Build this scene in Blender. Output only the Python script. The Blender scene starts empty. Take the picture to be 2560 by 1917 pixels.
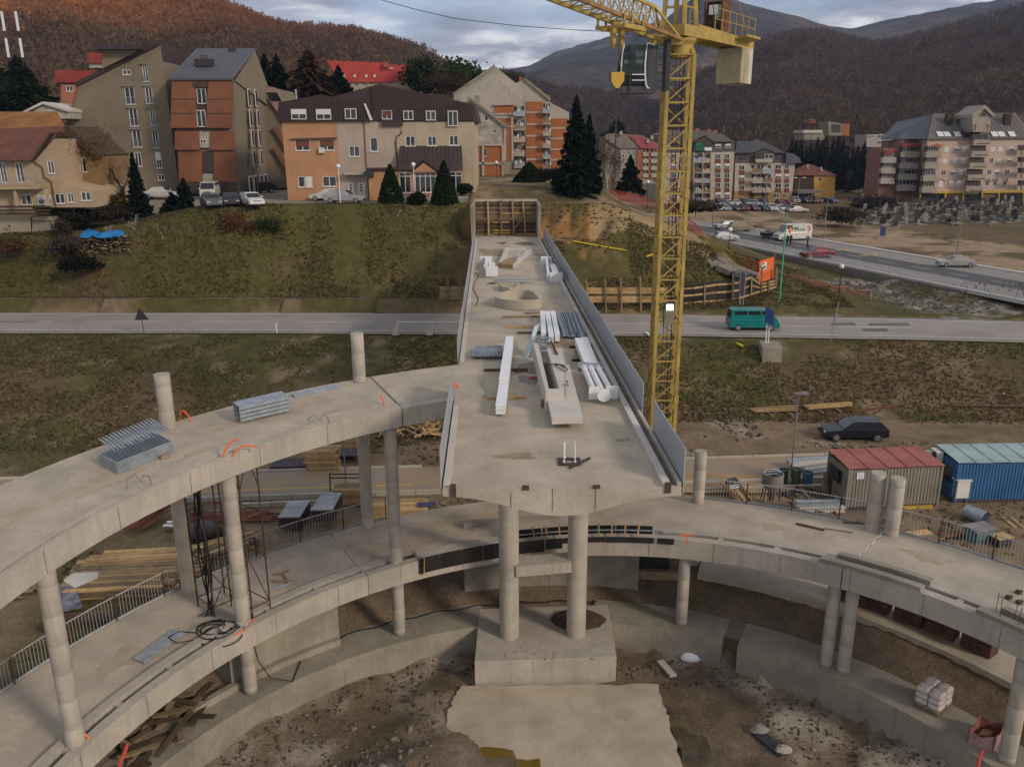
import bpy,math,random
import numpy as np
from mathutils import Matrix,Vector
R=math.radians
rnd=random.Random(7)
nrs=np.random.RandomState(11)
sc=bpy.context.scene
C=sc.collection
# ---- camera
FPX,PITCH,ROLL=2070.0,16.3,0.25
CAM=np.array([0.0,0.0,21.0])
_p,_r=R(PITCH),R(ROLL)
_fw=np.array([0,math.cos(_p),-math.sin(_p)]);_rt=np.array([1.0,0,0]);_up=np.cross(_rt,_fw)
RT=math.cos(_r)*_rt-math.sin(_r)*_up
UP=math.sin(_r)*_rt+math.cos(_r)*_up
cd=bpy.data.cameras.new('camera');cam=bpy.data.objects.new('camera',cd);C.objects.link(cam)
cd.sensor_width=36;cd.lens=36*FPX/2560;cd.clip_start=0.2;cd.clip_end=12000
cam.matrix_world=Matrix(((RT[0],UP[0],-_fw[0],0),(RT[1],UP[1],-_fw[1],0),(RT[2],UP[2],-_fw[2],21),(0,0,0,1)))
sc.camera=cam
# ---- sky, sun, exposure
SUN_AZ,SUN_EL=128,27
w=bpy.data.worlds.new('World');sc.world=w;w.use_nodes=True
nt=w.node_tree;nt.nodes.clear()
def wn(t,**k):
 n=nt.nodes.new(t)
 for a,b in k.items():setattr(n,a,b)
 return n
wo=wn('ShaderNodeOutputWorld');bg=wn('ShaderNodeBackground');bg.inputs[1].default_value=0.1
sky=wn('ShaderNodeTexSky');sky.sky_type='NISHITA';sky.sun_disc=False
sky.sun_elevation=R(SUN_EL);sky.sun_rotation=R(SUN_AZ);sky.air_density=1.0;sky.dust_density=1.5
tc=wn('ShaderNodeTexCoord');sep=wn('ShaderNodeSeparateXYZ');nt.links.new(tc.outputs['Generated'],sep.inputs[0])
def math_(op,a,b=None,c=None):
 n=wn('ShaderNodeMath',operation=op)
 for i,v in enumerate((a,b,c)):
  if v is None:continue
  if hasattr(v,'links'):nt.links.new(v,n.inputs[i])
  else:n.inputs[i].default_value=v
 return n.outputs[0]
zc=math_('ADD',math_('MAXIMUM',sep.outputs[2],0.0),0.13)
cx=math_('DIVIDE',sep.outputs[0],zc);cy=math_('DIVIDE',sep.outputs[1],zc)
cmb=wn('ShaderNodeCombineXYZ');nt.links.new(cx,cmb.inputs[0]);nt.links.new(cy,cmb.inputs[1])
mpv=wn('ShaderNodeMapping');mpv.inputs['Location'].default_value=(3.1,1.6,0);nt.links.new(cmb.outputs[0],mpv.inputs[0])
def noise(scale,det,rough,vec,dist=0.0):
 n=wn('ShaderNodeTexNoise');n.inputs['Scale'].default_value=scale;n.inputs['Detail'].default_value=det
 n.inputs['Roughness'].default_value=rough;n.inputs['Distortion'].default_value=dist
 nt.links.new(vec,n.inputs['Vector']);return n.outputs['Fac']
n1=noise(0.75,8,0.56,mpv.outputs[0],0.5);n2=noise(1.7,7,0.55,mpv.outputs[0],0.3)
def ramp(src,stops):
 n=wn('ShaderNodeValToRGB');e=n.color_ramp.elements
 while len(e)<len(stops):e.new(0.5)
 for i,(p,c)in enumerate(stops):e[i].position=p;e[i].color=(*c,1)if not isinstance(c,float)else(c,c,c,1)
 nt.links.new(src,n.inputs[0]);return n.outputs[0]
cover=ramp(n1,[(0.36,0.0),(0.50,1.0)])
tone=ramp(n2,[(0.36,(1.75,1.9,2.35)),(0.48,(2.9,3.0,3.4)),(0.60,(7.0,6.8,6.6))])
clr=wn('ShaderNodeMixRGB',blend_type='MIX');clr.inputs[2].default_value=(2.9,3.5,4.6,1);clr.inputs[0].default_value=0.55
nt.links.new(sky.outputs[0],clr.inputs[1])
mx=wn('ShaderNodeMixRGB');nt.links.new(cover,mx.inputs[0]);nt.links.new(clr.outputs[0],mx.inputs[1]);nt.links.new(tone,mx.inputs[2])
nt.links.new(mx.outputs[0],bg.inputs[0]);nt.links.new(bg.outputs[0],wo.inputs[0])
sl=bpy.data.lights.new('sun','SUN');so=bpy.data.objects.new('sun',sl);C.objects.link(so)
sl.energy=1.45;sl.angle=R(10);sl.color=(1.0,0.86,0.70)
_d=Vector((math.sin(R(SUN_AZ))*math.cos(R(SUN_EL)),math.cos(R(SUN_AZ))*math.cos(R(SUN_EL)),math.sin(R(SUN_EL))))
so.rotation_euler=_d.to_track_quat('Z','Y').to_euler();so.location=(60,-60,60)
sc.view_settings.view_transform='Standard';sc.view_settings.look='None'
sc.view_settings.exposure=0.6;sc.view_settings.gamma=1.0;sc.view_settings.use_curve_mapping=False
# ---- photo pixels -> directions -> places
ZOOM=dict(A=(0,0,2.7597),B=(640,100,3.3117),C=(1100,100,3.3117),D=(1340,0,3.3117),E=(1650,230,2.4308),F=(1060,550,3.3117),G=(1060,900,2.76),H=(0,750,2.76),I=(500,800,2.76),J=(0,1300,2.684),K=(650,1250,2.4829),L=(1300,1250,2.4829),M=(1900,1350,2.9212),N=(1700,950,2.5721),O=(1550,650,3.16),Q=(0,400,3.16),X=(0,0,.864),T=(0,0,1),a=(2160,250,4.7325),b=(1700,300,4.8087),c=(1200,0,1.6265),d=(0,0,1.58),e=(1840,560,5.53),f=(1380,0,4.2538),g=(0,260,4.8694),h=(400,1180,5.5194),i=(1740,1080,5.53),j=(2140,1080,5.2667),k=(1100,480,5.53),l=(600,1050,4.2538),m=(1080,1240,3.3117))
def px(k,x,y):o=ZOOM[k];return o[0]+x/o[2],o[1]+y/o[2]
def ray(k,x,y):
 X,Y=px(k,x,y);return(X-1280)*RT+(958.5-Y)*UP+FPX*_fw
def G(k,x,y,z=0.0):
 d=ray(k,x,y);return CAM+d*((z-21)/d[2])
def V(k,x,y,Y):
 d=ray(k,x,y);return CAM+d*(Y/d[1])
def PL(k,x,y,p0,n):
 d=ray(k,x,y);n=np.array(n,float);return CAM+d*(((np.array(p0)-CAM)@n)/(d@n))
def pxm(k,x,y,z=0.0):
 p=G(k,x,y,z);return((p-CAM)@_fw)/FPX
 # ---- mesh helpers
def vec(a):return np.array(a,float)
def unit(a):a=vec(a);return a/(np.linalg.norm(a)+1e-12)
class MB:
 def __init__(s):s.v=[];s.f=[];s.m=[];s.cm=0
 def add(s,vs,fs):
  o=len(s.v);s.v+=[tuple(map(float,p))for p in vs]
  s.f+=[tuple(o+i for i in f)for f in fs];s.m+=[s.cm]*len(fs);return s
 def box(s,c,d,rz=0.0,rot=None):
  x,y,z=d[0]/2,d[1]/2,d[2]/2
  P=np.array([(-x,-y,-z),(x,-y,-z),(x,y,-z),(-x,y,-z),(-x,-y,z),(x,-y,z),(x,y,z),(-x,y,z)])
  if rot is not None:P=P@np.array(rot).T
  elif rz:cc,ss=math.cos(rz),math.sin(rz);P=P@np.array([[cc,ss,0],[-ss,cc,0],[0,0,1]])
  return s.add(P+vec(c),[(0,3,2,1),(4,5,6,7),(0,1,5,4),(1,2,6,5),(2,3,7,6),(3,0,4,7)])
 def cube(s,x0,x1,y0,y1,z0,z1):return s.box(((x0+x1)/2,(y0+y1)/2,(z0+z1)/2),(abs(x1-x0),abs(y1-y0),abs(z1-z0)))
 def bar(s,a,b,w,h=None,up=(0,0,1)):
  a,b=vec(a),vec(b);h=w if h is None else h;d=unit(b-a);u=vec(up)
  if abs(d@unit(u))>0.98:u=vec((1,0,0))
  sd=unit(np.cross(d,u));u=np.cross(sd,d);P=[]
  for p in(a,b):
   for i,j in((-1,-1),(1,-1),(1,1),(-1,1)):P.append(p+sd*w/2*i+u*h/2*j)
  return s.add(P,[(0,1,2,3),(7,6,5,4),(0,4,5,1),(1,5,6,2),(2,6,7,3),(3,7,4,0)])
 def tube(s,a,b,r,n=8,r2=None,cap=True):
  a,b=vec(a),vec(b);r2=r if r2 is None else r2;d=unit(b-a)
  u=unit(np.cross(d,(0,0,1)if abs(d[2])<0.95 else(1,0,0)));v=np.cross(d,u)
  t=[2*math.pi*i/n for i in range(n)]
  P=[a+r*(math.cos(x)*u+math.sin(x)*v)for x in t]+[b+r2*(math.cos(x)*u+math.sin(x)*v)for x in t]
  F=[(i,i+n,(i+1)%n+n,(i+1)%n)for i in range(n)]
  if cap:F+=[tuple(range(n)),tuple(range(2*n-1,n-1,-1))]
  return s.add(P,F)
 def path(s,pts,r,n=6):
  pts=[vec(p)for p in pts];rs=r if isinstance(r,(list,tuple))else[r]*len(pts);P=[]
  for i,p in enumerate(pts):
   d=unit(pts[min(i+1,len(pts)-1)]-pts[max(i-1,0)])
   u=unit(np.cross(d,(0.13,0.07,1)if abs(d[2])<0.95 else(1,0.1,0)));v=np.cross(d,u)
   P+=[p+rs[i]*(math.cos(2*math.pi*j/n)*u+math.sin(2*math.pi*j/n)*v)for j in range(n)]
  F=[]
  for i in range(len(pts)-1):
   for j in range(n):a,b=i*n+j,i*n+(j+1)%n;F.append((a,a+n,b+n,b))
  F+=[tuple(range(n)),tuple(range(len(P)-1,len(P)-n-1,-1))]
  return s.add(P,F)
 def ext(s,poly,v):
  n=len(poly);P=[vec(p)for p in poly];v=vec(v)
  return s.add(P+[p+v for p in P],[tuple(range(n-1,-1,-1)),tuple(range(n,2*n))]+[(i,(i+1)%n,(i+1)%n+n,i+n)for i in range(n)])
 def quad(s,*p):return s.add(p,[tuple(range(len(p)))])
 def loft(s,rings,cap=True,closed=True):
  n=len(rings[0]);P=[p for r in rings for p in r];F=[]
  for i in range(len(rings)-1):
   for j in range(n if closed else n-1):
    a,b=i*n+j,i*n+(j+1)%n;F.append((a,b,b+n,a+n))
  if cap and closed:F+=[tuple(range(n-1,-1,-1)),tuple(range(len(P)-n,len(P)))]
  return s.add(P,F)
 def lathe(s,prof,c=(0,0,0),n=16):
  c=vec(c);rings=[]
  for r,z in prof:rings.append([c+(r*math.cos(2*math.pi*j/n),r*math.sin(2*math.pi*j/n),z)for j in range(n)])
  return s.loft(rings)
 def obj(s,name,mats,parent=None,smooth=False,bevel=0.0):
  me=bpy.data.meshes.new(name);me.from_pydata(s.v,[],s.f)
  for mm in(mats if isinstance(mats,(list,tuple))else[mats]):me.materials.append(mm)
  if any(s.m):me.polygons.foreach_set('material_index',s.m)
  if smooth:me.polygons.foreach_set('use_smooth',[True]*len(s.f))
  me.update();o=bpy.data.objects.new(name,me);C.objects.link(o)
  if bevel:
   b=o.modifiers.new('bevel','BEVEL');b.width=bevel;b.segments=2;b.limit_method='ANGLE'
  if parent is not None:adopt(o,parent)
  return o
def adopt(o,parent):
 o.parent=parent;l=parent.get('_org')
 if l is not None:o.matrix_parent_inverse=Matrix.Translation((-l[0],-l[1],-l[2]))
def tag(o,label,cat,group=None):
 o['label']=label;o['category']=cat
 if group:o['group']=group
 return o
def thing(name,label,cat,loc=None,group=None):
 """Empty at the base of a thing. With loc the parts are built in world coordinates, without it in local ones."""
 o=bpy.data.objects.new(name,None);C.objects.link(o);o.empty_display_size=0.2;tag(o,label,cat,group)
 if loc is not None:o.location=tuple(map(float,loc));o['_org']=[float(x)for x in loc]
 return o
def kind(o,k):o['kind']=k;return o
def copy_tree(o,parent=None):
 c=o.copy();C.objects.link(c)
 if parent is not None:c.parent=parent
 for ch in list(o.children):copy_tree(ch,c)
 return c
def put(root,loc,rz=0.0,label=None,group=None,sc_=1.0):
 c=copy_tree(root);c.location=tuple(map(float,loc));c.rotation_euler=(0,0,rz)
 if sc_!=1.0:c.scale=(sc_,sc_,sc_)
 if label:c['label']=label
 if group:c['group']=group
 return c
 # ---- materials
MATS={}
def mat(name,col,rough=0.85,metal=0.0,var=0.16,scale=1.2,bump=0.15,bscale=14.0,col2=None,spot=0.0,rvar=0.0,streak=0.0,spec=0.4,attr=None,fine=0.0,wave=None):
 """Principled surface: two noise scales move the base colour, fine noise gives relief; rvar varies the tone from object to object."""
 if name in MATS:return MATS[name]
 m=bpy.data.materials.new(name);m.use_nodes=True;t=m.node_tree;b=t.nodes['Principled BSDF'];L=t.links.new
 def N(k,**kw):
  n=t.nodes.new(k)
  for a,v in kw.items():setattr(n,a,v)
  return n
 b.inputs['Roughness'].default_value=rough;b.inputs['Metallic'].default_value=metal;b.inputs['Specular IOR Level'].default_value=spec
 tcn=N('ShaderNodeTexCoord');co=tcn.outputs['Object']
 def nz(sc_,det=5,rg=0.6,v=co):
  n=N('ShaderNodeTexNoise');n.inputs['Scale'].default_value=sc_;n.inputs['Detail'].default_value=det;n.inputs['Roughness'].default_value=rg;L(v,n.inputs['Vector']);return n.outputs['Fac']
 def rmp(src,lo,hi,a=0.0,c=1.0):
  n=N('ShaderNodeMapRange');n.inputs[1].default_value=lo;n.inputs[2].default_value=hi;n.inputs[3].default_value=a;n.inputs[4].default_value=c;L(src,n.inputs[0]);return n.outputs[0]
 def mixc(f,a,c,bt='MIX'):
  n=N('ShaderNodeMixRGB',blend_type=bt)
  for i,v in((0,f),(1,a),(2,c)):
   if hasattr(v,'links'):L(v,n.inputs[i])
   else:n.inputs[i].default_value=v if isinstance(v,float)else(*v,1)
  return n.outputs[0]
 col=tuple(col);c2=tuple(col2)if col2 else tuple(c*(1-2.2*var)for c in col)
 if attr:
  an=N('ShaderNodeVertexColor');an.layer_name=attr;base=an.outputs[0]
  base=mixc(rmp(nz(scale,7,0.65),0.3,0.7),mixc(1.0,base,(1-var,)*3,'MULTIPLY'),mixc(1.0,base,(1+var,1+var,1+var*.9),'MULTIPLY'))
 else:
  base=mixc(rmp(nz(scale,6,0.62),0.36,0.66),col,c2)
 if spot:base=mixc(rmp(nz(scale*5.3,6,0.7),0.60,0.75,0.0,spot),base,tuple(c*0.5 for c in col))
 if fine:base=mixc(rmp(nz(bscale*2.2,3,0.7),0.3,0.7,-fine,fine),base,(1.6,1.5,1.35),'MULTIPLY')if False else mixc(rmp(nz(bscale*1.7,4,0.75),0.35,0.68),mixc(1.0,base,(1-fine,)*3,'MULTIPLY'),mixc(1.0,base,(1+fine,)*3,'MULTIPLY'))
 if streak:
  mp=N('ShaderNodeMapping');mp.inputs['Scale'].default_value=(3.0,3.0,0.25);L(co,mp.inputs[0])
  base=mixc(rmp(nz(1.6,5,0.6,mp.outputs[0]),0.5,0.72,0.0,streak),base,tuple(c*0.55 for c in col))
 if rvar:
  oi=N('ShaderNodeObjectInfo');mr=N('ShaderNodeMapRange');mr.inputs[3].default_value=1-rvar;mr.inputs[4].default_value=1+rvar*.6;L(oi.outputs['Random'],mr.inputs[0])
  hs=N('ShaderNodeHueSaturation');L(mr.outputs[0],hs.inputs['Value']);L(base,hs.inputs['Color']);base=hs.outputs[0]
 L(base,b.inputs['Base Color'])
 if bump:
  h=nz(bscale,6,0.65)
  if wave:
   wv=N('ShaderNodeTexWave',bands_direction=wave[0]);wv.inputs['Scale'].default_value=wave[1];wv.inputs['Distortion'].default_value=wave[2];L(co,wv.inputs['Vector'])
   ad=N('ShaderNodeMath',operation='MULTIPLY_ADD');ad.inputs[1].default_value=wave[3];L(wv.outputs['Fac'],ad.inputs[0]);L(h,ad.inputs[2]);h=ad.outputs[0]
  bn=N('ShaderNodeBump');bn.inputs['Strength'].default_value=min(bump*2,1.0);bn.inputs['Distance'].default_value=0.05;L(h,bn.inputs['Height']);L(bn.outputs[0],b.inputs['Normal'])
  if rough>0.3:
   L(rmp(nz(scale*3,4),0.3,0.7,max(rough-0.1,0),min(rough+0.1,1)),b.inputs['Roughness'])
 MATS[name]=m;return m
def glass(name,col=(0.02,0.025,0.03),rough=0.06):
 if name in MATS:return MATS[name]
 m=mat(name,col,rough=rough,bump=0,var=0.1,spec=0.7);return m
concrete=mat('concrete',(0.42,0.37,0.305),var=0.13,scale=0.6,bump=0.12,bscale=9,col2=(0.315,0.28,0.235),spot=0.4,streak=0.42,fine=0.1)
concrete_deck=mat('concrete_deck',(0.44,0.375,0.295),var=0.10,scale=0.5,bump=0.1,bscale=7,col2=(0.32,0.27,0.21),spot=0.38,fine=0.12)
concrete_old=mat('concrete_old',(0.30,0.265,0.205),var=0.16,scale=0.6,bump=0.2,bscale=6,spot=0.4,streak=0.4,fine=0.1)
concrete_light=mat('concrete_light',(0.52,0.48,0.43),var=0.07,scale=0.8,bump=0.06,bscale=10,spot=0.12,fine=0.05)
steel_plate=mat('steel_plate',(0.345,0.36,0.38),rough=0.55,metal=0.2,var=0.05,scale=0.7,bump=0.02,bscale=4)
galv=mat('galvanised',(0.40,0.45,0.50),rough=0.45,metal=0.55,var=0.15,scale=2.5,bump=0.05,bscale=25)
white_paint=mat('white_paint',(0.72,0.73,0.75),rough=0.5,var=0.04,scale=1.5,bump=0.02)
crane_yellow=mat('crane_yellow',(0.42,0.295,0.06),rough=0.65,var=0.13,scale=1.3,bump=0.08,bscale=12,col2=(0.27,0.18,0.055),spot=0.6,rvar=0.12)
rail_grey=mat('rail_grey',(0.34,0.33,0.32),rough=0.6,var=0.1,bump=0.02)
rust=mat('rust',(0.17,0.07,0.035),rough=0.9,var=0.2,scale=3,bump=0.2)
rust_dark=mat('rust_dark',(0.075,0.05,0.04),rough=0.85,var=0.2,scale=3,bump=0.2)
dark_metal=mat('dark_metal',(0.035,0.037,0.04),rough=0.6,var=0.1,bump=0.03)
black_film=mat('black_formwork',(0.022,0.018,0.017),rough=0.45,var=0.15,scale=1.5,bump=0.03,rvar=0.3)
wood_new=mat('wood_new',(0.47,0.31,0.14),rough=0.85,var=0.14,scale=2.2,bump=0.12,bscale=22,rvar=0.35)
wood_old=mat('wood_old',(0.28,0.20,0.115),rough=0.9,var=0.18,scale=2.0,bump=0.18,bscale=20,rvar=0.4)
wood_dark=mat('wood_dark',(0.105,0.065,0.038),rough=0.9,var=0.2,scale=2.0,bump=0.2,rvar=0.4)
rubber=mat('rubber',(0.015,0.015,0.016),rough=0.75,var=0.05,bump=0.02)
cable_black=mat('cable_black',(0.012,0.012,0.013),rough=0.6,var=0.05,bump=0)
red_paint=mat('red_paint',(0.55,0.055,0.03),rough=0.55,var=0.1,bump=0.02)
orange_tube=mat('orange_tube',(0.75,0.13,0.04),rough=0.5,var=0.06,bump=0)
# ---- terrain
CX,CY=2.2,17.85
ZR=3.7
ZT=14.2
ZP=5.0
_lat=nrs.rand(256,256)
def vnoise(x,y):
 x,y=np.asarray(x,float),np.asarray(y,float);xi,yi=np.floor(x).astype(int),np.floor(y).astype(int);fx,fy=x-xi,y-yi
 fx,fy=fx*fx*(3-2*fx),fy*fy*(3-2*fy);g=lambda a,b:_lat[a&255,b&255]
 return(g(xi,yi)*(1-fx)+g(xi+1,yi)*fx)*(1-fy)+(g(xi,yi+1)*(1-fx)+g(xi+1,yi+1)*fx)*fy-0.5
def fbm(x,y,s=1.0,o=4):
 z=0;a=1.0
 for i in range(o):z=z+a*vnoise(np.asarray(x)/s+17.3*i,np.asarray(y)/s+9.1*i);a*=0.5;s*=0.5
 return z
def sst(a,b,x):t=np.clip((x-a)/(b-a+1e-9),0,1);return t*t*(3-2*t)
NEAR=[(-140,80),(-49.4,78.2),(-22.2,77.7),(16,75.7),(35.6,74.0),(46.1,72.6),(70,69.5),(140,58)]
FAR=[(-140,88.5),(-54.2,86.3),(-24.4,85.6),(12.5,84),(26.8,82.6),(38.9,81.4),(50.4,79.7),(75,76.5),(140,66)]
Yn=lambda x:np.interp(x,*zip(*NEAR));Yf=lambda x:np.interp(x,*zip(*FAR))
Yb=lambda x:np.interp(x,[-90,-40,-18,-4,4,12,30,70],[57,56.5,55.5,58,60,62.5,62,60])
SA,SB=G('E',350,905,ZP),G('E',2150,1262,ZP)
def street_u(x,y):
 d=unit(SA[:2]-SB[:2]);n=np.array([d[1],-d[0]])
 return(x-SB[0])*n[0]+(y-SB[1])*n[1],(x-SB[0])*d[0]+(y-SB[1])*d[1]
def hgt(x,y,cut=True):
 x,y=np.asarray(x,float),np.asarray(y,float);r=np.hypot(x-CX,y-CY)
 # site and pit
 z=0.10*fbm(x,y,6)+0.05*fbm(x,y,1.2)
 pit=-2.35+0.5*fbm(x,y,5)+0.34*fbm(x,y,1.3)
 pit=pit+0.8*np.exp(-(((x+3.5)/3.2)**2+((y-25.5)/3.0)**2))+0.7*np.exp(-(((x+7)/3)**2+((y-20)/3.5)**2))
 z=np.where(r<17.3,pit,np.where(r<24.5,np.interp(r,[17.3,18.8,20.8,24.3],[-1.6,-1.15,-.20,0])+z*sst(20,24,r)+.12*fbm(x,y,1.1)*(r>18.6)*(r<21),z))
 # embankment to the main road
 yb,yn,yf=Yb(x),Yn(x)-1.3,Yf(x)+0.9
 t=np.clip((y-yb)/(yn-yb),0,1);t=t*0.75+0.25*t*t*(3-2*t)
 bank=t*(ZR-0.12)+np.sin(np.pi*t)*(0.25*fbm(x,y,4)+0.12*fbm(x,y,1.0))
 z=np.where(y>yb,np.maximum(z*(1-t)+bank,-3),z)
 z=np.where(y>yn,ZR-0.12,z)
 # beyond the road
 zt=np.interp(x,[-120,-62,-46,-34,10.5,13.5,17,24,31,38,45],[11.2,11.2,11.8,ZT,ZT,13.2,12.0,9.6,7.4,ZP-.1,ZP-.1])
 yt=np.interp(x,[-120,-50,-31,-24,-15,12,20,30,45],[91.2,91.2,92,95.5,96.5,97,98,97,96])
 y0=yf+np.where(x<-3,1.4,0.3);z0=np.where(x<-3,ZR+1.35,ZR-0.05+0.2)
 t=np.clip((y-y0)/(yt-y0),0,1);tt=t*0.8+0.2*t*t*(3-2*t)
 up=z0+(zt-z0)*tt+np.sin(np.pi*t)*(0.5*fbm(x,y,5)+0.25*fbm(x,y,1.3))
 back=zt+(ZT-zt)*np.where(x<0,sst(96,108,y),0)
 back=back+(ZP-back)*np.where(x>10,sst(115,160,y)*sst(10,22,x),0)
 back=back+np.where(x<5,sst(135,320,y)*18*sst(5,-60,x),0)-np.where(x>-30,sst(165,230,y)*sst(-60,10,x)*(back-ZP),0)
 back=back+1.35*sst(98.5,106,y)*sst(-13,-6,x)*sst(16,11,x)*(y<170)
 hi=np.where(y>yt,back+0.06*fbm(x,y,3),up)
 # excavation round the abutment
 dx=np.maximum(np.maximum(-5.6-x,x-10.2),0);dy=np.maximum(y-94.6,0);dd=np.hypot(dx,dy)
 wob=0.9*fbm(x,y,2.2)+0.35*fbm(x,y,0.8)
 hi=np.where((y>84)&cut,np.minimum(hi,np.where((x>-5.6)&(x<10.2)&(y<94.6),10.35,10.35+2.6*np.maximum(dd+wob,0))),hi)
 # ground right of the street kerb, slope below its wall
 su,sv=street_u(x,y)
 low=np.interp(sv,[-30,0,18,60],[3.75,3.75,3.9,4.8])+0.12*fbm(x,y,3)
 low=np.where(sv<17,np.maximum(np.minimum(ZP-.1+.3*su,ZP-.1),low)+.25*fbm(x,y,2.5),low)
 hi=np.where((su>-14)&(su<=1.0)&(sv>-12),np.minimum(hi,low+(hi-low)*sst(-6,-14,su)),hi)
 hi=np.where((su>1.0)&(sv>-40),ZP-0.06,hi)
 plain=ZP-0.06+np.where(su>17.5,0.35*fbm(x,y,7)*sst(17.5,22,su)+0.15,0)
 hi=np.where((su>16.8)&(y>Yf(x)+4),plain,hi)
 z=np.where(y>yf,hi,z)
 return z
def zone(x,y):
 """Base colour of the soil: grass, brown weeds, bare dirt, gravel, mud, fresh earth."""
 n1,n2,n3=fbm(x,y,6),fbm(x,y,1.6,3),fbm(x+50,y,14)
 grass,weed,dirt=np.array((.076,.070,.022)),np.array((.118,.078,.043)),np.array((.19,.135,.085))
 gravel,mud,earth,sand=np.array((.30,.26,.21)),np.array((.15,.11,.076)),np.array((.25,.14,.058)),np.array((.33,.24,.13))
 c=np.empty(x.shape+(3,));c[:]=dirt
 def lay(col,m):m=np.clip(m,0,1)[...,None];c[:]=c*(1-m)+col*m
 r=np.hypot(x-CX,y-CY);yb,yn,yf=Yb(x),Yn(x),Yf(x);su,sv=street_u(x,y)
 lay(grass*.95,((x<-9)&(r>23))*sst(-.35,.15,n1+.3*n2)*.85)
 lay(gravel,((y<64)&(x>6)&(x<24)&(y>48))*sst(-.25,.2,n1+.5*n2)*.8)
 lay(sand,((y>46)&(y<52)&(x>6)&(x<19))*0.8)
 lay(grass,((y<60)&(x>26)&(y>46))*sst(-.1,.3,n1+.3*n2)*.55)
 bank=(y>yb-1)&(y<yn-.6)
 t=np.clip((y-yb)/(yn-yb),0,1)
 lay(weed,bank*1.0);lay(grass,bank*sst(-.18,.25,n3+.45*n1+.25*n2+.55*(t-.45)+.12*(x<-15)))
 lay(dirt*.8,bank*sst(.15,.5,n2-.3*n1)*.8);lay(dirt*1.15,bank*sst(.28,.5,fbm(x+9,y+3,3.5,3))*.8)
 hi=(y>yf+1);lay(weed*1.05,hi*1.0)
 lay(grass,hi*sst(-.4,.1,n3*.5+n1*.5+.3*n2+.22*(x<-5)));lay(weed,hi*sst(.25,.6,n2-n1)*.5)
 cut=sst(.05,.9,hgt(x,y,False)-hgt(x,y)+.7*n2+.4*n1)*(y>84)*(y<101)*(np.abs(x-2)<16)
 lay(earth*(1+.8*n2[...,None])*(.8+.5*sst(-2,9,x))[...,None],cut)
 lay(dirt*1.35,((x>-5)&(x<22)&(y>97)&(y<135))*sst(-.3,.1,n1+.3*n2)*.8)
 path=(np.abs(y-np.interp(x,[8,13,18,22],[94.5,96.5,97,95]))<2.2)&(x>9)&(x<23);lay(sand*.8,path*.9)
 lay(dirt*1.5,((su>16.5)&(su<50)&(y>yf+6))*sst(-.35,.0,n1+.4*n2));lay(weed*1.1,((su>40)&(y>yf+6))*.9);lay(grass,((su>38)&(y>yf+6))*sst(-.1,.25,n1+.4*n2)*.6)
 lay(gravel*.8,((su>-9)&(su<-.5)&(sv>-2)&(sv<22))*sst(-.2,.2,n2+.3*n1))
 lay(gravel*.85,((x>-62)&(x<-5)&(y>98)&(y<135))*0.85)
 lay(mud,(r<23.8)*1.0);lay(gravel,(r<17)*sst(-.05,.35,n2*.8+n1*.5)*.85);lay(np.array((.075,.062,.03)),(r<17)*sst(.12,.4,n1-.3*n2)*.8)
 lay(mud*.75,(r<17)*sst(.2,.5,-n1+.4*n2)*.7)
 return c*(1+.22*n2[...,None])
xs=np.concatenate([np.arange(-420,-84,14),np.arange(-84,-30,0.85),np.arange(-30,34,0.5),np.arange(34,100,0.9),np.arange(100,620,16)])
ys=np.concatenate([np.arange(6,64,0.5),np.arange(64,104,0.45),np.arange(104,180,1.8),np.arange(180,700,13)])
gx,gy=np.meshgrid(xs,ys);gz=hgt(gx,gy);gc=zone(gx,gy)
def grid_obj(name,X,Y,Z,m,col=None):
 ny,nx=X.shape;me=bpy.data.meshes.new(name);me.vertices.add(nx*ny)
 me.vertices.foreach_set('co',np.stack([X,Y,Z],-1).reshape(-1));i=np.arange((ny-1)*nx).reshape(ny-1,nx)[:,:-1].reshape(-1)
 q=np.stack([i,i+1,i+nx+1,i+nx],1);me.loops.add(q.size);me.loops.foreach_set('vertex_index',q.reshape(-1));me.polygons.add(len(q))
 me.polygons.foreach_set('loop_start',np.arange(0,q.size,4));me.polygons.foreach_set('use_smooth',[True]*len(q));me.update(calc_edges=True)
 if col is not None:
  a=me.color_attributes.new('zone','FLOAT_COLOR','POINT');a.data.foreach_set('color',np.concatenate([col,np.ones(col.shape[:-1]+(1,))],-1).reshape(-1))
 me.materials.append(m);o=bpy.data.objects.new(name,me);C.objects.link(o);return o
soil=mat('soil',(.1,.1,.1),rough=0.95,attr='zone',var=0.3,scale=0.9,bump=0.5,bscale=5,fine=0.3,spec=0.15)
kind(grid_obj('ground',gx,gy,gz,soil,gc),'structure')
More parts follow.
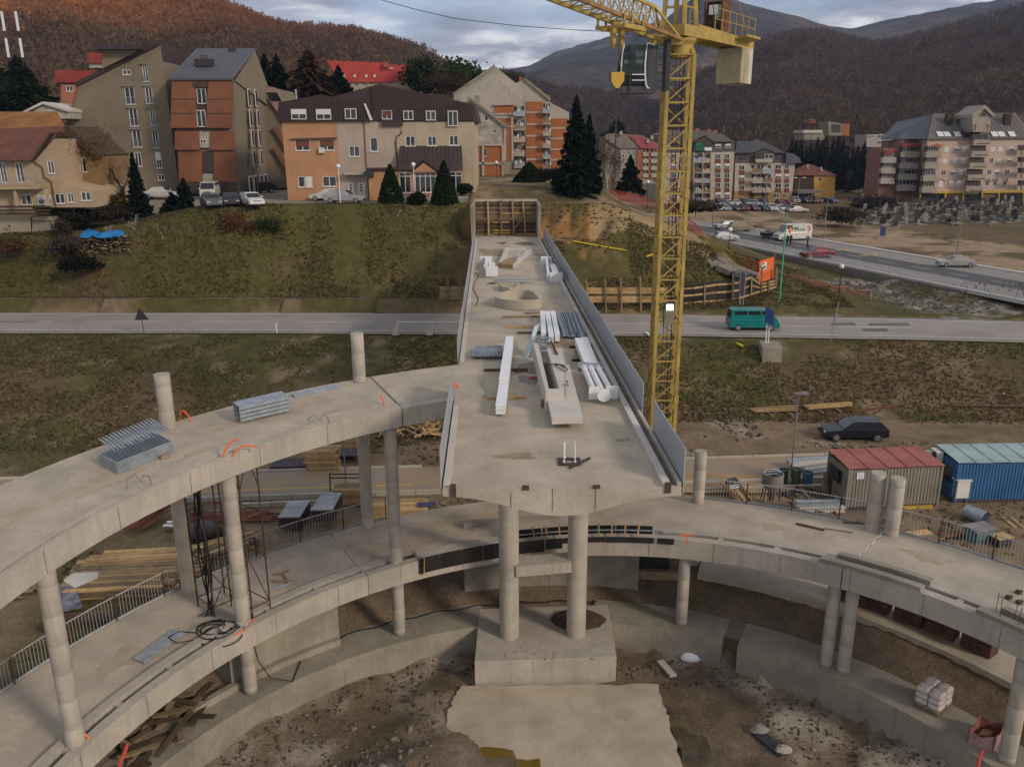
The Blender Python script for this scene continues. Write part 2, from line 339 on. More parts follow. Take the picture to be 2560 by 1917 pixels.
# ---- roads
asphalt=mat('asphalt',(0.30,0.265,0.24),rough=0.85,var=0.1,scale=0.22,bump=0.05,bscale=30,fine=0.08,spec=0.3,spot=.2)
asphalt_new=mat('asphalt_new',(0.075,0.073,0.076),rough=0.8,var=0.06,scale=0.3,bump=0.05,bscale=30,fine=0.05)
verge=mat('verge_concrete',(0.27,0.24,0.20),var=0.14,scale=0.8,bump=0.12,fine=0.12)
line_white=mat('line_white',(0.60,0.58,0.55),rough=0.7,var=0.10,scale=3,bump=0.02,spot=0.3)
line_yellow=mat('line_yellow',(0.55,0.40,0.05),rough=0.7,var=0.12,scale=3,bump=0.02)
kerb_white=mat('kerb_white',(0.50,0.475,0.45),var=0.08,scale=2,bump=0.05)
rx=np.concatenate([np.arange(-140,141,2.0)])
def strip(name,lo,hi,z,m,xr=rx,thick=0.0):
 b=MB();A=[(x,lo(x),z)for x in xr];B=[(x,hi(x),z)for x in xr]
 for i in range(len(xr)-1):b.quad(A[i],A[i+1],B[i+1],B[i])
 return b.obj(name,m)
kind(strip('road',lambda x:Yn(x)-0.25,lambda x:Yf(x)+0.25,ZR,asphalt),'structure')
kind(strip('road_verge',lambda x:Yn(x)-1.25,lambda x:Yn(x)-0.25,ZR-0.02,verge),'structure')
kind(strip('road_verge',lambda x:Yf(x)+0.25,lambda x:Yf(x)+1.0,ZR-0.02,verge),'structure')
road=bpy.data.objects['road']
def mark(lo,hi,xa,xb,z=ZR+0.004,m=line_white,name='lane_marking'):
 adopt(strip(name,lo,hi,z,m,np.linspace(xa,xb,max(2,int((xb-xa)/3)+2))),road)
mark(lambda x:Yn(x)-0.07,lambda x:Yn(x)+0.07,-138,138);mark(lambda x:Yf(x)-0.07,lambda x:Yf(x)+0.07,-138,138)
mid=lambda x:(Yn(x)+Yf(x))/2
def mx_(k,x):return G(k,x,{'H':150,'O':510}[k],ZR)[0]
segs=[(-62,-48),(G('H',595,148,ZR)[0],G('H',1145,150,ZR)[0]),(G('H',1335,150,ZR)[0],G('H',1835,152,ZR)[0]),(G('H',0,148,ZR)[0]-3,G('H',368,148,ZR)[0]),(G('I',675,12,ZR)[0],G('I',1187,15,ZR)[0]),(G('O',0,505,ZR)[0]-5,G('O',655,508,ZR)[0]),(G('O',1240,518,ZR)[0],G('O',1565,520,ZR)[0]),(G('O',1730,522,ZR)[0],G('O',2212,530,ZR)[0]+1)]
for a,b in segs:mark(lambda x:mid(x)-0.07,lambda x:mid(x)+0.07,a,b)
b=MB()
for px0,px1,dy in((1760,1960,-1.3),(1890,2212,1.4),(1600,1800,1.2)):
 x0,x1=G('O',px0,480,ZR)[0],G('O',px1,480,ZR)[0]
 yy=mid((x0+x1)/2)+dy;b.quad((x0,yy-.6,ZR+.003),(x1,yy-.7,ZR+.003),(x1+.3,yy+.7,ZR+.003),(x0+.4,yy+.5,ZR+.003))
adopt(b.obj('asphalt_patch',mat('asphalt_patch',(0.125,0.115,0.11),rough=0.9,var=0.1,bump=0.08)),road)
# widening right of the van
b=MB();pts=[G('e',560,1240,ZR),G('e',760,1190,ZR),G('e',1060,1130,ZR),G('e',1500,1160,ZR),G('e',2212,1215,ZR),(60,Yf(60)+4.2,ZR),(60,Yf(60)+.2,ZR),(20,Yf(20)+.2,ZR)]
b.quad(*[(p[0],p[1],ZR-.006)for p in pts]);kind(b.obj('layby',mat('worn_asphalt',(0.21,0.185,0.165),var=0.12,scale=0.5,bump=0.1,fine=0.1)),'structure')
# concrete slabs of the roadside wall, left of the bridge
wl=thing('roadside_wall','low dirty concrete wall along the far side of the road, left of the bridge','wall',(-30,Yf(-30)+1.2,ZR))
wallm=mat('wall_dirty',(0.155,0.118,0.085),var=0.2,scale=0.7,bump=0.2,spot=0.5,streak=0.5,fine=0.1,rvar=0.12)
x=-84.0
while x<-5.5:
 L_=3.0;b=MB();y0,y1=Yf(x)+1.15,Yf(x+L_)+1.15;t_=0.03*rnd.random()
 b.ext([(x+.02,y0-t_,ZR-.3),(x+L_-.02,y1-t_,ZR-.3),(x+L_-.02,y1+.3-t_,ZR+1.42+t_),(x+.02,y0+.3-t_,ZR+1.42+t_)],(0,.3,0));b.obj('wall_slab',wallm,wl);x+=L_
# ---- spiral ramp, bridge deck, pier, ring footing
def pol(r,th,z):t=R(th);return np.array([CX+r*math.cos(t),CY+r*math.sin(t),z])
zlow=lambda th:4.115-0.01936*(th-32)
zup=lambda th:10.24-0.0195*(th-107)
RI,RO,RC=17.16,22.55,17.67
def sweep(name,sec,zf,th0,th1,m,parent,step=1.5,smooth=False):
 b=MB();n=max(2,int(abs(th1-th0)/step)+1);rings=[]
 for i in range(n+1):
  th=th0+(th1-th0)*i/n;z=zf(th);rings.append([pol(r,th,z+h)for r,h in sec])
 b.loft(rings);return b.obj(name,m,parent)
lowr=thing('spiral_ramp','lower turn of the curved concrete ramp, passing behind the pier','ramp',pol(20,93,-1))
uppr=thing('spiral_ramp','upper turn of the curved concrete ramp, joining the bridge deck from the left','ramp',pol(20,140,0))
# lower turn: slab, inner beam, kerb beam with an open slot between them
slab_l=[(18.0,-.42),(RO-.5,-.34),(RO,-.22),(RO,0),(18.0,0)]
SEG=[(14,48.2),(48.35,120),(120.1,182)]
for a,b_ in SEG:
 sweep('slab',slab_l,zlow,a,b_,concrete_deck,lowr)
 sweep('inner_beam',[(RI,-.72),(RI+.42,-.72),(RI+.42,.22),(RI,.22)],zlow,a,b_,concrete,lowr)
for a,b_ in[(14,26),(26.02,48.2),(48.35,74.5),(112.3,182)]:
 sweep('kerb',[(17.92,-.42),(18.0+.30,-.42),(18.30,.20),(17.92,.20)],zlow,a,b_,concrete,lowr)
sweep('beam_soffit',[(RI+.42,-.60),(17.95,-.60),(17.95,-.45),(RI+.42,-.45)],zlow,14,182,concrete,lowr)
for th in list(np.arange(120,182,7.2))+list(np.arange(26,74,8)):
 p,q_=pol(RI+.38,th,zlow(th)+.06),pol(17.97,th,zlow(th)+.06);b=MB();b.bar(p,q_,.22,.2);b.obj('slot_spacer',concrete,lowr)
 # second lift of the kerbs at the right
for a,b_ in((38,51.5),(14,31)):
 sweep('kerb_lift',[(RI,.223),(RI+.34,.223),(RI+.34,.42),(RI,.42)],zlow,a,b_,concrete_old,lowr)
 sweep('kerb_lift',[(17.96,.203),(18.28,.203),(18.28,.42),(17.96,.42)],zlow,a,b_-1.5,concrete_old,lowr)
 # joint over the twin columns
jm=mat('mortar',(0.62,0.60,0.56),var=0.1,bump=0.1)
b=MB();prev=None
for i in range(15):
 r=18.35+(RO-18.4)*i/14;th=48.28+.12*math.sin(i*2.1)+(0.05*rnd.random());p=[pol(r,th-.09,zlow(th)+.006),pol(r,th+.09,zlow(th)+.006)]
 if prev:b.quad(prev[0],prev[1],p[1],p[0])
 prev=p
b.obj('joint',jm,lowr)
groove=mat('groove_dirt',(0.16,0.135,0.11),var=0.2,bump=0.2)
# upper turn
slab_u=[(17.75,-.40),(RO-.5,-.32),(RO,-.22),(RO,0),(17.75,0)]
for a,b_,m_ in((101.2,113.6,concrete_deck),(113.75,183,concrete_deck)):
 sweep('slab',slab_u,zup,a,b_,m_,uppr)
sweep('inner_beam',[(RI,-.82),(17.75,-.82),(17.75,-.02),(RI,-.02)],zup,101.2,113.6,concrete,uppr)
sweep('inner_beam',[(RI,-.82),(17.75,-.82),(17.75,.05),(17.60,.05),(17.58,-.12),(RI+.22,-.12),(RI+.20,.06),(RI,.06)],zup,113.75,183,concrete,uppr)
sweep('kerb_groove',[(RI+.23,-.119),(17.57,-.119),(17.57,-.10),(RI+.23,-.10)],zup,113.8,183,groove,uppr)
sweep('joint',[(RI+.02,-.4),(RO-.02,-.3),(RO-.02,.012),(RI+.02,.03)],zup,113.58,113.77,groove,uppr,step=.1)
# joints between the pours in the beams
for th in np.arange(18,182,9.7):
 b=MB();b.bar(pol(RI-.002,th,zlow(th)-.71),pol(RI-.002,th,zlow(th)+.2),.02,.012);b.obj('pour_joint',groove,lowr)
 if th>116:b=MB();b.bar(pol(RI-.002,th,zup(th)-.8),pol(RI-.002,th,zup(th)+.03),.02,.012);b.obj('pour_joint',groove,uppr)
for zf,tt_,st_ in((zlow,lowr,((118,20.5,1.0,1.4),(112,19.6,1.6,.9),(105,20.4,1.5,1.2),(98,21,1.3,.9),(128,21.5,.8,.5),(60,20.2,.7,.4),(57,19.6,.5,.3),(42,20.8,.9,.4),(150,20,1.2,.6),(86,20.6,1.6,.8))),(zup,uppr,((150,19.5,2.2,.6),(128,20.2,2.4,.7),(120,18.6,1.2,.4),(140,18.4,1.6,.35),(162,20,2.0,.7)))):
 for i,(th,r_,a_,c_)in enumerate(st_):
  P=[]
  for j in range(28):
   u=2*math.pi*j/28;k=1+.25*math.sin(3*u+i)+.18*math.sin(5*u+2*i)+.1*math.sin(11*u);rr_=r_+c_*k*math.sin(u);t2=th+math.degrees(a_*k*math.cos(u)/r_);P.append(pol(min(max(rr_,18.4),22.4),t2,zf(t2)+.004))
  b=MB();b.quad(*P);b.obj('dust_stain',mat('dusty_stain',(.34,.265,.185),rough=.95,var=.2,scale=1.5,bump=.1,fine=.15,col2=(.40,.33,.255)),tt_)
  # ring footing under the columns, and pier footing
ringt=thing('ring_footing','curved concrete footing wall running round the pit below the ramp','footing',pol(18,93,-2.5))
for a,b_ in[(12,27),(27.03,38.5),(38.53,50),(50.03,61.8),(64.2,75),(75.03,84.3),(101.6,113),(113.03,125),(125.03,137),(137.03,149),(149.03,185)]:
 sweep('wall_segment',[(16.93,-2.6),(18.95,-2.6),(18.95,-1.0),(16.93,-1.0)],lambda th:0,a,b_,concrete_old,ringt)
sweep('wall_segment',[(17.4,-2.6),(18.95,-2.6),(18.95,-1.02),(17.4,-1.02)],lambda th:0,61.7,64.3,mat('concrete_wet',(0.12,0.09,0.05),rough=0.4,var=0.2,bump=0.1),ringt)
P1,P2=G('K',1550,872,-1.0),G('L',353,862,-1.0)
pier=thing('bridge_pier','pier of two thick round concrete columns with a cross beam under the deck end','pier',((P1[0]+P2[0])/2,P1[1],-1))
dirp=unit((P2-P1)[:2].tolist()+[0]);nrm=np.array([-dirp[1],dirp[0],0])
for P in(P1,P2):
 P[:2]+=nrm[:2]*.42
 b=MB();prof=[(.445,-1.02)]
 z=-1.0
 while z<7:prof+=[(.445,z),(.445,z+2.96),(.441,z+2.98)];z+=3.0
 prof.append((.445,9.0));b.lathe(prof,(P[0],P[1],0),40);b.obj('column',concrete,pier,smooth=True)
mid_p=(P1+P2)/2
b=MB();b.bar(P1+dirp*.3+(0,0,3.55),P2-dirp*.3+(0,0,3.72),.95,.52);b.obj('cross_beam',concrete,pier)
# footing: two corner quads from the photo
ft=[G('m',352,1375,-1.0),G('m',1528,1330,-1.0),G('m',1478,1050,-1.0),G('m',352,1080,-1.0)]
fx=(np.array(ft[2])-ft[1]);
b=MB();b.ext([ft[0]-(0,0,1.9),ft[1]-(0,0,1.9),ft[1]+fx*1.6-(0,0,1.9),ft[0]+fx*1.6-(0,0,1.9)],(0,0,1.92));b.obj('footing',concrete,pier,bevel=.02)
ctl=mat('concrete_dusty',(0.36,0.32,0.27),var=0.16,scale=2.5,bump=0.3,bscale=5,fine=0.2)
# central slab in the pit
b=MB();zs=-2.05
sp=[G('K',1110,1656,zs),G('K',1160,1330,zs),G('K',1250,1150,zs),G('L',860,1140,zs),G('L',930,1380,zs),G('L',1010,1656,zs)]
sp=[sp[0]+(sp[0]-sp[1])*1.2]+sp[1:5]+[sp[5]+(sp[5]-sp[4])*1.2]
spr=[]
for i in range(len(sp)):
 a,c_=sp[i],sp[(i+1)%len(sp)]
 for j in range(14):q_=a+(c_-a)*j/14;spr.append(q_+(rnd.uniform(-.09,.09),rnd.uniform(-.09,.09),0)if j else q_)
b.ext([p-(0,0,.6)for p in spr],(0,0,.6));kind(b.obj('pit_slab',mat('slab_beige',(0.44,0.365,0.275),var=0.12,scale=0.7,bump=0.15,bscale=8,col2=(0.33,0.265,0.19),spot=0.3,fine=0.12)),'structure')
def blob(cx,cy,rx,ry,z,n=26,amp=.18,seed=1,sq=0):
 rr=random.Random(seed);ph=[rr.random()*6.28 for _ in range(5)];out=[]
 for i in range(n):
  t=2*math.pi*i/n;k=1+amp*(math.sin(2*t+ph[0])*.5+math.sin(3*t+ph[1])*.5+math.sin(5*t+ph[2])*.4+math.sin(9*t+ph[3])*.2)
  out.append((cx+rx*k*math.cos(t),cy+ry*k*math.sin(t),z))
 return out
water=mat('muddy_water',(0.16,0.105,0.02),rough=0.08,var=0.1,scale=1.5,bump=0.0,spec=0.6)
pw=[G('K',x,y,zs+.004)for x,y in((1320,1640),(1318,1540),(1400,1528),(1490,1535),(1570,1550),(1590,1600),(1660,1612),(1735,1600),(1745,1665),(1740,1800),(1300,1800))]
b=MB();b.quad(*pw);kind(b.obj('puddle',water),'structure')
# bridge deck ----
DZ=lambda y:10.165+.01*(y-25.1)
def DK(k,x,y,dz=0.0):
 d=ray(k,x,y);t=(10.165+dz-21-.01*25.1)/(d[2]-.01*d[1]);return CAM+d*t
DL=lambda y:-2.27+(y-25.0)*(-3.92+2.27)/66.0
DR=lambda y:5.52+(y-25.0)*(3.42-5.52)/66.0
deck=thing('bridge_deck','long concrete footbridge deck running from the pier to the hillside','bridge',(1.6,30,0))
def dsec(y,full=True):
 l,r_,z=DL(y),DR(y),DZ(y);wd=r_-l;top=[(l,z),(r_,z)]
 bot=[(r_,z-.30)]+[(l+wd*u,z-h)for u,h in((.93,.33),(.86,.40),(.78,.54),(.70,.73),(.62,.90),(.56,.98),(.5,1.01),(.44,.98),(.38,.90),(.30,.73),(.22,.54),(.14,.40),(.07,.33))]+[(l,z-.30)]
 return[(x_,y,z_)for x_,z_ in top+bot]
b=MB();b.loft([dsec(y)for y in np.linspace(24.95,91.3,23)]);b.obj('girder',concrete_deck,deck)
for gx_,gy_,w_,h_ in((200,900,.19,.45),(702,880,.22,.16),(1190,873,.24,.12),(1683,880,.20,.36)):
 p=V('G',gx_,gy_,24.93);b=MB();b.box((p[0],24.93,p[2]),(w_,.06,h_));b.obj('end_pocket',rust_dark,deck)
for u in(.285,.46,.64):
 xx=DL(25)+7.79*u;b=MB();b.box((xx,24.945,DZ(25)-.42),(.02,.02,.8 if.3<u<.7 else.55));b.obj('formwork_seam',groove,deck)
def dbar(name,f0,f1,y0,y1,h,m,base=0.0,n=8):
 b=MB();rings=[[(f0(y),y,DZ(y)+base),(f1(y),y,DZ(y)+base),(f1(y),y,DZ(y)+h),(f0(y),y,DZ(y)+h)]for y in np.linspace(y0,y1,n)]
 b.loft(rings);return b.obj(name,m,deck)
dbar('kerb',lambda y:DR(y)-.62,lambda y:DR(y)-.38,25.05,90.5,.16,concrete_light)
dbar('kerb',lambda y:DR(y)-.14,lambda y:DR(y)-.01,25.0,90.5,.14,concrete)
dbar('kerb_channel',lambda y:DR(y)-.375,lambda y:DR(y)-.145,25.1,90.4,.006,groove)
dbar('kerb',lambda y:DL(y)+.01,lambda y:DL(y)+.24,25.1,33.2,.10,concrete_light)
dbar('kerb',lambda y:DL(y)+.01,lambda y:DL(y)+.24,40.4,90.4,.10,concrete_light)
# side plates (steel panels standing outside the kerbs), each panel a part
def plates(label,f,runs,h,sgn):
 t=thing('side_plate_wall',label,'parapet',(f(30),30,DZ(30)))
 for y0,y1,cut0,cut1 in runs:
  n=max(1,round((y1-y0)/3.0));e=np.linspace(y0,y1,n+1)
  for i in range(n):
   a,c=e[i]+.008,e[i+1]-.008;xa,xc=f(a),f(c);za,zc_=DZ(a),DZ(c)
   ha=h;hc=h
   if i==0 and cut0:a=a+0;pa=[(xa,a,za-.28),(xc,c,zc_-.28),(xc,c,zc_+hc),(xa,a+.0,za+ha)]
   else:pa=[(xa,a,za-.28),(xc,c,zc_-.28),(xc,c,zc_+hc),(xa,a,za+ha)]
   if i==0 and cut0==2:pa=[(xa,a,za-.28),(xc,c,zc_-.28),(xc,c,zc_+hc),(xa,a,za+ha*.97)]
   b=MB();b.ext(pa,(sgn*.035,0,0));b.obj('steel_panel',steel_plate,t)
 return t
plates('blue-grey steel plates along the right side of the deck',lambda y:DR(y)+.05,[(25.0,30.1,0,0),(32.3,90.6,0,0)],1.30,1)
plates('blue-grey steel plates along the left side of the deck',lambda y:DL(y)-.05,[(25.1,35.2,0,0),(40.2,62.0,0,0),(62.1,90.6,0,0)],1.25,-1)
# columns of the ramp ---------------------------------------------------------
def column(th,r,z0,z1,rad,label,step=1.05):
 b=MB();prof=[(rad,z0)];z=z0+.3
 while z<z1-.2:prof+=[(rad,z),(rad-.005,z+.01),(rad,z+.02)];z+=step
 prof.append((rad,z1));p=pol(r,th,0);b.lathe(prof,p,28);o=b.obj('ramp_column',concrete,None);
 me=o.data;me.polygons.foreach_set('use_smooth',[len(p.vertices)==4 for p in me.polygons]);return tag(o,label,'column','round concrete columns of the ramp')
us=lambda th:zup(th)-.8
ls=lambda th:zlow(th)-.7
column(162.3,RC,-1,us(162),.30,'slender round column nearest the left edge of the picture, from lower to upper ramp')
column(138.2,RC,-1,us(138),.29,'slender round column beside the rusty scaffold with black cables')
column(115.1,RC,-1,us(115),.28,'slender round column nearest the pier on its left, below the ramp joint')
column(70.9,RC,-1.02,ls(71),.27,'short round column right of the pier, under the lower ramp')
column(49.5,RC,-1.02,ls(49),.27,'left one of the twin short columns under the right part of the ramp')
column(47.1,RC,-1.02,ls(47),.27,'right one of the twin short columns under the right part of the ramp')
column(25.3,RC,-1.02,ls(25),.29,'round column at the right edge of the picture beside the red torn bag')
column(138.3,22.1,-.4,11.95,.31,'stub of a round column standing above the upper ramp, nearest the left edge')
column(115.3,22.1,-.4,12.42,.30,'stub of a round column standing above the upper ramp, near the deck')
column(70.9,22.1,-.4,6.12,.30,'stub of a round column above the lower ramp, just right of the deck')
column(49.6,22.1,-.4,6.6,.32,'left one of the twin column stubs in front of the red-roofed container')
column(47.4,22.1,-.4,6.57,.32,'right one of the twin column stubs in front of the red-roofed container')
# railing on the outer edge of the lower ramp ----------------------------------
def rail_panel(t,th0,th1,h=1.12,post=True):
 b=MB();n=max(2,int((th1-th0)*R(1)*RO/.14));z=zlow
 top=[pol(RO-.06,th,z(th)+h)for th in np.linspace(th0,th1,6)];bot=[pol(RO-.06,th,z(th)+.10)for th in np.linspace(th0,th1,6)]
 b.path(top,.028,6);b.path(bot,.016,4)
 for i in range(1,n):
  th=th0+(th1-th0)*i/n;b.bar(pol(RO-.06,th,z(th)+.10),pol(RO-.06,th,z(th)+h-.02),.016)
 b.obj('rail_panel',rail_grey,t)
 if post:
  b=MB();b.bar(pol(RO-.05,th0,z(th0)-.15),pol(RO-.05,th0,z(th0)+h+.02),.05);b.obj('post',rust_dark,t)
for lab,rng in(('steel bar railing along the outer edge of the lower ramp, right of the bridge',(20,71)),('steel bar railing along the outer edge of the lower ramp, left of the bridge',(112.5,178))):
 t=thing('ramp_railing',lab,'railing',pol(RO,sum(rng)/2,zlow(sum(rng)/2)))
 e=np.arange(rng[0],rng[1],5.6)
 for a in e:rail_panel(t,a+.12,min(a+5.5,rng[1]))
 b=MB();th=np.linspace(*rng,40);b.path([pol(RO+.02,a,zlow(a)+.03)for a in th],.055,4);b.obj('edge_angle',galv,t)
# ---- things lying on the deck and the ramps
def dpoly(b,k,pts,h,h0=0.0):
 P=[DK(k,x,y,h)for x,y in pts];b.ext([p-(0,0,h-h0)for p in P],(0,0,h-h0));return P
def gpoly(b,k,pts,z1,z0):
 P=[G(k,x,y,z1)for x,y in pts];b.ext([p-(0,0,z1-z0)for p in P],(0,0,z1-z0));return P
def dthing(name,label,cat,k,x,y,group=None):return thing(name,label,cat,DK(k,x,y),group)
# frame of precast beams near the abutment
t=dthing('beam_frame','four-sided frame of pale beams lying on the deck near the abutment','frame','k',1000,950)
for pts,m_ in(([(800,985),(1005,1005),(1068,940),(915,925)],wood_new),([(1005,1003),(1268,800),(1215,778),(1050,935)],concrete_light),([(905,772),(1262,780),(1240,800),(925,795)],concrete_light),([(812,975),(915,925),(945,800),(898,778)],concrete_light)):
 b=MB();dpoly(b,'k',pts,.38);b.obj('beam',m_,t)
b=MB();dpoly(b,'k',[(1060,880),(1130,885),(1160,855),(1095,850)],.38);b.obj('offcut',concrete_light,t)
# short white steel members with end plates
def end_plate_beam(label,pf,pb,hf,wf,hb,wb):
 """I-shaped steel piece with plates at both ends: pf front foot, pb back foot (places on the deck)."""
 t=thing('steel_bracket',label,'steel beam',(pf+pb)/2,'white steel brackets with end plates');d=unit(pb-pf)
 b=MB();b.bar(pf+(0,0,hf/2),pf+d*.03+(0,0,hf/2),wf,hf);b.obj('end_plate',white_paint,t)
 b=MB();b.bar(pb+(0,0,hb/2),pb-d*.03+(0,0,hb/2),wb,hb);b.obj('end_plate',white_paint,t)
 s=np.array([d[1],-d[0],0]);b=MB()
 b.ext([pf+d*.04+(0,0,.12)-s*.01,pb-d*.04+(0,0,.12)-s*.01,pb-d*.04+(0,0,hb*.86)-s*.01,pf+d*.04+(0,0,hf*.86)-s*.01],s*.02);b.obj('web',white_paint,t)
 for z0,z1 in((.10,.10),(hf*.86,hb*.86)):
  b=MB();b.bar(pf+d*.04+(0,0,z0),pb-d*.04+(0,0,z1),wf*.5,.02);b.obj('flange',white_paint,t)
end_plate_beam('white steel bracket on the left of the deck, the rear one of two',DK('k',640,1100),DK('k',640,985),.62,.42,.62,1.05)
end_plate_beam('white steel bracket on the left of the deck, the front one of two',DK('k',718,1165),DK('k',722,1075),.80,.98,.60,.5)
end_plate_beam('white steel bracket by the right kerb, the rear one of two',DK('k',1505,1235),DK('k',1470,1010),.55,.36,.75,.95)
end_plate_beam('white steel bracket by the right kerb, the front one of two',DK('k',1607,1252),DK('k',1555,1090),.80,.98,.60,.4)
# curved precast rings
def ring_wall(name,label,k,outer,cx,cy,hh,th,m,close=True,step=None):
 t=dthing(name,label,'concrete ring',k,cx,cy);P=[DK(k,x,y,hh)[:2]for x,y in outer];c=np.mean(P,0);z=DZ(c[1])
 n=len(P);inn=[]
 for i in range(n):d=c-P[i];inn.append(P[i]+d/np.linalg.norm(d)*th)
 b=MB();idx=range(n if close else n-1);z0,z1=z+.01,z+hh
 rings=[[(*P[i],z0),(*P[i],z1),(*inn[i],z1),(*inn[i],z0)]for i in range(n)]
 if close:rings.append(rings[0])
 b.loft(rings,cap=not close);b.obj('ring_wall',m,t)
 return t,P,inn,z
def spline(pts,n=8):
 out=[];N_=len(pts);P=[vec(p)for p in pts]
 for i in range(N_):
  p0,p1,p2,p3=P[i-1],P[i],P[(i+1)%N_],P[(i+2)%N_]
  for j in range(n):
   u=j/n;out.append(.5*((2*p1)+(-p0+p2)*u+(2*p0-5*p1+4*p2-p3)*u*u+(-p0+3*p1-3*p2+p3)*u**3))
 return out
cl_ring=mat('concrete_ring',(0.44,0.385,0.30),var=0.08,scale=1.0,bump=0.08,fine=0.06)
og=spline([(765,1430),(905,1365),(1105,1338),(1290,1358),(1390,1420),(1412,1475),(1360,1500),(1150,1510),(930,1495),(800,1470)],6)
t,P,inn,z=ring_wall('precast_ring','large rounded concrete ring lying in the middle of the deck','k',og,1090,1480,.62,.30,cl_ring)
b=MB();c_=np.mean(P,0);n=len(P);Q=[c_+(p-c_)*.95 for p in P]
rings=[[(*Q[i],z+.01),(*Q[i],z+.30),(*(c_+(Q[i]-c_)*.9),z+.30),(*(c_+(Q[i]-c_)*.9),z+.01)]for i in range(n)];rings.append(rings[0]);b.loft(rings,cap=False);b.obj('base_lip',cl_ring,t)
hr=[(815,1255),(830,1285),(880,1312),(960,1325),(1050,1318),(1100,1290),(1105,1258)]
t,P,inn,z=ring_wall('precast_half_ring','half round concrete ring behind the large ring on the deck','k',hr,960,1300,.38,.22,cl_ring,close=False)
b=MB();b.bar((*P[0],z+.2),(*P[-1],z+.2),.2,.36);b.obj('chord_beam',cl_ring,t)
t=tag(MB().path([DK('F',x,y,.05)for x,y in((520,525),(560,520),(595,523),(570,528),(530,527))],.025,5).obj('cable_coil',cable_black),'small black coil of cable left of the half round concrete ring','cable')
tag(MB().path([DK('F',x,y,.03)for x,y in((395,435),(440,440),(455,462),(415,520),(405,570),(435,620),(450,655),(440,690),(425,708))],.022,5).obj('cable',cable_black),'thin cable snaking along the left side of the deck','cable')
# grating standing behind the half ring
def grating(name,label,pts,z,dz=.05,bars=14,m=galv,group=None):
 """flat steel grating: 4 corners (world xy), frame + bars"""
 P=[vec((*p,z))for p in pts];t=thing(name,label,'grating',P[0],group);b=MB()
 for i in range(4):b.bar(P[i],P[(i+1)%4],.05,dz)
 b.obj('frame',m,t);b=MB()
 for i in range(1,bars):u=i/bars;b.bar(P[0]*(1-u)+P[1]*u,P[3]*(1-u)+P[2]*u,.022,dz*.8)
 kind(b.obj('bars',m,t),'stuff');return t
grating('steel_grating','flat steel grating lying behind the half round concrete ring',[DK('F',x,y,.2)[:2]for x,y in((600,510),(840,510),(850,492),(575,492))],DZ(60)+.2)
for lab,a,c_ in(('thin steel rod lying across the deck behind the half ring',(570,490),(960,488)),('second thin steel rod lying across the deck beside the grating',(720,520),(900,517))):
 tag(MB().tube(DK('F',*a,.06),DK('F',*c_,.06),.03,6).obj('steel_rod',galv),lab,'rod','steel rods on the deck')
 # skids
def skid(a,c_,label,m=wood_old,k='F',h=.12,w_=.14):b=MB();b.bar(DK(k,*a,h/2),DK(k,*c_,h/2),w_,h);return tag(b.obj('timber_skid',m),label,'timber','timbers laid across the deck')
skid((650,803),(960,798),'timber laid under the white beams, farthest long one')
skid((835,772),(985,768),'short timber just beyond the farthest long one')
skid((680,887),(930,882),'pale brown timber under the white beams, the middle one',wood_new)
skid((770,935),(985,930),'dark timber at the near ends of the white beams',wood_dark)
skid((1205,1050),(1415,1045),'dark timber under the two long white beams, far one',wood_dark)
skid((1225,1160),(1370,1156),'dark timber under the two long white beams, near one',wood_dark)
skid((497,1243),(858,1238),'dark timber crossing under the long white beam stack',wood_dark)
skid((518,1473),(848,1468),'yellowish timber crossing under the near end of the long white beam stack',wood_new)
# white I-beams
def ibeam(b,a,c_,w_,h,f=.025):
 a,c_=vec(a),vec(c_);b.bar(a+(0,0,f/2),c_+(0,0,f/2),w_,f);b.bar(a+(0,0,h-f/2),c_+(0,0,h-f/2),w_,f)
 d=unit(c_-a);s=np.array([d[1],-d[0],0]);
 for q_ in(-.42,.42):b.bar(a+s*w_*q_+(0,0,h/2),c_+s*w_*q_+(0,0,h/2),.02,h-2*f)
 for e in(a+d*.02,c_-d*.02):b.bar(e-d*.012+(0,0,h/2),e+d*.012+(0,0,h/2),w_*.8,h-2*f)
def white_beam(label,a,c_,w_,h,k='F',base=.12,grp='white steel beams on the deck',m=white_paint):
 b=MB();ibeam(b,DK(k,*a,base+h)-(0,0,h),DK(k,*c_,base+h)-(0,0,h),w_,h);return tag(b.obj('steel_beam',m),label,'steel beam',grp)
white_beam('white steel beam, leftmost of the three short ones beside the galvanised channels',(982,752),(992,935),.29,.36)
white_beam('white steel beam, middle of the three short ones beside the galvanised channels',(1022,755),(1055,962),.29,.36)
white_beam('white steel beam, rightmost of the three short ones beside the galvanised channels',(1067,752),(1105,950),.29,.36)
for i,(a,c_)in enumerate((((1118,752),(1182,938)),((1160,750),(1225,942)),((1195,748),(1255,935)),((1226,752),(1300,940)))):
 b=MB();p,q_=DK('F',*a,.3),DK('F',*c_,.3);b.bar(p-(0,0,.17),q_-(0,0,.17),.44,.03);d=unit(q_-p);s=np.array([d[1],-d[0],0])
 for e in(-.22,.22):b.bar(p+s*e-(0,0,.06),q_+s*e-(0,0,.06),.03,.25)
 tag(b.obj('steel_channel',galv),['leftmost','second','third','rightmost'][i]+' of four galvanised channels lying side by side near the right kerb','steel channel','galvanised channels')
white_beam('long white beam near the right kerb, left one of a pair',(1275,975),(1358,1182),.36,.34)
white_beam('long white beam near the right kerb, right one of a pair',(1325,968),(1408,1182),.36,.34)
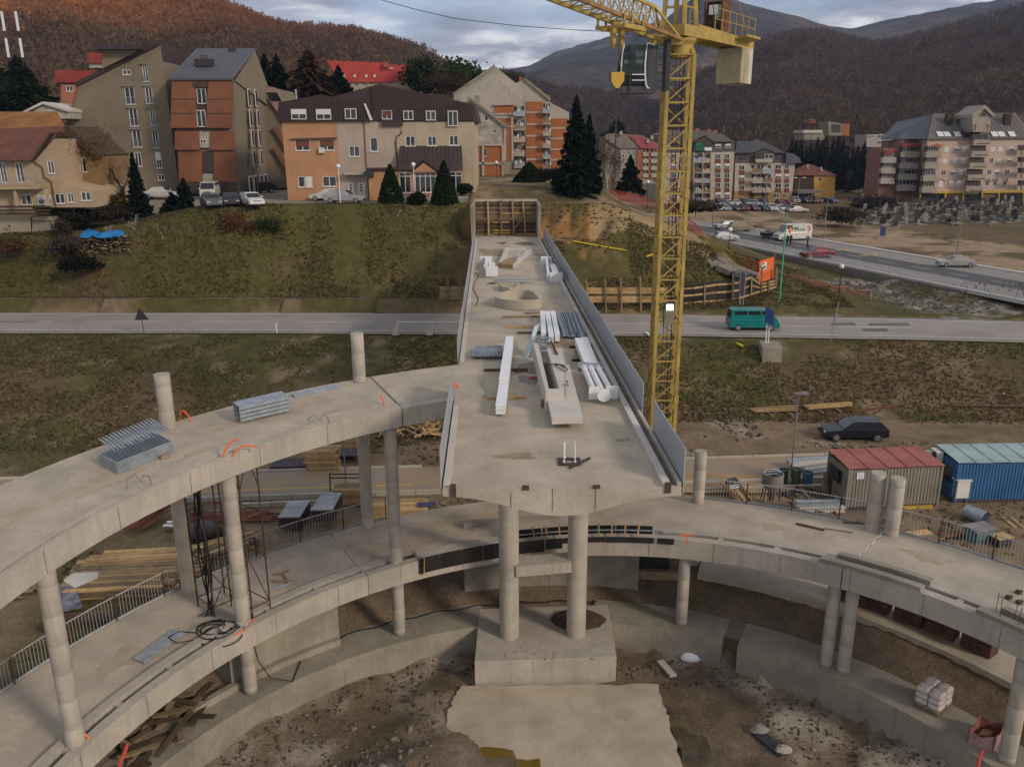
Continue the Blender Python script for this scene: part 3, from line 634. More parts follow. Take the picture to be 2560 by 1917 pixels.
# three white tubes with square base plates
for i,(a,c_,w_)in enumerate((((1320,1215),(1412,1430),0),((1378,1220),(1490,1450),1),((1440,1220),(1555,1425),0))):
 pa,pc=DK('F',*a,.42),DK('F',*c_,.42)
 t=thing('tube_post','white steel tube with end plates lying by the right kerb, '+['left','middle','right'][i]+' one of three','steel post',pa-(0,0,.4),'white tube posts');d=unit(pc-pa)
 b=MB();b.tube(pa,pc,.13,16);b.obj('tube',white_paint,t,smooth=False)
 b=MB()
 if w_:b.tube(pc,pc+d*.04,.30,8)
 else:b.bar(pc,pc+d*.04,.50,.56)
 b.obj('base_plate',white_paint,t)
 b=MB();b.bar(pa,pa-d*.03,.5,.45);b.obj('head_plate',galv,t)
 for s_ in(-1,1):
  sd=np.array([d[1],-d[0],0])*s_;b=MB();b.ext([pa+sd*.12,pa+sd*.24,pa+d*.35+sd*.12],(0,0,.02));b.obj('stiffener',white_paint,t)
  # long stack of white beams
t=dthing('beam_stack','long narrow stack of white steel beams lying on timbers left of the concrete trough','steel beam','F',670,1300)
a,c_=DK('F',710,1045,.12),DK('F',632,1608,.12)
for i in range(3):
 b=MB();ibeam(b,a+(0,0,.19*i),c_+(0,0,.19*i)-(c_-a)*(.0 if i<2 else.27),.40,.18);b.obj('beam',white_paint,t)
 # precast trough with loose slab
t=dthing('precast_trough','long concrete trough of precast walls in the middle of the deck','concrete trough','F',1050,1300)
b=MB();dpoly(b,'F',[(905,1020),(945,1022),(1035,1398),(1003,1398)],.95);b.obj('side_wall',concrete_light,t)
b=MB();dpoly(b,'F',[(1018,1060),(1140,1070),(1165,1190),(1165,1392),(1118,1392)],.95);b.obj('side_wall',concrete_light,t)
b=MB();dpoly(b,'F',[(1003,1398),(1165,1392),(1162,1412),(1008,1418)],.95);b.obj('end_wall',concrete_light,t)
b=MB();dpoly(b,'F',[(945,1022),(1018,1060),(1118,1392),(1035,1398)],.12,.02);b.obj('floor',groove,t)
t=tag(MB().path([DK('F',x,y,1.0)for x,y in((1035,1195),(1090,1190),(1150,1200),(1190,1240),(1170,1252),(1110,1220),(1080,1195),(1130,1198),(1185,1230))],.022,5).obj('cable',cable_black),'black cable lying in loops on the concrete trough','cable')
b=MB();P=dpoly(b,'F',[(1020,1482),(1180,1462),(1225,1285),(1165,1195),(1240,1300),(1318,1632),(1060,1640)],.52,.26)
b=MB();dpoly(b,'F',[(1022,1478),(1170,1470),(1172,1200),(1200,1195),(1318,1632),(1060,1640)],.55,.30);slabo=tag(b.obj('precast_slab',concrete_light),'flat pale concrete slab propped on blocks at the near end of the trough','concrete slab')
for i,(x,y)in enumerate(((985,1545),(1160,1405),(1165,1440),(1250,1560))):
 b=MB();p=DK('F',x,y);b.box(p+(0,0,.14),(.16,.3,.26));tag(b.obj('wood_block',wood_old),['wood block at the left foot of the concrete trough','wood block on the front corner of the concrete trough','lower wood block at the front corner of the trough','wood block under the pale precast slab'][i],'wood block','wood blocks at the trough')
tag(MB().path([DK('F',x,y,1.05)for x,y in((1172,1330),(1190,1335),(1182,1370),(1200,1368))],.02,5).obj('steel_hook',rust_dark),'thin bent steel hook lying on top of the concrete trough','hook')
# round cage at the far end of the trough
t=dthing('mesh_basket','round steel mesh basket at the far end of the concrete trough','basket','F',970,1000);b=MB();c_=DK('F',972,985,.9)
for z in(0,-.5):b.path([c_+(.55*math.cos(a),.55*math.sin(a),z)for a in np.linspace(0,2*math.pi,17)],.03,5)
for a in np.linspace(0,2*math.pi,13)[:-1]:b.bar(c_+(.55*math.cos(a),.55*math.sin(a),0),c_+(.55*math.cos(a),.55*math.sin(a),-.9),.03)
for u in(-.3,-.1,.1,.3):b.bar(c_+(u,-.45,0),c_+(u,.45,0),.025)
b.obj('wire_cage',galv,t)
b=MB();p=[DK('F',850,1160,0.02),DK('F',830,1105,.02),DK('F',912,880,1.05),DK('F',955,862,1.05)]
b.ext([p[0],p[1],p[2],p[3]],(.03,.0,.02));tag(b.obj('plastic_sheet',mat('pale_blue',(0.42,0.52,0.56),rough=0.4,var=0.05,bump=0.02)),'pale blue panel leaning against the concrete trough','panel')
b=MB();b.path([DK('F',x,y,.04)for x,y in((868,1298),(900,1302),(940,1300),(905,1308),(880,1304),(945,1306))],.03,5);tag(b.obj('red_strap',red_paint),'red strap lying on the deck left of the concrete trough','strap')
b=MB();b.tube(DK('F',1055,1010,1.0),DK('F',1100,1110,1.0),.06,8);tag(b.obj('steel_pipe',rust_dark),'dark steel pipe resting on the right wall of the trough','pipe')
# bundle of galvanised gratings on the deck
t=dthing('grating_bundle','bundle of blue-grey steel gratings lying on the left of the deck','grating bundle','F',530,1100)
for j in range(3):
 P=[DK('F',x,y,.07*j+.1)for x,y in((402+6*j,1130-4*j),(652,1128-4*j),(645,1062-10*j),(412+10*j,1068-10*j))];b=MB()
 for i in range(4):b.bar(P[i],P[(i+1)%4],.05,.06)
 for i in range(1,18):u=i/18;b.bar(P[0]*(1-u)+P[1]*u,P[3]*(1-u)+P[2]*u,.03,.05)
 b.obj('grating',galv,t)
b=MB();
for i in range(9):
 x=430+22*i;b.bar(DK('F',x,1120,.3),DK('F',x+10,1050,.45),.03);b.bar(DK('F',x+22,1120,.3),DK('F',x+10,1050,.45),.03)
b.obj('lattice_girder',galv,t)
# anchor plate with four rods and a loose bar near the deck end
t=dthing('anchor_plate','small steel plate with a round hole and four upright rods near the deck end','anchor plate','G',1000,700);b=MB()
pl=[DK('G',x,y,.05)for x,y in((965,714),(1042,714),(1036,680),(970,680))];c_=sum(pl)/4;n=16;inn=[];out=[]
for i in range(n):
 a=2*math.pi*i/n;inn.append(c_+(.16*math.cos(a),.16*math.sin(a),0));u,v_=math.cos(a),math.sin(a);k_=1/max(abs(u),abs(v_));out.append(c_+(.40*u*k_,.36*v_*k_,0))
for i in range(n):j=(i+1)%n;b.quad(out[i],out[j],inn[j],inn[i])
b.obj('plate',rust_dark,t)
for x,y,h in((966,714,.75),(1042,714,.68),(970,682,.66),(1038,682,.68)):
 b=MB();p=DK('G',x,y);b.tube(p,p+(0,0,h),.022,6);b.tube(p+(0,0,.04),p+(0,0,.09),.05,6);b.obj('rod',white_paint,t)
b=MB();b.bar(DK('G',1005,742,.05),DK('G',1145,675,.05),.07);tag(b.obj('steel_bar',rust_dark),'dark square bar lying beside the anchor plate at the deck end','bar')
# wet stains on the deck
wetm=mat('wet_concrete',(0.17,0.125,0.085),rough=0.45,var=0.12,scale=1.5,bump=0.04);wetb=mat('damp_concrete',(0.31,0.235,0.15),rough=0.8,var=0.15,scale=1.2,bump=0.05)
for i,(k,x,y,rx_,ry_,m_)in enumerate((('F',860,1230,.55,1.2,wetm),('F',890,1320,.6,.8,wetm),('k',1180,715,1.1,1.3,wetm),('k',860,705,.5,.8,wetm),('k',1400,870,.6,1.2,wetb),('k',760,830,1.3,3.0,wetb),('F',1140,1020,1.0,1.2,wetb),('F',1310,1120,.5,.8,wetb),('G',380,150,.0,.0,wetb),('k',560,1170,.9,.8,wetb),('G',640,660,.6,.4,wetb),('G',1380,550,.25,.18,wetb))):
 if not rx_:continue
 p=DK(k,x,y,.005);b=MB();q_=blob(p[0],p[1],rx_,ry_,0,30,.35,seed=i+3);b.quad(*[(u[0],u[1],DZ(u[1])+.005)for u in q_]);b.obj('damp_stain',m_,deck)
 # ---- ramps
def up_pt(k,x,y,dz=0.0):
 d=ray(k,x,y);p=CAM+d*1e-9;z=10.0
 for _ in range(6):p=CAM+d*((z+dz-21)/d[2]);z=zup(math.degrees(math.atan2(p[1]-CY,p[0]-CX)))
 return p
def lo_pt(k,x,y,dz=0.0):
 d=ray(k,x,y);z=3.0
 for _ in range(6):p=CAM+d*((z+dz-21)/d[2]);z=zlow(math.degrees(math.atan2(p[1]-CY,p[0]-CX)))
 return p
 # bundle of lattice gratings, upper ramp left
t=thing('grating_bundle','thick bundle of galvanised lattice gratings on the upper ramp, nearest the left edge','grating bundle',up_pt('H',900,1100))
ca,cb=up_pt('H',815,1190,.06),up_pt('H',1190,1040,.06);cc=up_pt('H',1060,920,.35);cdp=up_pt('H',685,1075,.35)
for j in range(5):
 b=MB();z=np.array((0,0,.09*j));P=[ca+z,cb+z,np.array((cc[0],cc[1],cb[2]))+z,np.array((cdp[0],cdp[1],ca[2]))+z]
 for i in range(4):b.bar(P[i],P[(i+1)%4],.06,.075)
 for i in range(1,22):u=i/22;b.bar(P[0]*(1-u)+P[1]*u,P[3]*(1-u)+P[2]*u,.035,.06)
 b.obj('grating',galv,t)
b=MB();P=[p+(0,0,.48)for p in P]
for i in range(16):
 u0,u1=i/16,(i+1)/16;um=(u0+u1)/2;lo0=P[0]*(1-u0)+P[1]*u0;hi_=P[3]*(1-um)+P[2]*um+(0,0,.12);lo1=P[0]*(1-u1)+P[1]*u1
 b.bar(lo0,hi_,.035);b.bar(lo1,hi_,.035)
kind(b.obj('lattice_bars',galv,t),'stuff')
b=MB();p=up_pt('H',1140,1080);b.box(p+(0,0,.05),(.3,.5,.1),.4);b.obj('wood_block',wood_old,t)
# stack of galvanised channels, upper ramp
t=thing('channel_stack','stack of galvanised steel channels on the upper ramp, below the left edge of the road','steel channel',up_pt('I',450,660))
ca,cb=up_pt('I',280,705,.08),up_pt('I',622,625,.08);n_=unit(np.cross((0,0,1),cb-ca))
for j in range(4):
 b=MB();z=np.array((0,0,.17*j))
 b.bar(ca+n_*.45+z+(0,0,.13),cb+n_*.45+z+(0,0,.13),.95,.03);b.bar(ca+z+(0,0,.07),cb+z+(0,0,.07),.04,.12);b.bar(ca+n_*.9+z+(0,0,.07),cb+n_*.9+z+(0,0,.07),.04,.12);b.obj('channel',galv,t)
for x,y in((385,685),(540,645)):
 p=up_pt('I',x,y);b=MB();b.box(p+(0,0,.04)+n_*.4,(.12,1.0,.09),.25);b.obj('wood_block',wood_old,t)
b=MB();b.bar(up_pt('I',640,520,.05),up_pt('I',960,452,.05),.45,.09);tag(b.obj('steel_channel',galv),'single galvanised channel at the outer edge of the upper ramp','steel channel','galvanised channels')
# orange cable ducts sticking out of the concrete
def duct(label,pts,r_=.036):b=MB();b.path(pts,r_,7);return tag(b.obj('cable_duct',orange_tube),label,'duct','orange cable ducts')
p=up_pt('H',1535,1095);duct('orange duct on the upper ramp above the scaffold, left one',[p,p+(.12,.1,.35),p+(.35,.25,.62),p+(.55,.3,.68)])
p=up_pt('H',1605,1078);duct('orange duct on the upper ramp above the scaffold, right one',[p,p+(.1,.1,.2),p+(.4,.2,.36),p+(.75,.3,.3),p+(.85,.3,.2)])
p=up_pt('H',1245,835);duct('orange duct at the foot of the left column stub',[p,p+(.02,.05,.35),p+(.15,.05,.45),p+(.4,-.05,.25),p+(.5,-.1,.0)])
p=up_pt('I',1270,588);duct('red duct near the joint of the upper ramp',[p,p+(-.02,.1,.15),p+(-.15,.2,.42)],.035)
p=DK('I',1755,480);duct('red and black duct at the corner of the deck and the upper ramp',[p,p+(.05,.1,.2),p+(-.15,.2,.35),p+(.2,.2,.1)],.045)
for i,(k,x,y)in enumerate((('K',1100,1000),)):pass
p=lo_pt('L',1040,275,.25);duct('red duct on the kerb of the lower ramp, right of the pier',[p,p+(.0,.05,.3),p+(-.3,.1,.42),p+(.3,.1,.45)],.03)
p=lo_pt('J',1640,740,.2);duct('thin orange hose at the foot of the scaffold column',[p+(-.3,-.3,.0),p,p+(.2,.1,.3),p+(.5,.1,.5)],.03)
p=lo_pt('J',500,1440,.3);duct('thin orange hose at the foot of the nearest left column',[p,p+(.35,.0,.05),p+(.6,-.1,-.2),p+(.35,-.05,.15)],.035)
wirem=mat('wire',(0.11,0.10,0.095),rough=0.6,var=0.1,bump=0)
for k,x,y,lab in(('H',875,1300,'thin wire loop on the upper ramp kerb, near the left edge'),('I',745,735,'tangle of thin wire on the upper ramp kerb')):
 p=up_pt(k,x,y);b=MB();b.path([p,p+(.05,.0,.35),p+(.3,.1,.5),p+(.5,.1,.2),p+(.6,.1,.45),p+(.8,.1,.4),p+(.85,.1,0)],.015,5);tag(b.obj('wire_loop',wirem),lab,'wire')
 # steel tubes on the lower ramp
t=thing('tube_bundle','flat bundle of grey steel tubes lying on the lower ramp','steel tubes',lo_pt('J',1050,840))
a0,a1=lo_pt('J',895,932,.06),lo_pt('J',1165,735,.06);s=unit(np.cross(a1-a0,(0,0,1)))
for i in range(6):b=MB();b.tube(a0+s*.11*i,a1+s*.11*i,.05,8);b.obj('tube',galv,t)
# timber strips and bars on the right part of the lower ramp
for k,a,c_,m_,lab in(('N',(748,922),(928,962),wood_dark,'dark timber bar lying on the lower ramp, right of the bridge'),('N',(930,952),(1112,980),rust_dark,'thin steel rod lying beside the dark bar on the lower ramp'),('N',(455,1075),(572,1094),wood_dark,'thin dark lath on the lower ramp near the kerb'),('N',(1045,910),(1340,925),wood_old,'brown board at the feet of the twin column stubs')):
 b=MB();b.bar(lo_pt(k,*a,.05),lo_pt(k,*c_,.05),.12 if m_!=rust_dark else.03,.07 if m_!=rust_dark else.03);tag(b.obj('timber_bar',m_),lab,'bar')
b=MB();b.ext([lo_pt('N',x,y,.01)for x,y in((402,1072),(462,1075),(468,1035),(405,1030))],(0,0,.05));tag(b.obj('plywood_board',wood_new),'small square of plywood on the lower ramp','board')
for i,(x,y)in enumerate(((1885,388),(1812,426),(1890,462))):
 p=lo_pt('M',x,y);b=MB();b.lathe([(.02,0),(.13,.02),(.10,.12),(.03,.16)],p,7);b.box(p+(.1,.05,.05),(.2,.1,.08),.5);tag(b.obj('clamp',rust_dark),['farthest','middle','nearest'][i]+' of three dark metal clamps at the right end of the lower ramp','clamp','metal clamps')
 # starter bars at the right end of the beam
for i in range(7):
 th=29.5-1.1*i;b=MB();p=pol(RI+(.15 if i%2 else.45),th,zlow(th)+.2);b.tube(p,p+(.05*rnd.random(),.03,.75+.25*rnd.random()),.012,5);b.obj('starter_bar',rust_dark,lowr)
 # black formwork left between kerb and beam near the pier
def fw(th0,th1,r,z0,z1,name='formwork_panel',m=black_film):
 return sweep(name,[(r,z0),(r+.03,z0),(r+.03,z1),(r,z1)],zlow,th0,th1,m,fwt,1.0)
fwt=thing('kerb_formwork','black formwork panels fixed to the unfinished kerb of the lower ramp behind the pier','formwork',pol(RI,93,zlow(93)))
e=np.linspace(98.6,112.2,5)
for a,c_ in zip(e[:-1],e[1:]):fw(a+.05,c_-.05,RI-.05,-.42,.34)
fw(112.3,113.2,RI+.45,-.3,.34)
for a,c_,z0 in((89.6,92.2,-.25),(92.4,98.5,-.35),(83,89.5,.0),(75.5,82.9,-.02),(72.5,75.0,-.02)):fw(a,c_,RI-.05,z0,.26)
for a,c_ in((87,92.5),(92.7,98.5),(81.5,86.9),(76,81.4)):fw(a,c_,18.0,.0,.42)
sweep('kerb_top',[(RI-.02,.24),(17.95,.24),(17.95,.30),(RI-.02,.30)],zlow,99,112,concrete,fwt)
for th in(78,80,82,84,86.5,90,92,94):
 b=MB();b.bar(pol(RI-.1,th,zlow(th)+.36),pol(18.1,th,zlow(th)+.5),.07,.05);b.obj('cross_batten',wood_new,fwt)
b=MB();b.path([pol(RI+.35,th,zlow(th)+.42)for th in np.linspace(76,98,12)],.03,5);b.obj('clamp_rail',galv,fwt)
b=MB();b.bar(pol(RI-.1,111.4,zlow(111)-.45),pol(RI-.1,111.3,zlow(111)+.45),.2,.04);b.obj('yellow_prop',crane_yellow,fwt)
# ---- tower crane
CRY=42.5;MW=1.22
_m=V('O',348,1150,CRY-MW/2);CRX=float(_m[0])
ZS=float(V('D',1215,462,CRY)[2])
crane=thing('tower_crane','yellow lattice tower crane standing beside the bridge','crane',(CRX,CRY,0))
hw=MW/2
b=MB();b.box((CRX,CRY,-.1),(4.2,4.2,.6));b.obj('base_block',concrete,crane)
for sx in(-1,1):
 for sy in(-1,1):
  b=MB();b.box((CRX+sx*hw,CRY+sy*hw,(ZS+.2)/2),(.17,.17,ZS-.2));b.obj('leg',crane_yellow,crane)
pan=1.07;npan=int((ZS-.3)/pan);z0=ZS-npan*pan
def share(o,loc,rz=0,par=crane):
 c=bpy.data.objects.new(o.name,o.data);C.objects.link(c);adopt(c,par);c.location=loc;c.rotation_euler=(0,0,rz);return c
b=MB();b.bar((-hw,-hw,0),(hw,-hw,0),.075);hb=b.obj('brace',crane_yellow)
b=MB();b.bar((-hw,-hw,0),(hw,-hw,pan),.06);db=b.obj('brace',crane_yellow)
for i in range(npan+1):
 for a in range(4):share(hb,(CRX,CRY,z0+i*pan),a*math.pi/2)
 if i<npan:
  for a in range(4):share(db,(CRX,CRY,z0+i*pan),a*math.pi/2)
for o in(hb,db):bpy.data.objects.remove(o)
b=MB();
for x in(-.1,.1):b.bar((CRX+x,CRY+.1,.4),(CRX+x,CRY+.1,ZS),.03)
z=.5
while z<ZS:b.bar((CRX-.1,CRY+.1,z),(CRX+.1,CRY+.1,z),.02);z+=.3
kind(b.obj('ladder',rust_dark,crane),'stuff')
b=MB();b.path([(CRX+.25+.06*math.sin(z*1.3),CRY-.1+.05*math.cos(z),z)for z in np.arange(.5,ZS,.8)],.035,5);b.obj('power_cable',cable_black,crane)
for th in(1.0,):
 for zz in(z0+6*pan,z0+16*pan):
  for sx in(-1,1):
   for sy in(-1,1):b=MB();b.box((CRX+sx*hw,CRY+sy*hw,zz),(.24,.24,.4));b.obj('joint_sleeve',crane_yellow,crane)
   # slewing part
b=MB();b.lathe([(.60,ZS-.12),(.64,ZS),(.66,ZS+.45),(.78,ZS+.62),(.78,ZS+.74),(.70,ZS+.76)],(CRX,CRY,0),24);b.obj('slewing_ring',crane_yellow,crane)
for sx in(-1,1):
 for sy in(-1,1):b=MB();b.ext([(CRX+sx*hw-.1,CRY+sy*hw,ZS+.02),(CRX+sx*hw+.1,CRY+sy*hw,ZS+.02),(CRX+sx*.42+.08,CRY+sy*.42,ZS+.5),(CRX+sx*.42-.08,CRY+sy*.42,ZS+.5)],(0,.06,0));b.obj('gusset',crane_yellow,crane)
JD=unit((-.6,-.8,0));JN=np.array((-.8,.6,0.));ZB=ZS+.78
def cr(u,n,z):return np.array((CRX,CRY,0.))+JD*u+JN*n+(0,0,z)
b=MB();b.ext([cr(-.95,-.7,ZB),cr(1.0,-.7,ZB),cr(1.0,.7,ZB),cr(-.95,.7,ZB)],(0,0,.5));b.obj('turntable',crane_yellow,crane)
A=V('f',1430,430,CRY-.6);dr=ray('f',400,20);M_=np.array([[dr[0],-JD[0]],[dr[1],-JD[1]]]);tt=np.linalg.solve(M_,A[:2]);Bp=CAM+dr*tt[0]
tilt=(Bp[2]-A[2])/np.linalg.norm((Bp-A)[:2]);JZ=lambda u:A[2]+tilt*(u-.9)
jw,jh,JL=1.05,1.10,34.0
nn=float((A-cr(0,0,0))[:2]@JN[:2])
for n_ in(nn,nn+jw):
 b=MB();b.bar(cr(.9,n_,JZ(.9)),cr(JL,n_,JZ(JL)),.13,.15);b.obj('bottom_chord',mat('crane_rusty',(0.30,0.17,0.06),rough=.75,var=.2,scale=1.5,bump=.05,col2=(.17,.08,.035))if n_==nn else crane_yellow,crane)
nm=nn+jw/2
b=MB();b.bar(cr(2.6,nm,JZ(2.6)+jh),cr(JL,nm,JZ(JL)+jh),.12,.12);b.obj('top_chord',crane_yellow,crane)
st=.78;us_=np.arange(1.0,JL-st,st)
def jbar(p,q_,w_=.05):b=MB();b.bar(p,q_,w_);b.obj('jib_brace',crane_yellow,crane)
for n_ in(nn,nn+jw):jbar(cr(.95,n_,JZ(.95)),cr(2.6,nm,JZ(2.6)+jh),.09)
for i,u in enumerate(us_):
 if u>20:break
 n0,n1=(nn,nn+jw)if i%2 else(nn+jw,nn);jbar(cr(u,nn,JZ(u)),cr(u,nn+jw,JZ(u)),.045);jbar(cr(u,n0,JZ(u)),cr(u+st,n1,JZ(u+st)),.04)
 if u>2.0:
  for n_ in(nn,nn+jw):
   jbar(cr(u,n_,JZ(u)),cr(u+st/2,nm,JZ(u+st/2)+jh),.045);jbar(cr(u+st,n_,JZ(u+st)),cr(u+st/2,nm,JZ(u+st/2)+jh),.045)
b=MB();b.bar(cr(5.3,nm,JZ(5.3)+jh+.25),cr(7.2,nm,JZ(7.2)+jh+.3),.42,.42);b.obj('winch_housing',crane_yellow,crane)
# tower head
ph=[]
for u,n_,u2,n2 in((.75,-.55,.25,-.12),(.75,.55,.25,.12),(-.55,-.55,.0,-.12),(-.55,.55,.0,.12)):
 b=MB();b.bar(cr(u,n_,ZB+.4),cr(u2,n2,ZB+8.5),.2,.2);b.obj('head_post',crane_yellow,crane)
for h in(.9,2.2,3.6,5.2):
 k_=1-h/10;b=MB();b.bar(cr(.72*k_,-.53*k_,ZB+.4+h),cr(.72*k_,.53*k_,ZB+.4+h),.1);b.obj('head_brace',crane_yellow,crane)
 b=MB();b.bar(cr(-.5*k_,-.53*k_,ZB+.4+h),cr(.72*k_,-.53*k_,ZB+.4+h),.08);b.obj('head_brace',crane_yellow,crane)
 # counter jib
CJ=-7.6
for n_ in(-.62,.62):
 b=MB();b.ext([cr(-.6,n_-.06,ZB+.02),cr(CJ,n_-.06,ZB+.02),cr(CJ,n_-.06,ZB+.46),cr(-.6,n_-.06,ZB+.62)],tuple(JN*.12));b.obj('counter_jib_beam',crane_yellow,crane)
for u in np.linspace(-1.4,CJ+.1,6):b=MB();b.bar(cr(u,-.56,ZB+.12),cr(u,.56,ZB+.12),.12,.1);b.obj('counter_jib_tie',crane_yellow,crane)
b=MB();b.ext([cr(-2.6,-.55,ZB+.48),cr(CJ,-.55,ZB+.48),cr(CJ,.55,ZB+.48),cr(-2.6,.55,ZB+.48)],(0,0,.04));b.obj('walkway',rust_dark,crane)
b=MB();b.ext([cr(-5.0,-.72,ZB+.3),cr(-6.9,-.72,ZB+.3),cr(-6.9,-1.3,ZB+.42),cr(-5.0,-1.3,ZB+.42)],(0,0,.12));b.obj('side_platform',crane_yellow,crane)
b=MB()
for n_ in(-.68,.68):
 for h in(.55,1.05):b.bar(cr(-2.4,n_,ZB+.5+h),cr(CJ,n_,ZB+.5+h),.03)
 for u in np.linspace(-2.4,CJ,7):b.bar(cr(u,n_,ZB+.45),cr(u,n_,ZB+1.55),.035)
for h in(.55,1.05):b.bar(cr(CJ,-.68,ZB+.5+h),cr(CJ,.68,ZB+.5+h),.03)
b.obj('guard_rail',crane_yellow,crane)
b=MB();b.ext([cr(-3.7,-.45,ZB+.52),cr(-4.5,-.45,ZB+.52),cr(-4.9,-.45,ZB+2.1),cr(-3.7,-.45,ZB+2.1)],tuple(JN*.08));b.ext([cr(-3.7,.45,ZB+.52),cr(-4.5,.45,ZB+.52),cr(-4.9,.45,ZB+2.1),cr(-3.7,.45,ZB+2.1)],tuple(JN*.08));b.bar(cr(-4.3,-.45,ZB+2.05),cr(-4.3,.5,ZB+2.05),.9,.06);b.obj('winch_frame',rust,crane)
b=MB();b.tube(cr(-4.1,-.4,ZB+1.0),cr(-4.1,.45,ZB+1.0),.32,14);b.obj('winch_drum',rust_dark,crane)
b=MB();b.bar(cr(-3.68,-.2,ZB+1.65),cr(-3.68,.25,ZB+1.65),.03,.45);b.obj('sign_plate',white_paint,crane)
for n_ in(-.6,.6):
 b=MB();b.tube(cr(CJ+.6,n_,ZB+.5),cr(0,n_*.2,ZB+8.5),.03,6);b.obj('tie_rod',crane_yellow,crane)
 b=MB();b.tube(cr(-3.2,n_*.7,ZB+.5),cr(0,n_*.2,ZB+8.5),.025,6);b.obj('tie_rod',rust_dark,crane)
cwm=mat('counterweight',(0.40,0.34,0.20),var=0.15,scale=1.2,bump=0.1,streak=.3)
for i in range(3):
 u=CJ+.30+i*.52;b=MB();b.ext([cr(u-.25,-.70,ZB-1.75),cr(u+.25,-.70,ZB-1.75),cr(u+.25,.70,ZB-1.75),cr(u-.25,.70,ZB-1.75)],(0,0,1.78));b.obj('counterweight_block',concrete_light if i==0 else cwm,crane,bevel=.02)
 # cab hanging left of the mast
glassm=mat('cab_glass',(0.03,0.055,0.055),rough=0.08,var=.3,scale=1.5,bump=0,spec=0.6,col2=(.008,.01,.01));cabm=mat('cab_grey',(0.055,0.055,0.06),rough=.5,var=.1,bump=.02)
YC=CRY-1.6
pTL,pBR,pBL=V('f',755,490,YC),V('f',1000,985,YC),V('f',740,985,YC)
x0,x1,xs_=V('f',745,700,YC)[0],V('f',1000,700,YC)[0],V('f',1105,700,YC)[0];zt_,zb_=pTL[2],pBR[2];dpt=1.5
b=MB();b.cube(x0,xs_,YC,YC+dpt,zb_-.02,zb_+.28);b.obj('cab_floor',cabm,crane)
b=MB();b.cube(x0+.02,xs_,YC,YC+dpt,zt_-.05,zt_+.05);b.obj('cab_roof',cabm,crane)
b=MB();b.cube(x0,x1+.1,YC+dpt-.05,YC+dpt,zb_+.25,zt_);b.obj('cab_back',cabm,crane)
b=MB();b.cube(xs_-.35,xs_,YC+.1,YC+dpt,zb_+.25,zt_);b.obj('cab_side',cabm,crane)
b=MB();b.ext([(x0-.04,YC-.06,zb_+.75),(x0-.02,YC,zt_-.05),(x1,YC,zt_-.05),(x1,YC-.06,zb_+.75)],(0,.03,0));b.obj('windscreen',glassm,crane)
b=MB();b.ext([(x0-.04,YC-.06,zb_+.73),(x0+.08,YC+.12,zb_+.28),(x1-.02,YC+.12,zb_+.28),(x1,YC-.06,zb_+.73)],(0,.03,0));b.obj('windscreen',glassm,crane)
for x_0,x_1,y_0,y_1 in((765,822,635,700),(892,975,628,692),(890,970,550,605)):
 b=MB();b.ext([V('f',x,y,YC-.035)for x,y in((x_0,y_1),(x_1,y_1),(x_1,y_0),(x_0,y_0))],(0,.004,0));b.obj('daylit_pane',mat('daylit_glass',(.10,.16,.16),rough=.1,var=.2,scale=2,bump=0),crane)  # pale panes on the windscreen paint the daylight seen through the cab
for a_,c_ in(((745,618),(995,612)),((742,705),(995,700)),((832,500),(826,980))):b=MB();b.bar(V('f',*a_,YC-.06),V('f',*c_,YC-.06),.05);b.obj('window_bar',dark_metal,crane)
b=MB();b.cube(x1+.01,xs_-.36,YC,YC+.03,zb_+.25,zt_-.05);b.obj('side_window',glassm,crane)
b=MB();b.cube(x0-.03,x0,YC,YC+dpt,zb_+.28,zt_-.05);b.obj('side_window',glassm,crane)
b=MB();b.path([V('f',x,y,YC-.1)for x,y in((1090,478),(1015,462),(1000,560),(990,690),(990,820),(1000,900),(1015,938),(1035,938))],.035,6);b.obj('cab_trim',white_paint,crane)
b=MB();b.path([V('f',x,y,YC-.08)for x,y in((775,465),(750,560),(738,680),(736,790))],.03,6);b.obj('cab_trim',white_paint,crane)
for y in(795,855):b=MB();b.bar(V('f',850,y,YC-.12),V('f',985,y,YC-.12),.04);b.obj('cab_guard',white_paint,crane)
b=MB();b.cube(x0+.5,x0+1.05,YC+.55,YC+1.15,zb_+.3,zb_+1.35);b.cube(x0+.5,x0+1.05,YC+.35,YC+.9,zb_+.3,zb_+.75);b.obj('cab_seat',dark_metal,crane)
b=MB();b.cube(x0+.95,x0+1.2,YC+.2,YC+.5,zb_+.3,zb_+.55);b.obj('cab_desk',white_paint,crane)
for x in(xs_+.1,xs_+.42):b=MB();b.cube(x-.03,x+.03,YC+.4,YC+.46,zb_,zt_+.5);b.obj('cab_hanger',cabm,crane)
for z in np.linspace(zb_+.2,zt_-.1,6):b=MB();b.bar((xs_+.0,YC+.43,z),(xs_+.55,YC+.43,z),.04);b.obj('cab_rung',cabm,crane)
b=MB();b.cube(xs_+.5,xs_+.7,YC+.2,YC+.9,zb_+.1,zt_+.3);b.obj('cab_cabinet',dark_metal,crane)
b=MB();b.cube(xs_-.2,CRX,YC+.6,YC+.9,zt_+.1,zt_+.35);b.obj('cab_bracket',crane_yellow,crane)
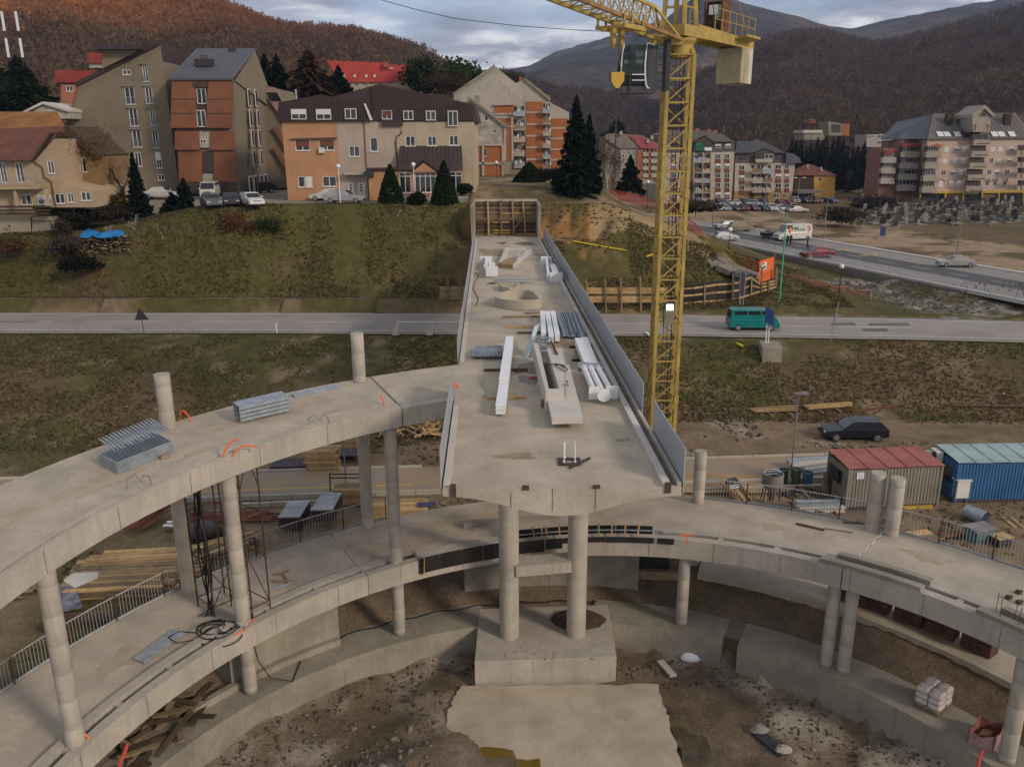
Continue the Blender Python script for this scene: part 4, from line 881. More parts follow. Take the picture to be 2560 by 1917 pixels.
# floodlight on the mast
lamp=mat('lamp_lit',(1,.96,.85),bump=0);_b=lamp.node_tree.nodes['Principled BSDF'];_b.inputs['Emission Color'].default_value=(1,.97,.88,1);_b.inputs['Emission Strength'].default_value=4.0
p=V('O',395,375,CRY-.85);b=MB();b.box(p+(0,.12,0),(.5,.12,.42));b.obj('floodlight_case',dark_metal,crane)
b=MB();b.box(p+(0,.04,0),(.34,.06,.28));b.obj('floodlight_lens',lamp,crane)
b=MB();b.box(p+(0,.3,-.55),(.5,.5,.75));b.obj('switch_box',mat('box_grey',(.25,.22,.15),bump=.05),crane)
# trolley, hook block, rope and hanging chain
uT=None
for u in np.arange(1,16,.05):
 q_=cr(u,nn,JZ(u));v_=q_-CAM;X_=1280+FPX*(v_@RT)/(v_@_fw)
 if X_<1576:uT=u;break
t=thing('crane_trolley','yellow trolley hanging under the crane jib','trolley',cr(uT,nm,JZ(uT)))
for n_ in(nn-.12,nn+jw+.12):
 b=MB();b.bar(cr(uT-1.1,n_,JZ(uT)-.32),cr(uT+.75,n_,JZ(uT)-.32),.12,.16);b.obj('side_beam',crane_yellow,t)
 for u in(-.95,.0,.65):b=MB();b.bar(cr(uT+u,n_,JZ(uT)-.35),cr(uT+u,n_,JZ(uT)+.25),.12,.1);b.obj('wheel_bracket',crane_yellow,t)
for u in(-1.0,-.1,.7):b=MB();b.bar(cr(uT+u,nn-.1,JZ(uT)-.33),cr(uT+u,nn+jw+.1,JZ(uT)-.33),.1);b.obj('cross_tie',crane_yellow,t)
for u in(-.35,.35):b=MB();p=cr(uT+u,nm,JZ(uT)-.35);b.ext([p-JD*.16+(0,0,.1),p+JD*.16+(0,0,.1),p+JD*.14-(0,0,.5),p-(0,0,.8),p-JD*.14-(0,0,.5)],tuple(JN*.14));b.obj('sheave_block',crane_yellow,t)
hx=cr(uT,nm,0);hd=math.hypot(hx[0],hx[1])
def hz(y):d=ray('f',790,y);return 21+d[2]*hx[1]/d[1]
HWX=.24
z1,z2,z3=hz(770),hz(940),float(V('D',735,1590,hx[1])[2])
hk=thing('hook_block','yellow hook block hanging in front of the crane cab','hook',(hx[0],hx[1],z2))
b=MB();w_=.28
b.ext([(hx[0]-w_,hx[1]-.12,z1),(hx[0]+w_,hx[1]-.12,z1),(hx[0]+w_,hx[1]-.12,z1-.35),(hx[0]+.07,hx[1]-.12,z2),(hx[0]-.07,hx[1]-.12,z2),(hx[0]-w_,hx[1]-.12,z1-.35)],(0,.24,0));b.obj('block_plate',mat('hook_yellow',(.55,.33,.04),rough=.5,var=.1,bump=.03),hk)
b=MB();b.cube(hx[0]-.34,hx[0]-w_-.01,hx[1]-.14,hx[1]+.14,z2+.25,z1);b.obj('cheek',rust_dark,hk)
b=MB();b.path([(hx[0],hx[1],z2),(hx[0],hx[1],z2-.3),(hx[0]+.12,hx[1],z2-.45),(hx[0]+.02,hx[1],z2-.6),(hx[0]-.1,hx[1],z2-.5)],.04,6);b.obj('hook',rust_dark,hk)
b=MB();zz=z2-.5
while zz>z3:b.box((hx[0],hx[1],zz),(.075 if int(zz*8)%2 else.03,.03 if int(zz*8)%2 else.075,.14));zz-=.125
kind(b.obj('chain',rust_dark,hk),'stuff')
for s_ in(-1,1):b=MB();b.tube((hx[0]+s_*.2,hx[1],z1),tuple(cr(uT+s_*.35,nm,JZ(uT)-1.0)),.015,5);b.obj('hoist_rope',wirem,hk)
# overhead wire crossing the sky
b=MB();pa,pb=V('d',1480,-6,120),V('f',720,345,120);pm=V('d',1800,75,120)
pts=[pa,V('d',1640,38,120),pm,V('d',2050,104,120),V('f',300,325,120),pb,V('f',1000,400,120),V('f',1500,480,120)];b.path(pts,.045,5);tag(b.obj('overhead_wire',cable_black),'thin black overhead wire crossing the sky left of the crane','wire')
# ---- building site around the ramp
def gz(x,y):return float(hgt(np.array([x]),np.array([y]))[0])
def gp(k,x,y,dz=0.0):
 d=ray(k,x,y);lo_,hi_=8.0,400.0;best=None;ts=np.linspace(10,260,1400)/math.hypot(d[0],d[1])
 P=CAM[None]+d[None]*ts[:,None];h=hgt(P[:,0],P[:,1])+dz;i=int(np.argmax(P[:,2]<h));a,c_=ts[max(i-1,0)],ts[i]
 for _ in range(18):
  m_=(a+c_)/2;p=CAM+d*m_
  if p[2]<gz(p[0],p[1])+dz:c_=m_
  else:a=m_
 return CAM+d*c_
plank_cache={}
def plank_mesh(L,w_,h,m):
 key=(round(L,2),round(w_,3),round(h,3),m.name)
 if key not in plank_cache:
  b=MB();b.box((0,0,0),(L,w_,h));o=b.obj('plank',m);plank_cache[key]=o.data;bpy.data.objects.remove(o)
 return plank_cache[key]
def add_plank(t,loc,rz,L,w_,h,m,name='plank',ry=0.0):
 o=bpy.data.objects.new(name,plank_mesh(L,w_,h,m));C.objects.link(o);adopt(o,t);o.location=tuple(map(float,loc));o.rotation_euler=(0,ry,rz);return o
def pile(name,label,p,rz,L,w_,h,rows,cols,m,jit=.12,cat='timber',gap=.02,group=None):
 t=thing(name,label,cat,p,group);u=np.array((-math.sin(rz),math.cos(rz),0));d=np.array((math.cos(rz),math.sin(rz),0))
 for r_ in range(rows):
  for c_ in range(cols):
   q_=vec(p)+u*(w_+gap)*(c_-(cols-1)/2)+d*rnd.uniform(-jit,jit)*L*.3+(0,0,h*(r_+.5)+.004*r_)
   add_plank(t,q_,rz+rnd.uniform(-jit,jit)*.12,L,w_,h*.97,m if not isinstance(m,list)else rnd.choice(m))
 return t
def heap(name,label,p,rx_,ry_,n,L,m,hgt_=.6,cat='timber',w_=.14,th=.05):
 t=thing(name,label,cat,p)
 for i in range(n):
  a,r_=rnd.random()*6.28,math.sqrt(rnd.random());x,y=rx_*r_*math.cos(a),ry_*r_*math.sin(a)
  l_=L*rnd.uniform(.5,1.1);add_plank(t,vec(p)+(x,y,th+hgt_*(1-r_)*rnd.random()+.02),rnd.uniform(0,3.14)if hgt_>.3 else rnd.uniform(-.5,.5),round(l_,1),w_,th,m if not isinstance(m,list)else rnd.choice(m),ry=rnd.uniform(-.25,.25))
 return t
 # site lane with kerbs
kL0,kL1=G('l',0,578),G('i',1860,345);kN0,kN1=G('l',0,850),G('i',900,705)
fK=lambda x:kL0[1]+(x-kL0[0])*(kL1[1]-kL0[1])/(kL1[0]-kL0[0]);nK=lambda x:kN0[1]+(x-kN0[0])*(kN1[1]-kN0[1])/(kN1[0]-kN0[0])
lane=kind(strip('site_lane',nK,fK,.16,mat('lane_dusty',(0.235,0.195,0.165),var=.12,scale=.35,bump=.08,col2=(.30,.215,.125),fine=.1),np.arange(-70,60,2.5)),'structure')
kmat=mat('kerb_concrete',(0.42,0.385,0.325),var=.1,scale=1.5,bump=.1,rvar=.08)
for f_,nm_ in((fK,'far'),(nK,'near')):
 x=-66.0
 while x<56:
  if not(nm_=='far' and-8.0<x<3)and not(nm_=='near' and-6<x<4 and rnd.random()<.8):
   b=MB();b.bar((x+.02,f_(x),.14),(x+2.48,f_(x+2.5),.14),.16,.30);b.obj('kerb',kmat,lane)
  x+=2.5
yl0,yl1=G('l',0,745,.16),G('l',1880,680,.16);yl=lambda x:yl0[1]+(x-yl0[0])*(yl1[1]-yl0[1])/(yl1[0]-yl0[0])
b=MB();b.quad((-66,yl(-66)-.07,.166),(-6.3,yl(-6.3)-.07,.166),(-6.3,yl(-6.3)+.07,.166),(-66,yl(-66)+.07,.166));adopt(b.obj('yellow_line',line_yellow),lane)
b=MB();q_=blob(12.5,48.6,6.0,1.5,.172,40,.2,5);b.quad(*q_);adopt(b.obj('sand_cover',mat('yellow_sand',(0.36,0.245,0.12),var=.14,scale=.6,bump=.2,fine=.12)),lane)
# second kerb row nearer the ramp
for lab,a,c_ in(('concrete kerb row on the ground left of the ramp, near the rusty bars',('l',0,925),('l',1310,870)),('concrete kerb row on the ground right of the bridge, nearest the ramp',('i',110,822),('i',2212,760))):
 p,q_=G(*a),G(*c_);t=thing('kerb_row',lab,'kerb',p);n=int(np.linalg.norm(q_-p)/1.5)
 for i in range(n):b=MB();b.bar(p+(q_-p)*(i/n)+(0,0,.12),p+(q_-p)*((i+.97)/n)+(0,0,.12),.18,.26);b.obj('kerb',kmat,t)
 # stacks of timber, sheets, steel on the left
def ang(a,c_):d=c_-a;return math.atan2(d[1],d[0])
pile('board_stack','tall neat stack of yellow boards beside the dark sheets, left of the bridge',G('l',885,520,.05),.05,2.1,.30,.13,11,4,wood_new,.25)
pile('board_stack','yellow board stack partly hidden behind the outer column',G('l',1215,275,.05),.05,2.0,.3,.13,7,3,wood_new,.2)
pile('board_stack','low stack of old boards on a steel rack beside the lane',G('l',1190,870,.05),.05,2.0,.25,.11,9,4,wood_old,.2)
b=MB();p=G('l',1140,800,.05);
t=thing('steel_rack','rusty steel rack behind the low board stack','rack',p)
for x in(-1.1,1.2):
 b=MB();b.bar(p+(x,.4,0),p+(x,.4,1.3),.07);b.obj('upright',rust_dark,t)
b=MB();b.bar(p+(-1.1,.4,1.25),p+(1.2,.4,1.25),.07);b.bar(p+(-1.1,.4,1.0),p+(1.2,.4,1.0),.07);b.obj('crossbar',rust_dark,t)
sheetm=mat('purple_sheet',(0.055,0.042,0.058),rough=.5,var=.12,scale=1,bump=.04)
for lab,k,pts,zt_ in(('dark purple formwork sheets lying on the grass, left pile','l',[(310,500),(690,488),(735,400),(390,408)],.35),('dark purple formwork sheets lying behind the yellow board stack','l',[(850,378),(1290,378),(1290,296),(880,300)],.6)):
 t=thing('formwork_sheets',lab,'sheets',G(k,*pts[0],.1))
 for j in range(3):b=MB();gpoly(b,k,pts,zt_-.11*j,zt_-.11*j-.08);b.obj('sheet',sheetm,t)
mpanel=mat('grey_blue_panel',(0.33,0.35,0.38),rough=.55,var=.2,scale=1.0,bump=.05,spot=.3)
for lab,pts,h in(('stack of grey-blue metal panels behind the ramp railing, left one',[(405,1030),(640,1025),(745,850),(525,852)],.9),('stack of grey-blue metal panels behind the ramp railing, right one',[(740,955),(985,950),(1085,770),(865,775)],1.3)):
 t=thing('panel_stack',lab,'panels',G('l',*pts[0],.1))
 for j in range(6):b=MB();gpoly(b,'l',[(x+rnd.uniform(-6,6),y)for x,y in pts],h,h-.07);P=b.v;b.v=[(x,y,z-.13*j)for x,y,z in b.v];b.obj('panel',mpanel if j==0 else rust_dark,t)
heap('timber_heap','messy heap of yellow split timber on the slope left of the deck',gp('I',1470,770),2.6,1.5,70,1.6,[wood_new,wood_new,wood_old],1.0,w_=.16,th=.11)
pile('plank_row','row of bright planks behind the ramp railing near the bridge',G('l',1795,960,.05),.05,2.2,.2,.06,6,8,wood_new,.1)
b=MB();gpoly(b,'l',[(1885,920),(2085,905),(2080,868),(1890,870)],.5,.44);tag(b.obj('blue_sheet',mat('dark_blue_sheet',(.04,.05,.12),rough=.5,bump=.03)),'dark blue sheet lying beside the row of bright planks','sheet')
pile('board_stack','short stack of yellow boards between two columns behind the ramp',G('l',1480,1010,.05),.1,1.2,.3,.1,8,3,wood_new,.3)
# lower left: plank piles behind the railing
a,c_=G('J',760,320,.2),G('J',1200,240,.2)
pile('plank_pile','wide pile of yellow planks behind the ramp railing, left of the columns',G('J',960,330,.0),.12,5.2,.32,.07,7,8,[wood_new,wood_new,wood_old],.5)
pile('plank_pile','pile of brown planks just behind the railing, below the wide yellow pile',G('J',830,470,.0),.06,4.6,.3,.07,7,5,[wood_old,wood_new],.5)
pile('plank_pile','slanting bundle of planks between the scaffold and the outer column',G('h',640,1150,.0),.62,4.4,.24,.07,6,6,[wood_old,wood_new],.4)
b=MB();gpoly(b,'J',[(425,405),(500,450),(655,385),(660,345),(490,355)],.55,.48);tag(b.obj('concrete_board',concrete_light),'pale square board lying left of the brown plank pile','board')
b=MB();gpoly(b,'J',[(360,420),(500,425),(552,575),(400,610)],.5,.42);tag(b.obj('stained_panel',mat('blue_stain',(.20,.21,.24),rough=.6,var=.3,scale=1.8,bump=.06,col2=(.045,.04,.07))),'blue stained panel with cement spots behind the railing','panel')
pile('plank_pile','dark old planks behind the railing below the stained panel',G('J',520,690,.0),.15,2.6,.2,.06,5,4,wood_dark,.5)
heap('timber_heap','small scatter of broken timber at the far left behind the railing',G('J',140,460,.1),.8,.8,14,1.3,wood_old,.2)
# rusty steel
t=thing('rebar_bundle','bundle of reddish rusty steel bars leaning below the upper ramp','steel bars',G('H',1000,1560,.1));a,c_=G('H',920,1590,.15),G('H',1120,1430,.6)
rr_=mat('red_rust',(.22,.075,.05),rough=.85,var=.2,bump=.1)
for i in range(14):o_=np.array((rnd.uniform(-.5,.5),rnd.uniform(-.3,.3),rnd.uniform(0,.35)));b=MB();b.tube(a+o_,c_+o_*1.3+(rnd.uniform(-.2,.2),0,0),.05,6);b.obj('bar',rr_,t)
t=thing('pipe_bundle','long rusty pipes lying on the ground behind the scaffold','steel pipes',G('l',100,1010,.1))
for i in range(12):y0=955+10*i;a,c_=G('h',420,560+11*i,.1+.05*(i%3)),G('h',1640,540+11*i,.1+.05*(i%3));b=MB();b.tube(a+(rnd.uniform(-.6,.4),0,0),c_+(rnd.uniform(-.8,.2),0,0),.045,6);b.obj('pipe',rr_ if i%3 else rust_dark,t)
for k,pts,lab in(('h',[(90,690),(245,690),(245,672),(105,668)],'white board lying beside the red bars, upper one'),('h',[(35,738),(245,745),(245,722),(60,715)],'white board lying beside the red bars, lower one')):
 b=MB();gpoly(b,k,pts,.3,.24);tag(b.obj('white_board',white_paint),lab,'board')
t=thing('plastic_pile','dark wrapped pile on the ground between the scaffold and the column','wrapped pile',G('h',600,900,0));p=G('h',610,910,0);b=MB()
rings=[]
for j,(z,s_)in enumerate(((0,1),(.4,1.05),(.8,.85),(1.0,.45),(1.05,.05))):rings.append([p+(s_*.95*math.cos(a)*(1+.12*math.sin(3*a+j)),s_*.7*math.sin(a)*(1+.1*math.cos(4*a)),z)for a in np.linspace(0,6.283,15)[:-1]])
b.loft(rings);b.obj('cover',mat('dark_tarp',(.06,.048,.045),rough=.45,var=.2,bump=.2),t,smooth=True)
# scaffold towers on the lower ramp
def scaffold(label,feet,ztop,cat='scaffold'):
 t=thing('scaffold_tower',label,cat,feet[0]);P=[vec(f)for f in feet]
 for p in P:b=MB();b.tube(p,(p[0],p[1],ztop),.035,6);b.obj('upright',rust_dark,t)
 n=len(P);h=ztop-P[0][2]
 for fz in(.06,.35,.62,.97):
  for i in range(n):
   a,c_=P[i],P[(i+1)%n];b=MB();b.tube((a[0],a[1],P[0][2]+h*fz),(c_[0],c_[1],P[0][2]+h*fz),.025,5);b.obj('ledger',rust,t)
 for i in range(n):
  a,c_=P[i],P[(i+1)%n];z0,z1=P[0][2]+h*.78,P[0][2]+h*.97;m_=(a+c_)/2
  b=MB();b.tube((a[0],a[1],z0),(m_[0],m_[1],z1),.025,5);b.obj('brace',rust_dark,t);b=MB();b.tube((c_[0],c_[1],z0),(m_[0],m_[1],z1),.025,5);b.obj('brace',rust_dark,t)
  if i%2==0:b=MB();b.tube((a[0],a[1],P[0][2]+h*.06),(c_[0],c_[1],P[0][2]+h*.35),.02,5);b.obj('brace',rust_dark,t)
 return t
f0=lo_pt('J',1440,650);d1=unit(np.cross((0,0,1),f0-(CX,CY,f0[2])))
r1=unit((f0-(CX,CY,f0[2]))*(1,1,0));zt_=zup(138)-.45
scaffold('rusty scaffold tower with black cables between the lower and upper ramp',[f0,f0-d1*1.25,f0-d1*1.25+r1*1.3,f0+r1*1.3],zt_)
f1=lo_pt('J',1815,600);scaffold('rusty scaffold tower right of the cable scaffold',[f1,f1+d1*.1+r1*1.6,f1+d1*.9+r1*1.5,f1+d1*.85],zup(128)-.45)
t=thing('cable_bundle','bundle of black cables hanging from the upper ramp and coiled on the lower ramp','cables',lo_pt('J',1450,720));pt=f0+r1*.5-d1*.1
for i in range(7):
 b=MB();o_=np.array((rnd.uniform(-.12,.12),rnd.uniform(-.12,.12),0));pts=[pt+o_+(.15*math.sin(i+z),.1*math.cos(i*2+z),z-pt[2])for z in np.linspace(zt_,pt[2]+.3,7)]
 pts+=[pt+o_+(-.3+.1*i,-.4,.08)];b.path(pts,.03,5);b.obj('cable',cable_black,t)
pc=lo_pt('J',1460,770)
for i in range(9):
 r_=rnd.uniform(.35,.95);o_=np.array((rnd.uniform(-.45,.45),rnd.uniform(-.3,.3),.04+.03*i));e=rnd.uniform(.6,1.0)
 b=MB();b.path([pc+o_+(r_*math.cos(a),e*r_*math.sin(a),.05*math.sin(2*a+i))for a in np.linspace(0,6.28,18)],.025,5);b.obj('cable_loop',cable_black,t)
b=MB();b.path([pc+(-.9,.1,.05),pc+(-1.6,.2,.05),pc+(-1.9,-.2,.04),pc+(-1.4,-.6,.04),pc+(-.8,-.4,.05)],.022,5);b.obj('cable_loop',cable_black,t)
t=thing('loose_boards','scaffold boards and loose frame lying on the lower ramp right of the scaffold','scaffold boards',lo_pt('h',1700,1450))
for a,c_ in(((1540,1500),(1890,1500)),((1560,1420),(1780,1355)),((1700,1400),(1780,1530)),((1500,1640),(1890,1498))):b=MB();b.bar(lo_pt('h',*a,.05),lo_pt('h',*c_,.05),.09,.06);b.obj('board',wood_old if a[0]>1520 else galv,t)
# walls under the lower ramp
t=thing('under_ramp_wall','concrete wall closing the space under the lower ramp, behind the pier','wall',pol(19.8,92,-1))
for a,c_ in((78,91),(91.05,103.5)):sweep('wall_panel',[(19.72,-1.3),(20.1,-1.3),(20.1,3.0),(19.72,3.0)],lambda th:0,a,c_,concrete_old,t)
t=thing('under_ramp_wall','concrete wall block under the lower ramp, left of the pier','wall',pol(19,130,-1))
sweep('wall_panel',[(18.4,-1.3),(20.1,-1.3),(20.1,2.0),(18.4,2.0)],lambda th:0,123.5,139.5,concrete_old,t)
sweep('base_step',[(18.1,-1.1),(18.39,-1.1),(18.39,-.7),(18.1,-.7)],lambda th:0,123.8,146,concrete_old,t)
b=MB();b.path([pol(18.6+.12*math.sin(th),th,-.93)for th in np.arange(84,136,2.0)],.03,5);tag(b.obj('black_cable',cable_black),'black cable running along the ring footing behind the pier','cable')
b=MB();p0=pol(RI+.3,137.5,zlow(137)-.7);b.path([p0,p0+(.1,.1,-1.0),p0+(.5,.2,-1.9),p0+(1.3,.6,-2.35),pol(18.0,130,-.95)],.025,5);tag(b.obj('black_cable',cable_black),'black cable hanging from the lower ramp beam, left of the pier','cable')
for lab,a0,a1,z,w_ in(('long dusty timber beam under the lower ramp right of the pier, upper one',(530,445),(980,470),.9,.5),('long dusty timber beam under the lower ramp right of the pier, lower one',(550,520),(980,552),.1,.22)):
 b=MB();b.bar(V('L',*a0,38.2),V('L',*a1,37.6),.35,w_);tag(b.obj('stored_beam',wood_old),lab,'beam')
b=MB();b.cube(4.0,8.0,38.0,38.3,-.9,2.6);tag(b.obj('shade_panel',black_film),'black panel standing in for the deep shade under the lower ramp right of the pier','formwork')  # black panel fills the gap under the ramp as painted deep shade
heap('timber_heap','heap of brown boards under the lower ramp at the bottom left',pol(18.2,158,-.98),1.3,2.4,26,1.9,[wood_old,wood_dark],.5,w_=.22,th=.05)
heap('timber_heap','boards leaning in front of the wall under the ramp, bottom left',pol(18.6,148,-.95),1.2,1.6,16,2.2,[wood_old,wood_old,wood_dark],.9,w_=.24,th=.05)
b=MB();b.tube(V('J',800,1656,20.3),V('J',855,1505,21.0),.05,8);tag(b.obj('red_prop',red_paint),'bright red pipe under the lower ramp at the bottom left','pipe')
# pallet of bags, torn red bag
t=thing('bag_pallet','pallet of white bags wrapped in clear film on the ring footing at the right','pallet',G('M',1260,1300,-1));p=(G('M',1265,1300,-1)+G('M',1100,1180,-1)+G('M',1415,1220,-1)+G('M',1250,1130,-1))/4;rz_=R(38)
film=mat('bag_film',(.52,.46,.42),rough=.3,var=.08,scale=3,bump=.12,bscale=9)
for z in(.05,.16):b=MB();b.box(p+(0,0,z),(1.15,1.0,.05),rz_);b.obj('pallet_board',wood_old,t)
cs,sn=math.cos(rz_),math.sin(rz_)
for r_ in range(3):
 for i in range(2):
  for j in range(2):
   b=MB();rings=[]
   for z,s_ in((0,.8),(.05,1),(.17,1),(.24,.86),(.27,.5)):
    rg=[]
    for a in np.linspace(0,6.283,17)[:-1]:
     cx_,sy_=math.cos(a),math.sin(a);q_=.29*s_*np.sign(cx_)*abs(cx_)**.4,.26*s_*np.sign(sy_)*abs(sy_)**.4;x,y=q_[0]+(i-.5)*.58,q_[1]+(j-.5)*.52
     rg.append(p+(x*cs-y*sn,x*sn+y*cs,.19+.245*r_+z*(1+.1*math.sin(5*a))))
    rings.append(rg)
   b.loft(rings);b.obj('bag',film,t,smooth=True)
t=thing('torn_bag','torn dark red big bag lying open beside the column at the right edge','big bag',G('M',1640,1530,-1));pts=[G('M',1520,1480,-1),G('M',1690,1548,-1),G('M',1770,1430,-1),G('M',1600,1390,-1)]
redbag=mat('red_bag',(.27,.085,.075),rough=.8,var=.25,scale=2,bump=.25);redbag2=mat('pink_bag',(.40,.24,.22),rough=.8,var=.2,scale=2,bump=.2)
for i in range(4):
 a,c_=pts[i],pts[(i+1)%4];b=MB();h0,h1,hm=.62+.1*(i%2),.62+.1*((i+1)%2),.48;m_=(a+c_)/2;n_=unit(np.cross(c_-a,(0,0,1)))*.03
 for s0,s1,H0,H1 in((a,m_,h0,hm),(m_,c_,hm,h1)):b.ext([s0,s1,s1+n_+(0,0,H1),s0+n_+(0,0,H0)],n_)
 b.obj('bag_wall',redbag2 if i in(0,1)else redbag,t)
b=MB();b.ext([p+(0,0,.05)for p in pts],(0,0,.06));b.obj('bag_floor',redbag,t)
b=MB();b.ext([(p+(sum(pts)/4-p)*.5)+(0,0,.12)for p in pts],(0,0,.22));b.obj('bag_content',rust,t)
b=MB();b.tube(G('M',1590,1656,-1),G('M',1612,1585,-1)+(0,0,.3),.05,7);tag(b.obj('red_prop',red_paint),'short red pipe standing below the torn red bag','pipe')
t=thing('weighted_board','dark narrow board with a stone on each end lying in the pit','board',G('L',1550,1510,-2.1));zz=gz(*G('L',1550,1510,-2.2)[:2])+.05
b=MB();b.ext([G('L',x,y,zz)for x,y in((1435,1445),(1500,1425),(1660,1565),(1610,1600))],(0,0,.08));b.obj('board',mat('board_black',(.045,.042,.05),rough=.7,var=.2,bump=.1),t)
b=MB();c_=G('L',1060,1520,-2.15);b.quad(*blob(c_[0],c_[1],0.6,2.0,-2.17,40,.4,9));kind(b.obj('puddle',mat('mud_water',(.13,.10,.055),rough=.25,var=.3,scale=1.2,bump=.1)),'structure')
def stone(b,p,r_,seed=0,sq=(1,1,.7)):
 rr=random.Random(seed);V_=[];n=7;rings=[]
 for j,(z,s_)in enumerate(((-.55,.55),(-.1,1),(.4,.85),(.8,.35))):rings.append([vec(p)+(r_*sq[0]*s_*math.cos(6.283*i/n+j)*rr.uniform(.75,1.15),r_*sq[1]*s_*math.sin(6.283*i/n+j)*rr.uniform(.75,1.15),r_*sq[2]*(z+rr.uniform(-.12,.12))+r_*.3)for i in range(n)])
 b.loft(rings)
stm=mat('stone_pale',(.38,.34,.29),var=.14,scale=2,bump=.2,rvar=.3)
for i,(x,y)in enumerate(((1487,1435),(1635,1560))):b=MB();stone(b,G('L',x,y,zz+.1),.32,i+5,(1.2,.8,.7));b.obj('stone',stm,t)
b=MB();rings=[];p=gp('L',1065,985)
for z,s_ in((0,.9),(.15,1.0),(.32,.7),(.42,.2)):rings.append([p+(s_*.55*math.cos(a)*(1+.12*math.sin(4*a)),s_*.35*math.sin(a),z)for a in np.linspace(0,6.283,13)[:-1]])
b.loft(rings);tag(b.obj('white_bag',white_paint,None,True),'crumpled white plastic bag lying at the foot of the ring footing','bag')
p=gp('L',910,1060);b=MB();b.box(p+(0,0,.15),(.32,1.2,.10),.35);tag(b.obj('pale_block',concrete_light),'pale flat block of concrete right of the pier footing','block')
# soil mound on the footing beside the right column
p=G('L',360,745,-1);X=np.linspace(-1.3,1.5,26);Y=np.linspace(-.9,.9,18);XX,YY=np.meshgrid(X,Y);hh=np.maximum(.42*(1-(XX/1.35)**2-(YY/.85)**2)+.12*fbm(XX*3,YY*3,1),-.03)
o=grid_obj('soil_mound',XX+p[0],YY+p[1],hh-.98,mat('dark_soil',(.075,.05,.03),rough=.95,var=.25,scale=2,bump=.5,bscale=6));tag(o,'dark mound of soil around the foot of the right pier column','soil heap')
# slab and brick pallets outside the ring, right
t=kind(sweep('walkway_slab',[(20.75,-.6),(24.4,-.6),(24.4,.02),(20.75,.02)],lambda th:0,15,70,concrete_deck,None),'structure')
brickm=mat('dark_brick',(.12,.05,.04),rough=.9,var=.25,scale=3,bump=.2,rvar=.2)
for i,th in enumerate((50.8,47.9,43.9,40.3,36.2)):
 p=pol(22.0,th,.02);t=thing('brick_pallet',['farthest','second','third','fourth','nearest'][i]+' of five dark brick stacks standing under the right part of the ramp','bricks',p,'brick stacks under the ramp')
 for a in range(3):
  for c_ in range(2):
   for z in range(4):b=MB();b.box(p+(math.cos(R(th))*(c_-.5)*.4-math.sin(R(th))*(a-1)*.42,math.sin(R(th))*(c_-.5)*.4+math.cos(R(th))*(a-1)*.42,.14+.27*z),(.38,.40,.25),R(th));b.obj('brick_block',brickm,t)
   # ------------------------------------------------------------ right: containers and gear
corr=mat('corrugated_grey',(.25,.225,.185),rough=.7,var=.14,scale=.6,bump=.05,streak=.35);corrb=mat('corrugated_blue',(.035,.13,.30),rough=.6,var=.12,scale=.6,bump=.04,streak=.25)
redroof=mat('red_sheet',(.33,.105,.085),rough=.65,var=.14,scale=1.0,bump=.04,spot=.3);tealroof=mat('teal_sheet',(.30,.40,.39),rough=.65,var=.12,scale=1,bump=.04,spot=.2)
def container(name,label,x0,y0,L,W_,H,rz,wall,roof,nr,overhang=.1):
 t=thing(name,label,'container');t.location=(x0,y0,.02);t.rotation_euler=(0,0,rz)
 def cor(p0,p1,n,nm):
  b=MB();p0,p1=vec(p0),vec(p1);d=(p1-p0);s=unit(np.cross(d,(0,0,1)))*.035;pts=[]
  for i in range(n):
   for u,o_ in((0,0),(.35,0),(.5,1),(.85,1)):pts.append(p0+d*((i+u)/n)+s*o_)
  pts.append(p1);b.loft([[p+(0,0,.15)for p in pts],[p+(0,0,H-.1)for p in pts]],closed=False);b.obj(nm,wall,t)
 n=int(L/.2)
 cor((0,0,0),(L,0,0),n,'front_wall');cor((L,0,0),(L,W_,0),int(W_/.2),'end_wall');cor((L,W_,0),(0,W_,0),n,'back_wall');cor((0,W_,0),(0,0,0),int(W_/.2),'end_wall')
 b=MB();b.cube(-.03,L+.03,-.05,W_+.05,.02,.16);b.obj('base_frame',rust_dark,t)
 for x in(0,L):
  for y in(0,W_):b=MB();b.cube(x-.06,x+.06,y-.06,y+.06,.02,H);b.obj('corner_post',wall,t)
 w_=(L+2*overhang)/nr
 for i in range(nr):
  b=MB();xa=-overhang+i*w_+.008;j=.04*(i%2)-.02*(i%3==0)
  b.ext([(xa,-overhang-j,H-.02),(xa+w_-.016,-overhang-j,H-.02),(xa+w_-.016,W_+overhang,H+.16),(xa,W_+overhang,H+.16)],(0,0,.03));b.obj('roof_sheet',roof,t)
  b=MB();b.bar((xa,-overhang,H+.025),(xa,W_+overhang,H+.205),.035,.05);b.obj('roof_rib',roof,t)
 return t
A_,B_=G('N',1085,575,2.6),G('N',1705,550,2.6);rzc=math.atan2(B_[1]-A_[1],B_[0]-A_[0]);Lc=float(np.linalg.norm((B_-A_)[:2]))-.2
cA=container('site_container','grey corrugated site container with a red sheet roof',A_[0]+.1,A_[1]+.1,Lc,2.55,2.6,rzc,corr,redroof,5)
b=MB();b.cube(-.06,-.02,.75,1.6,1.25,2.1);b.obj('window',glass('dark_pane'),cA)
b=MB();b.cube(-.09,-.05,.68,.75,1.2,2.15);b.cube(-.09,-.05,1.6,1.67,1.2,2.15);b.obj('window_frame',dark_metal,cA)
b=MB();b.cube(-.05,.0,1.75,2.35,.1,2.1);b.obj('door',dark_metal,cA)
for i in range(3):b=MB();b.box((.52+.155*i,-.05,2.15),(.12,.03,.42));b.obj('white_mark',white_paint,cA)
A2,B2=G('j',1350,410,2.6),G('j',2212,395,2.6)
